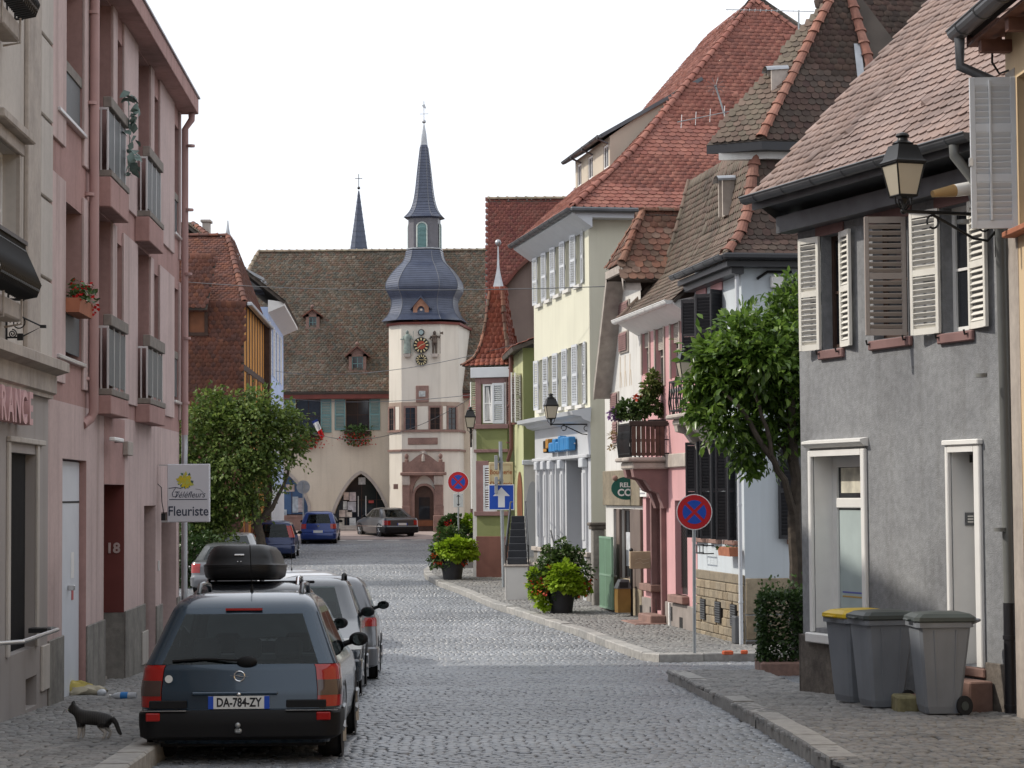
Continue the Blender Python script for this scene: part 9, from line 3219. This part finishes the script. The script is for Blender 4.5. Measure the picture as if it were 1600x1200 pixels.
# 1 the blue estate in front
p_blue = paint('dark_blue_car_paint', (.022, .042, .066), .25, .4)
y = 18.55
rear1 = [(.16, .16), (.24, .05), (.34, .0), (.44, .0), (.46, .045), (.6, .05), (.8, .09), (.835, .11), (1.255, .46), (1.30, .49), (1.36, .58), (1.415, .78), (1.44, 1.1)]
front1 = [(.16, 4.3), (.3, 4.42), (.55, 4.43), (.68, 4.36), (.78, 4.15), (.9, 3.4), (.96, 3.25), (1.255, 2.75), (1.30, 2.68), (1.415, 2.35), (1.44, 2.1)]
width1 = [(.16, .76), (.26, .82), (.45, .85), (.62, .853), (.8, .835), (.835, .82), (1.255, .655), (1.30, .635), (1.36, .60), (1.415, .52), (1.44, .38)]
c1 = car('estate_car', 'dark blue estate car with roof rails and plate DA-784-ZY parked nearest', cpos(y, -.07), RZ - .013, p_blue, rear1, front1, width1, .835, 1.255, [.475, .57, .70, .83], (.82, 3.46), [(.06, .33), (.36, .62), (.65, .92)], 1.44, 'DA-784-ZY', .515, (.2, .455), slope=rslope(y), lens=(m_tl, (.56, .71)), rails=paint('rail_dark', (.03, .035, .04), .3), antenna=True, wiper=True, rearf=.965, mir=(2.78, .96))
yp = itp(rear1, .52)
MB().box(-.40, .33, yp - .03, yp + .02, .575, .605, ch=.01).build('hatch_handle', p_blue, c1)
for a_, b_ in ((-.76, -.44), (.40, .74)):
 MB().box(a_, b_, .025, .05, .468, .535, ch=.008).build('hatch_trim', m_trim, c1)
 MB().box(a_ - (.06 if a_ < 0 else 0), b_ + (.1 if a_ > 0 else 0), -.034, .03, .448, .456).build('chrome_strip', m_chrome, c1)
for s in (-1, 1):
 MB().box(s * .66, s * .78, -.036, .0, .365, .435, ch=.008).build('reflector', m_tl, c1)
# round badge with a horizontal bolt
m_ = MB(); yb_ = itp(rear1, .73) - .012
R_ = .042
pts = [(R_ * math.cos(2 * PI * i / 20) * 1.05, yb_, .735 + R_ * math.sin(2 * PI * i / 20)) for i in range(21)]
m_.tube(pts, .006, 6)
m_.poly([(-.085, yb_ - .006, .742), (.012, yb_ - .006, .744), (-.004, yb_ - .006, .736), (.085, yb_ - .006, .731), (-.012, yb_ - .006, .727), (.004, yb_ - .006, .735)])
m_.build('badge', m_chrome, c1)
MB().sphere((0, itp(rear1, .595) - .035, .585), (.018, .012, .016), 10, 6).build('lock', m_chrome, c1)
m_ = MB(); disc(m_, (-.60, .715), .033, itp(rear1, .715) - .0, itp(rear1, .715) - .012 + .01, 20); m_.build('round_sticker', m_plate, c1)
MB().box(-.03, .03, -.045, .05, .26, .30, ch=.01).sphere((0, -.06, .33), .024, 8, 6).build('tow_ball', m_post, c1)
MB().box(-.16, .16, itp(rear1, 1.3) - .03, itp(rear1, 1.3) + .03, 1.285, 1.305).build('high_brake_light', m_tl, c1)
# 2 the dark car with the roof box
p_blk2 = paint('black_car_paint', (.012, .013, .016), .25, .3)
y = 23.7
rear2 = [(.18, .14), (.3, .0), (.5, .0), (.55, .05), (.86, .1), (.9, .12), (1.34, .42), (1.40, .48), (1.46, .62), (1.50, .9)]
front2 = [(.18, 4.0), (.3, 4.1), (.55, 4.12), (.75, 4.0), (.9, 3.3), (1.0, 3.05), (1.34, 2.5), (1.40, 2.4), (1.46, 2.2), (1.50, 1.9)]
width2 = [(.18, .76), (.3, .84), (.55, .86), (.86, .845), (.9, .83), (1.34, .66), (1.40, .63), (1.46, .56), (1.50, .4)]
b2 = cpos(y, -.42)
c2 = car('roof_box_car', 'dark car under the black roof box, parked second in the row', b2, RZ, p_blk2, rear2, front2, width2, .9, 1.34, [.6, .72, .88], (.8, 3.3), [(.06, .33), (.36, .62), (.65, .92)], 1.5, '', .62, (.22, .5), slope=rslope(y), rails=m_chrome, mir=(2.55, 1.0))
bx_ = thing('roof_box', 'big rounded black luggage box on the roof of the second car', 'roof box', b2 + Vector((-.17, .75, 1.50)), RZ)
bx_.rotation_mode = 'ZYX'; bx_.rotation_euler = (rslope(y), 0, RZ)
def rbox(rings, mat, nm, parent):
 v, f = [], []
 n = 20
 for hw, y0, y1, z in rings:
  for k in range(n):
   a = 2 * PI * k / n
   ca, sa = math.cos(a), math.sin(a)
   e = .38
   v.append((hw * math.copysign(abs(ca) ** e, ca), (y0 + y1) / 2 + (y1 - y0) / 2 * math.copysign(abs(sa) ** e, sa), z))
 for i in range(len(rings) - 1):
  for k in range(n):
   f.append((i * n + k, i * n + (k + 1) % n, (i + 1) * n + (k + 1) % n, (i + 1) * n + k))
 f.append(tuple(range(n - 1, -1, -1))); f.append(tuple(range((len(rings) - 1) * n, len(rings) * n)))
 mb = MB(); mb.add(v, f, 0, True)
 return mb.build(nm, mat, parent, sharp=50)
m_rb = M('roof_box_plastic', (.009, .009, .010), .42, var=.08, vs=8, bump=.08, bs=160, spec=.3)
rbox([(.36, .08, 2.0, .0), (.42, .02, 2.08, .04), (.435, .0, 2.1, .11), (.435, .0, 2.1, .15)], m_rb, 'box_base', bx_)
lid = rbox([(.44, -.005, 2.11, .152), (.44, -.005, 2.11, .175), (.415, .015, 2.08, .19), (.395, .03, 2.05, .26), (.365, .06, 1.95, .33), (.32, .14, 1.8, .385), (.24, .32, 1.6, .405)], m_rb, 'box_lid', bx_)
MB().box(-.055, .055, .022, .05, .275, .295, ch=.004).build('maker_badge', m_chrome, lid)
MB().sphere((-.015, -.0, .21), .008, 8, 5).sphere((.02, -.0, .21), .008, 8, 5).build('lock', m_chrome, bx_)
for q in (.45, 1.5):
 MB().box(-.58 + .17, .62 + .17 - .02, q, q + .05, -.045, -.012, ch=.01).build('load_bar', m_trim, bx_)
# 3 pale blue car facing the camera
p_lb = paint('pale_blue_car_paint', (.02, .027, .036), .24, .2)
y = 27.9
rear3 = [(.18, .1), (.3, 0), (.55, 0), (.75, .15), (.95, .85), (1.0, 1.0), (1.42, 1.65), (1.48, 1.75), (1.53, 2.0)]
front3 = [(.18, 3.95), (.5, 4.1), (.95, 4.0), (1.42, 3.7), (1.48, 3.6), (1.53, 3.2)]
width3 = [(.18, .76), (.3, .84), (.6, .86), (.95, .84), (1.0, .82), (1.42, .66), (1.48, .62), (1.53, .45)]
b3 = cpos(y, -.16)
c3 = car('pale_blue_car', 'pale blue car facing the camera, parked third in the row', b3, RZ, p_lb, rear3, front3, width3, 1.0, 1.42, [.62, .7, .76], (.85, 3.3), [(.06, .3), (.33, .6), (.63, .92)], 1.53, '', .45, (.2, .5), slope=rslope(y), lens=(m_plate,), mir=(1.25, 1.08), rails=m_trim, trimm=p_lb)
# 4 silver car
p_sl = paint('silver_car_paint', (.15, .155, .165), .3, .5)
p_wh = paint('white_car_paint', (.42, .43, .45), .3, .0)
p_gr = paint('grey_car_paint', (.07, .075, .085), .28, .5)
y = 32.4
rear4 = [(.18, .12), (.3, 0), (.55, 0), (.6, .04), (.9, .08), (.95, .1), (1.38, .35), (1.45, .4), (1.52, .6), (1.56, .9)]
front4 = [(.18, 3.9), (.5, 4.0), (.75, 3.9), (.95, 3.2), (1.38, 2.5), (1.45, 2.4), (1.52, 2.1), (1.56, 1.8)]
width4 = [(.18, .76), (.3, .85), (.55, .87), (.9, .85), (.95, .83), (1.38, .68), (1.45, .64), (1.52, .55), (1.56, .4)]
c4 = car('silver_car', 'silver hatchback with red tail lights parked fourth in the row', cpos(y, -.05), RZ, p_sl, rear4, front4, width4, .95, 1.38, [.80, .86, .93], (.78, 3.2), [(.06, .33), (.36, .62), (.65, .92)], 1.56, '', .66, (.2, .5), slope=rslope(y), mir=(2.6, 1.08), trimm=p_sl)
y = 37.3
c5 = car('white_car', 'white car of which mostly the roof shows, parked fifth in the row', cpos(y, -.55), RZ + .03, p_wh, rear4, front4, width4, .95, 1.38, [.62, .75, .94], (.78, 3.2), [(.06, .33), (.36, .62), (.65, .92)], 1.56, '', .66, (.2, .5), mir=(2.6, 1.08), trimm=p_wh)
y = 42.4
c6 = car('white_car', 'white car furthest along the near row with only its roof showing', cpos(y, -1.05), RZ + .05, p_wh, rear2, front2, width2, .9, 1.34, [.6, .72, .88], (.8, 3.3), [(.06, .33), (.36, .62), (.65, .92)], 1.5, '', .62, (.22, .5), mir=(2.55, 1.0), trimm=p_wh, antenna=True)
# silver saloon and a second one beyond, in the bay by the tree
rear_s = [(.18, .15), (.3, .02), (.5, .0), (.54, .04), (.82, .06), (.90, .12), (.93, .55), (.96, .7), (1.32, 1.35), (1.38, 1.5), (1.42, 1.9)]
front_s = [(.18, 4.35), (.3, 4.5), (.55, 4.5), (.75, 4.35), (.9, 3.6), (.96, 3.35), (1.32, 2.75), (1.38, 2.6), (1.42, 2.3)]
width_s = [(.18, .76), (.3, .85), (.55, .865), (.82, .855), (.93, .83), (.96, .80), (1.32, .62), (1.38, .57), (1.42, .4)]
ySv = 62.3
bSv = Vector((P(345, 800, ySv).x, ySv, road_z(ySv) + .005))
c7 = car('silver_saloon', 'silver saloon with dark red lights parked beside the left tree', bSv, RZ, p_sl, rear_s, front_s, width_s, .96, 1.32, [.60, .70, .86], (.95, 3.7), [(.06, .33), (.36, .62), (.65, .92)], 1.42, 'DU 412', .70, (.2, .5), mir=(2.9, 1.0), trimm=p_sl)
yS2 = 72.
bS2 = Vector((P(362, 800, yS2).x, yS2, road_z(yS2) + .005))
c8 = car('silver_saloon', 'silver saloon parked beyond the first one, only its roof and window showing', bS2, RZ + .02, p_sl, rear_s, front_s, width_s, .96, 1.32, [.60, .70, .86], (.95, 3.7), [(.06, .33), (.36, .62), (.65, .92)], 1.42, '', .70, (.2, .5), mir=(2.9, 1.0), trimm=p_sl)
# two blue hatchbacks further up
p_b1 = paint('royal_blue_car_paint', (.004, .016, .075), .28, .3)
p_b2 = paint('bright_blue_car_paint', (.004, .026, .15), .28, .3)
rear_h = [(.18, .12), (.3, .0), (.55, .0), (.6, .05), (.88, .12), (.92, .14), (1.34, .42), (1.40, .48), (1.45, .62), (1.48, .85)]
front_h = [(.18, 3.6), (.5, 3.7), (.75, 3.6), (.92, 3.0), (1.34, 2.35), (1.40, 2.25), (1.45, 2.0), (1.48, 1.7)]
width_h = [(.18, .72), (.3, .79), (.55, .815), (.88, .80), (.92, .785), (1.34, .65), (1.40, .61), (1.45, .52), (1.48, .38)]
yH = 86.
rear_t = [(.18, .12), (.3, .0), (.62, .0), (.67, .05), (.8, .08), (.84, .09), (1.36, .28), (1.42, .33), (1.47, .5), (1.5, .8)]
bH = Vector((P(428, 800, yH).x, yH, road_z(yH) + .005))
c9 = car('blue_hatchback', 'dark blue hatchback with tall red lights, nearer of the two blue cars', bH, RZ, p_b1, rear_t, front_h, width_h, .84, 1.36, [.84, .95, 1.3], (.7, 3.0), [(.06, .33), (.36, .62), (.65, .92)], 1.5, '', .45, (.2, .55), mir=(2.3, 1.0), trimm=p_b1)
yH2 = 99.
bH2 = Vector((P(497, 800, yH2).x, yH2, road_z(yH2) + .005))
c10 = car('blue_hatchback', 'bright blue hatchback with a white plate in front of the town hall arch', bH2, RZ - .02, p_b2, rear_h, front_h, width_h, .92, 1.34, [.68, .78, .90], (.7, 3.0), [(.06, .33), (.36, .62), (.65, .92)], 1.48, '', .55, (.2, .5), mir=(2.3, 1.0), trimm=p_b2)
m_ = MB(); disc(m_, (0, .8), .05, itp(rear_h, .8) - .0, itp(rear_h, .8) - .012, 16); m_.build('badge', m_chrome, c10)
# grey saloon across the square
yP = 105.
bP = Vector((P(629, 800, yP).x, yP, road_z(yP) + .005))
c11 = car('grey_saloon', 'dark grey old saloon parked across the square before the tower', bP, RAD(24), p_gr, rear_s, front_s, width_s, .96, 1.32, [.58, .68, .80], (.95, 3.7), [(.06, .33), (.36, .62), (.65, .92)], 1.42, '', .62, (.2, .5), mir=(2.9, 1.0))
for s in (-1, 1):
 MB().box(s * .868, s * .872, .5, 4.0, .50, .54).build('side_strip', m_chrome, c11)
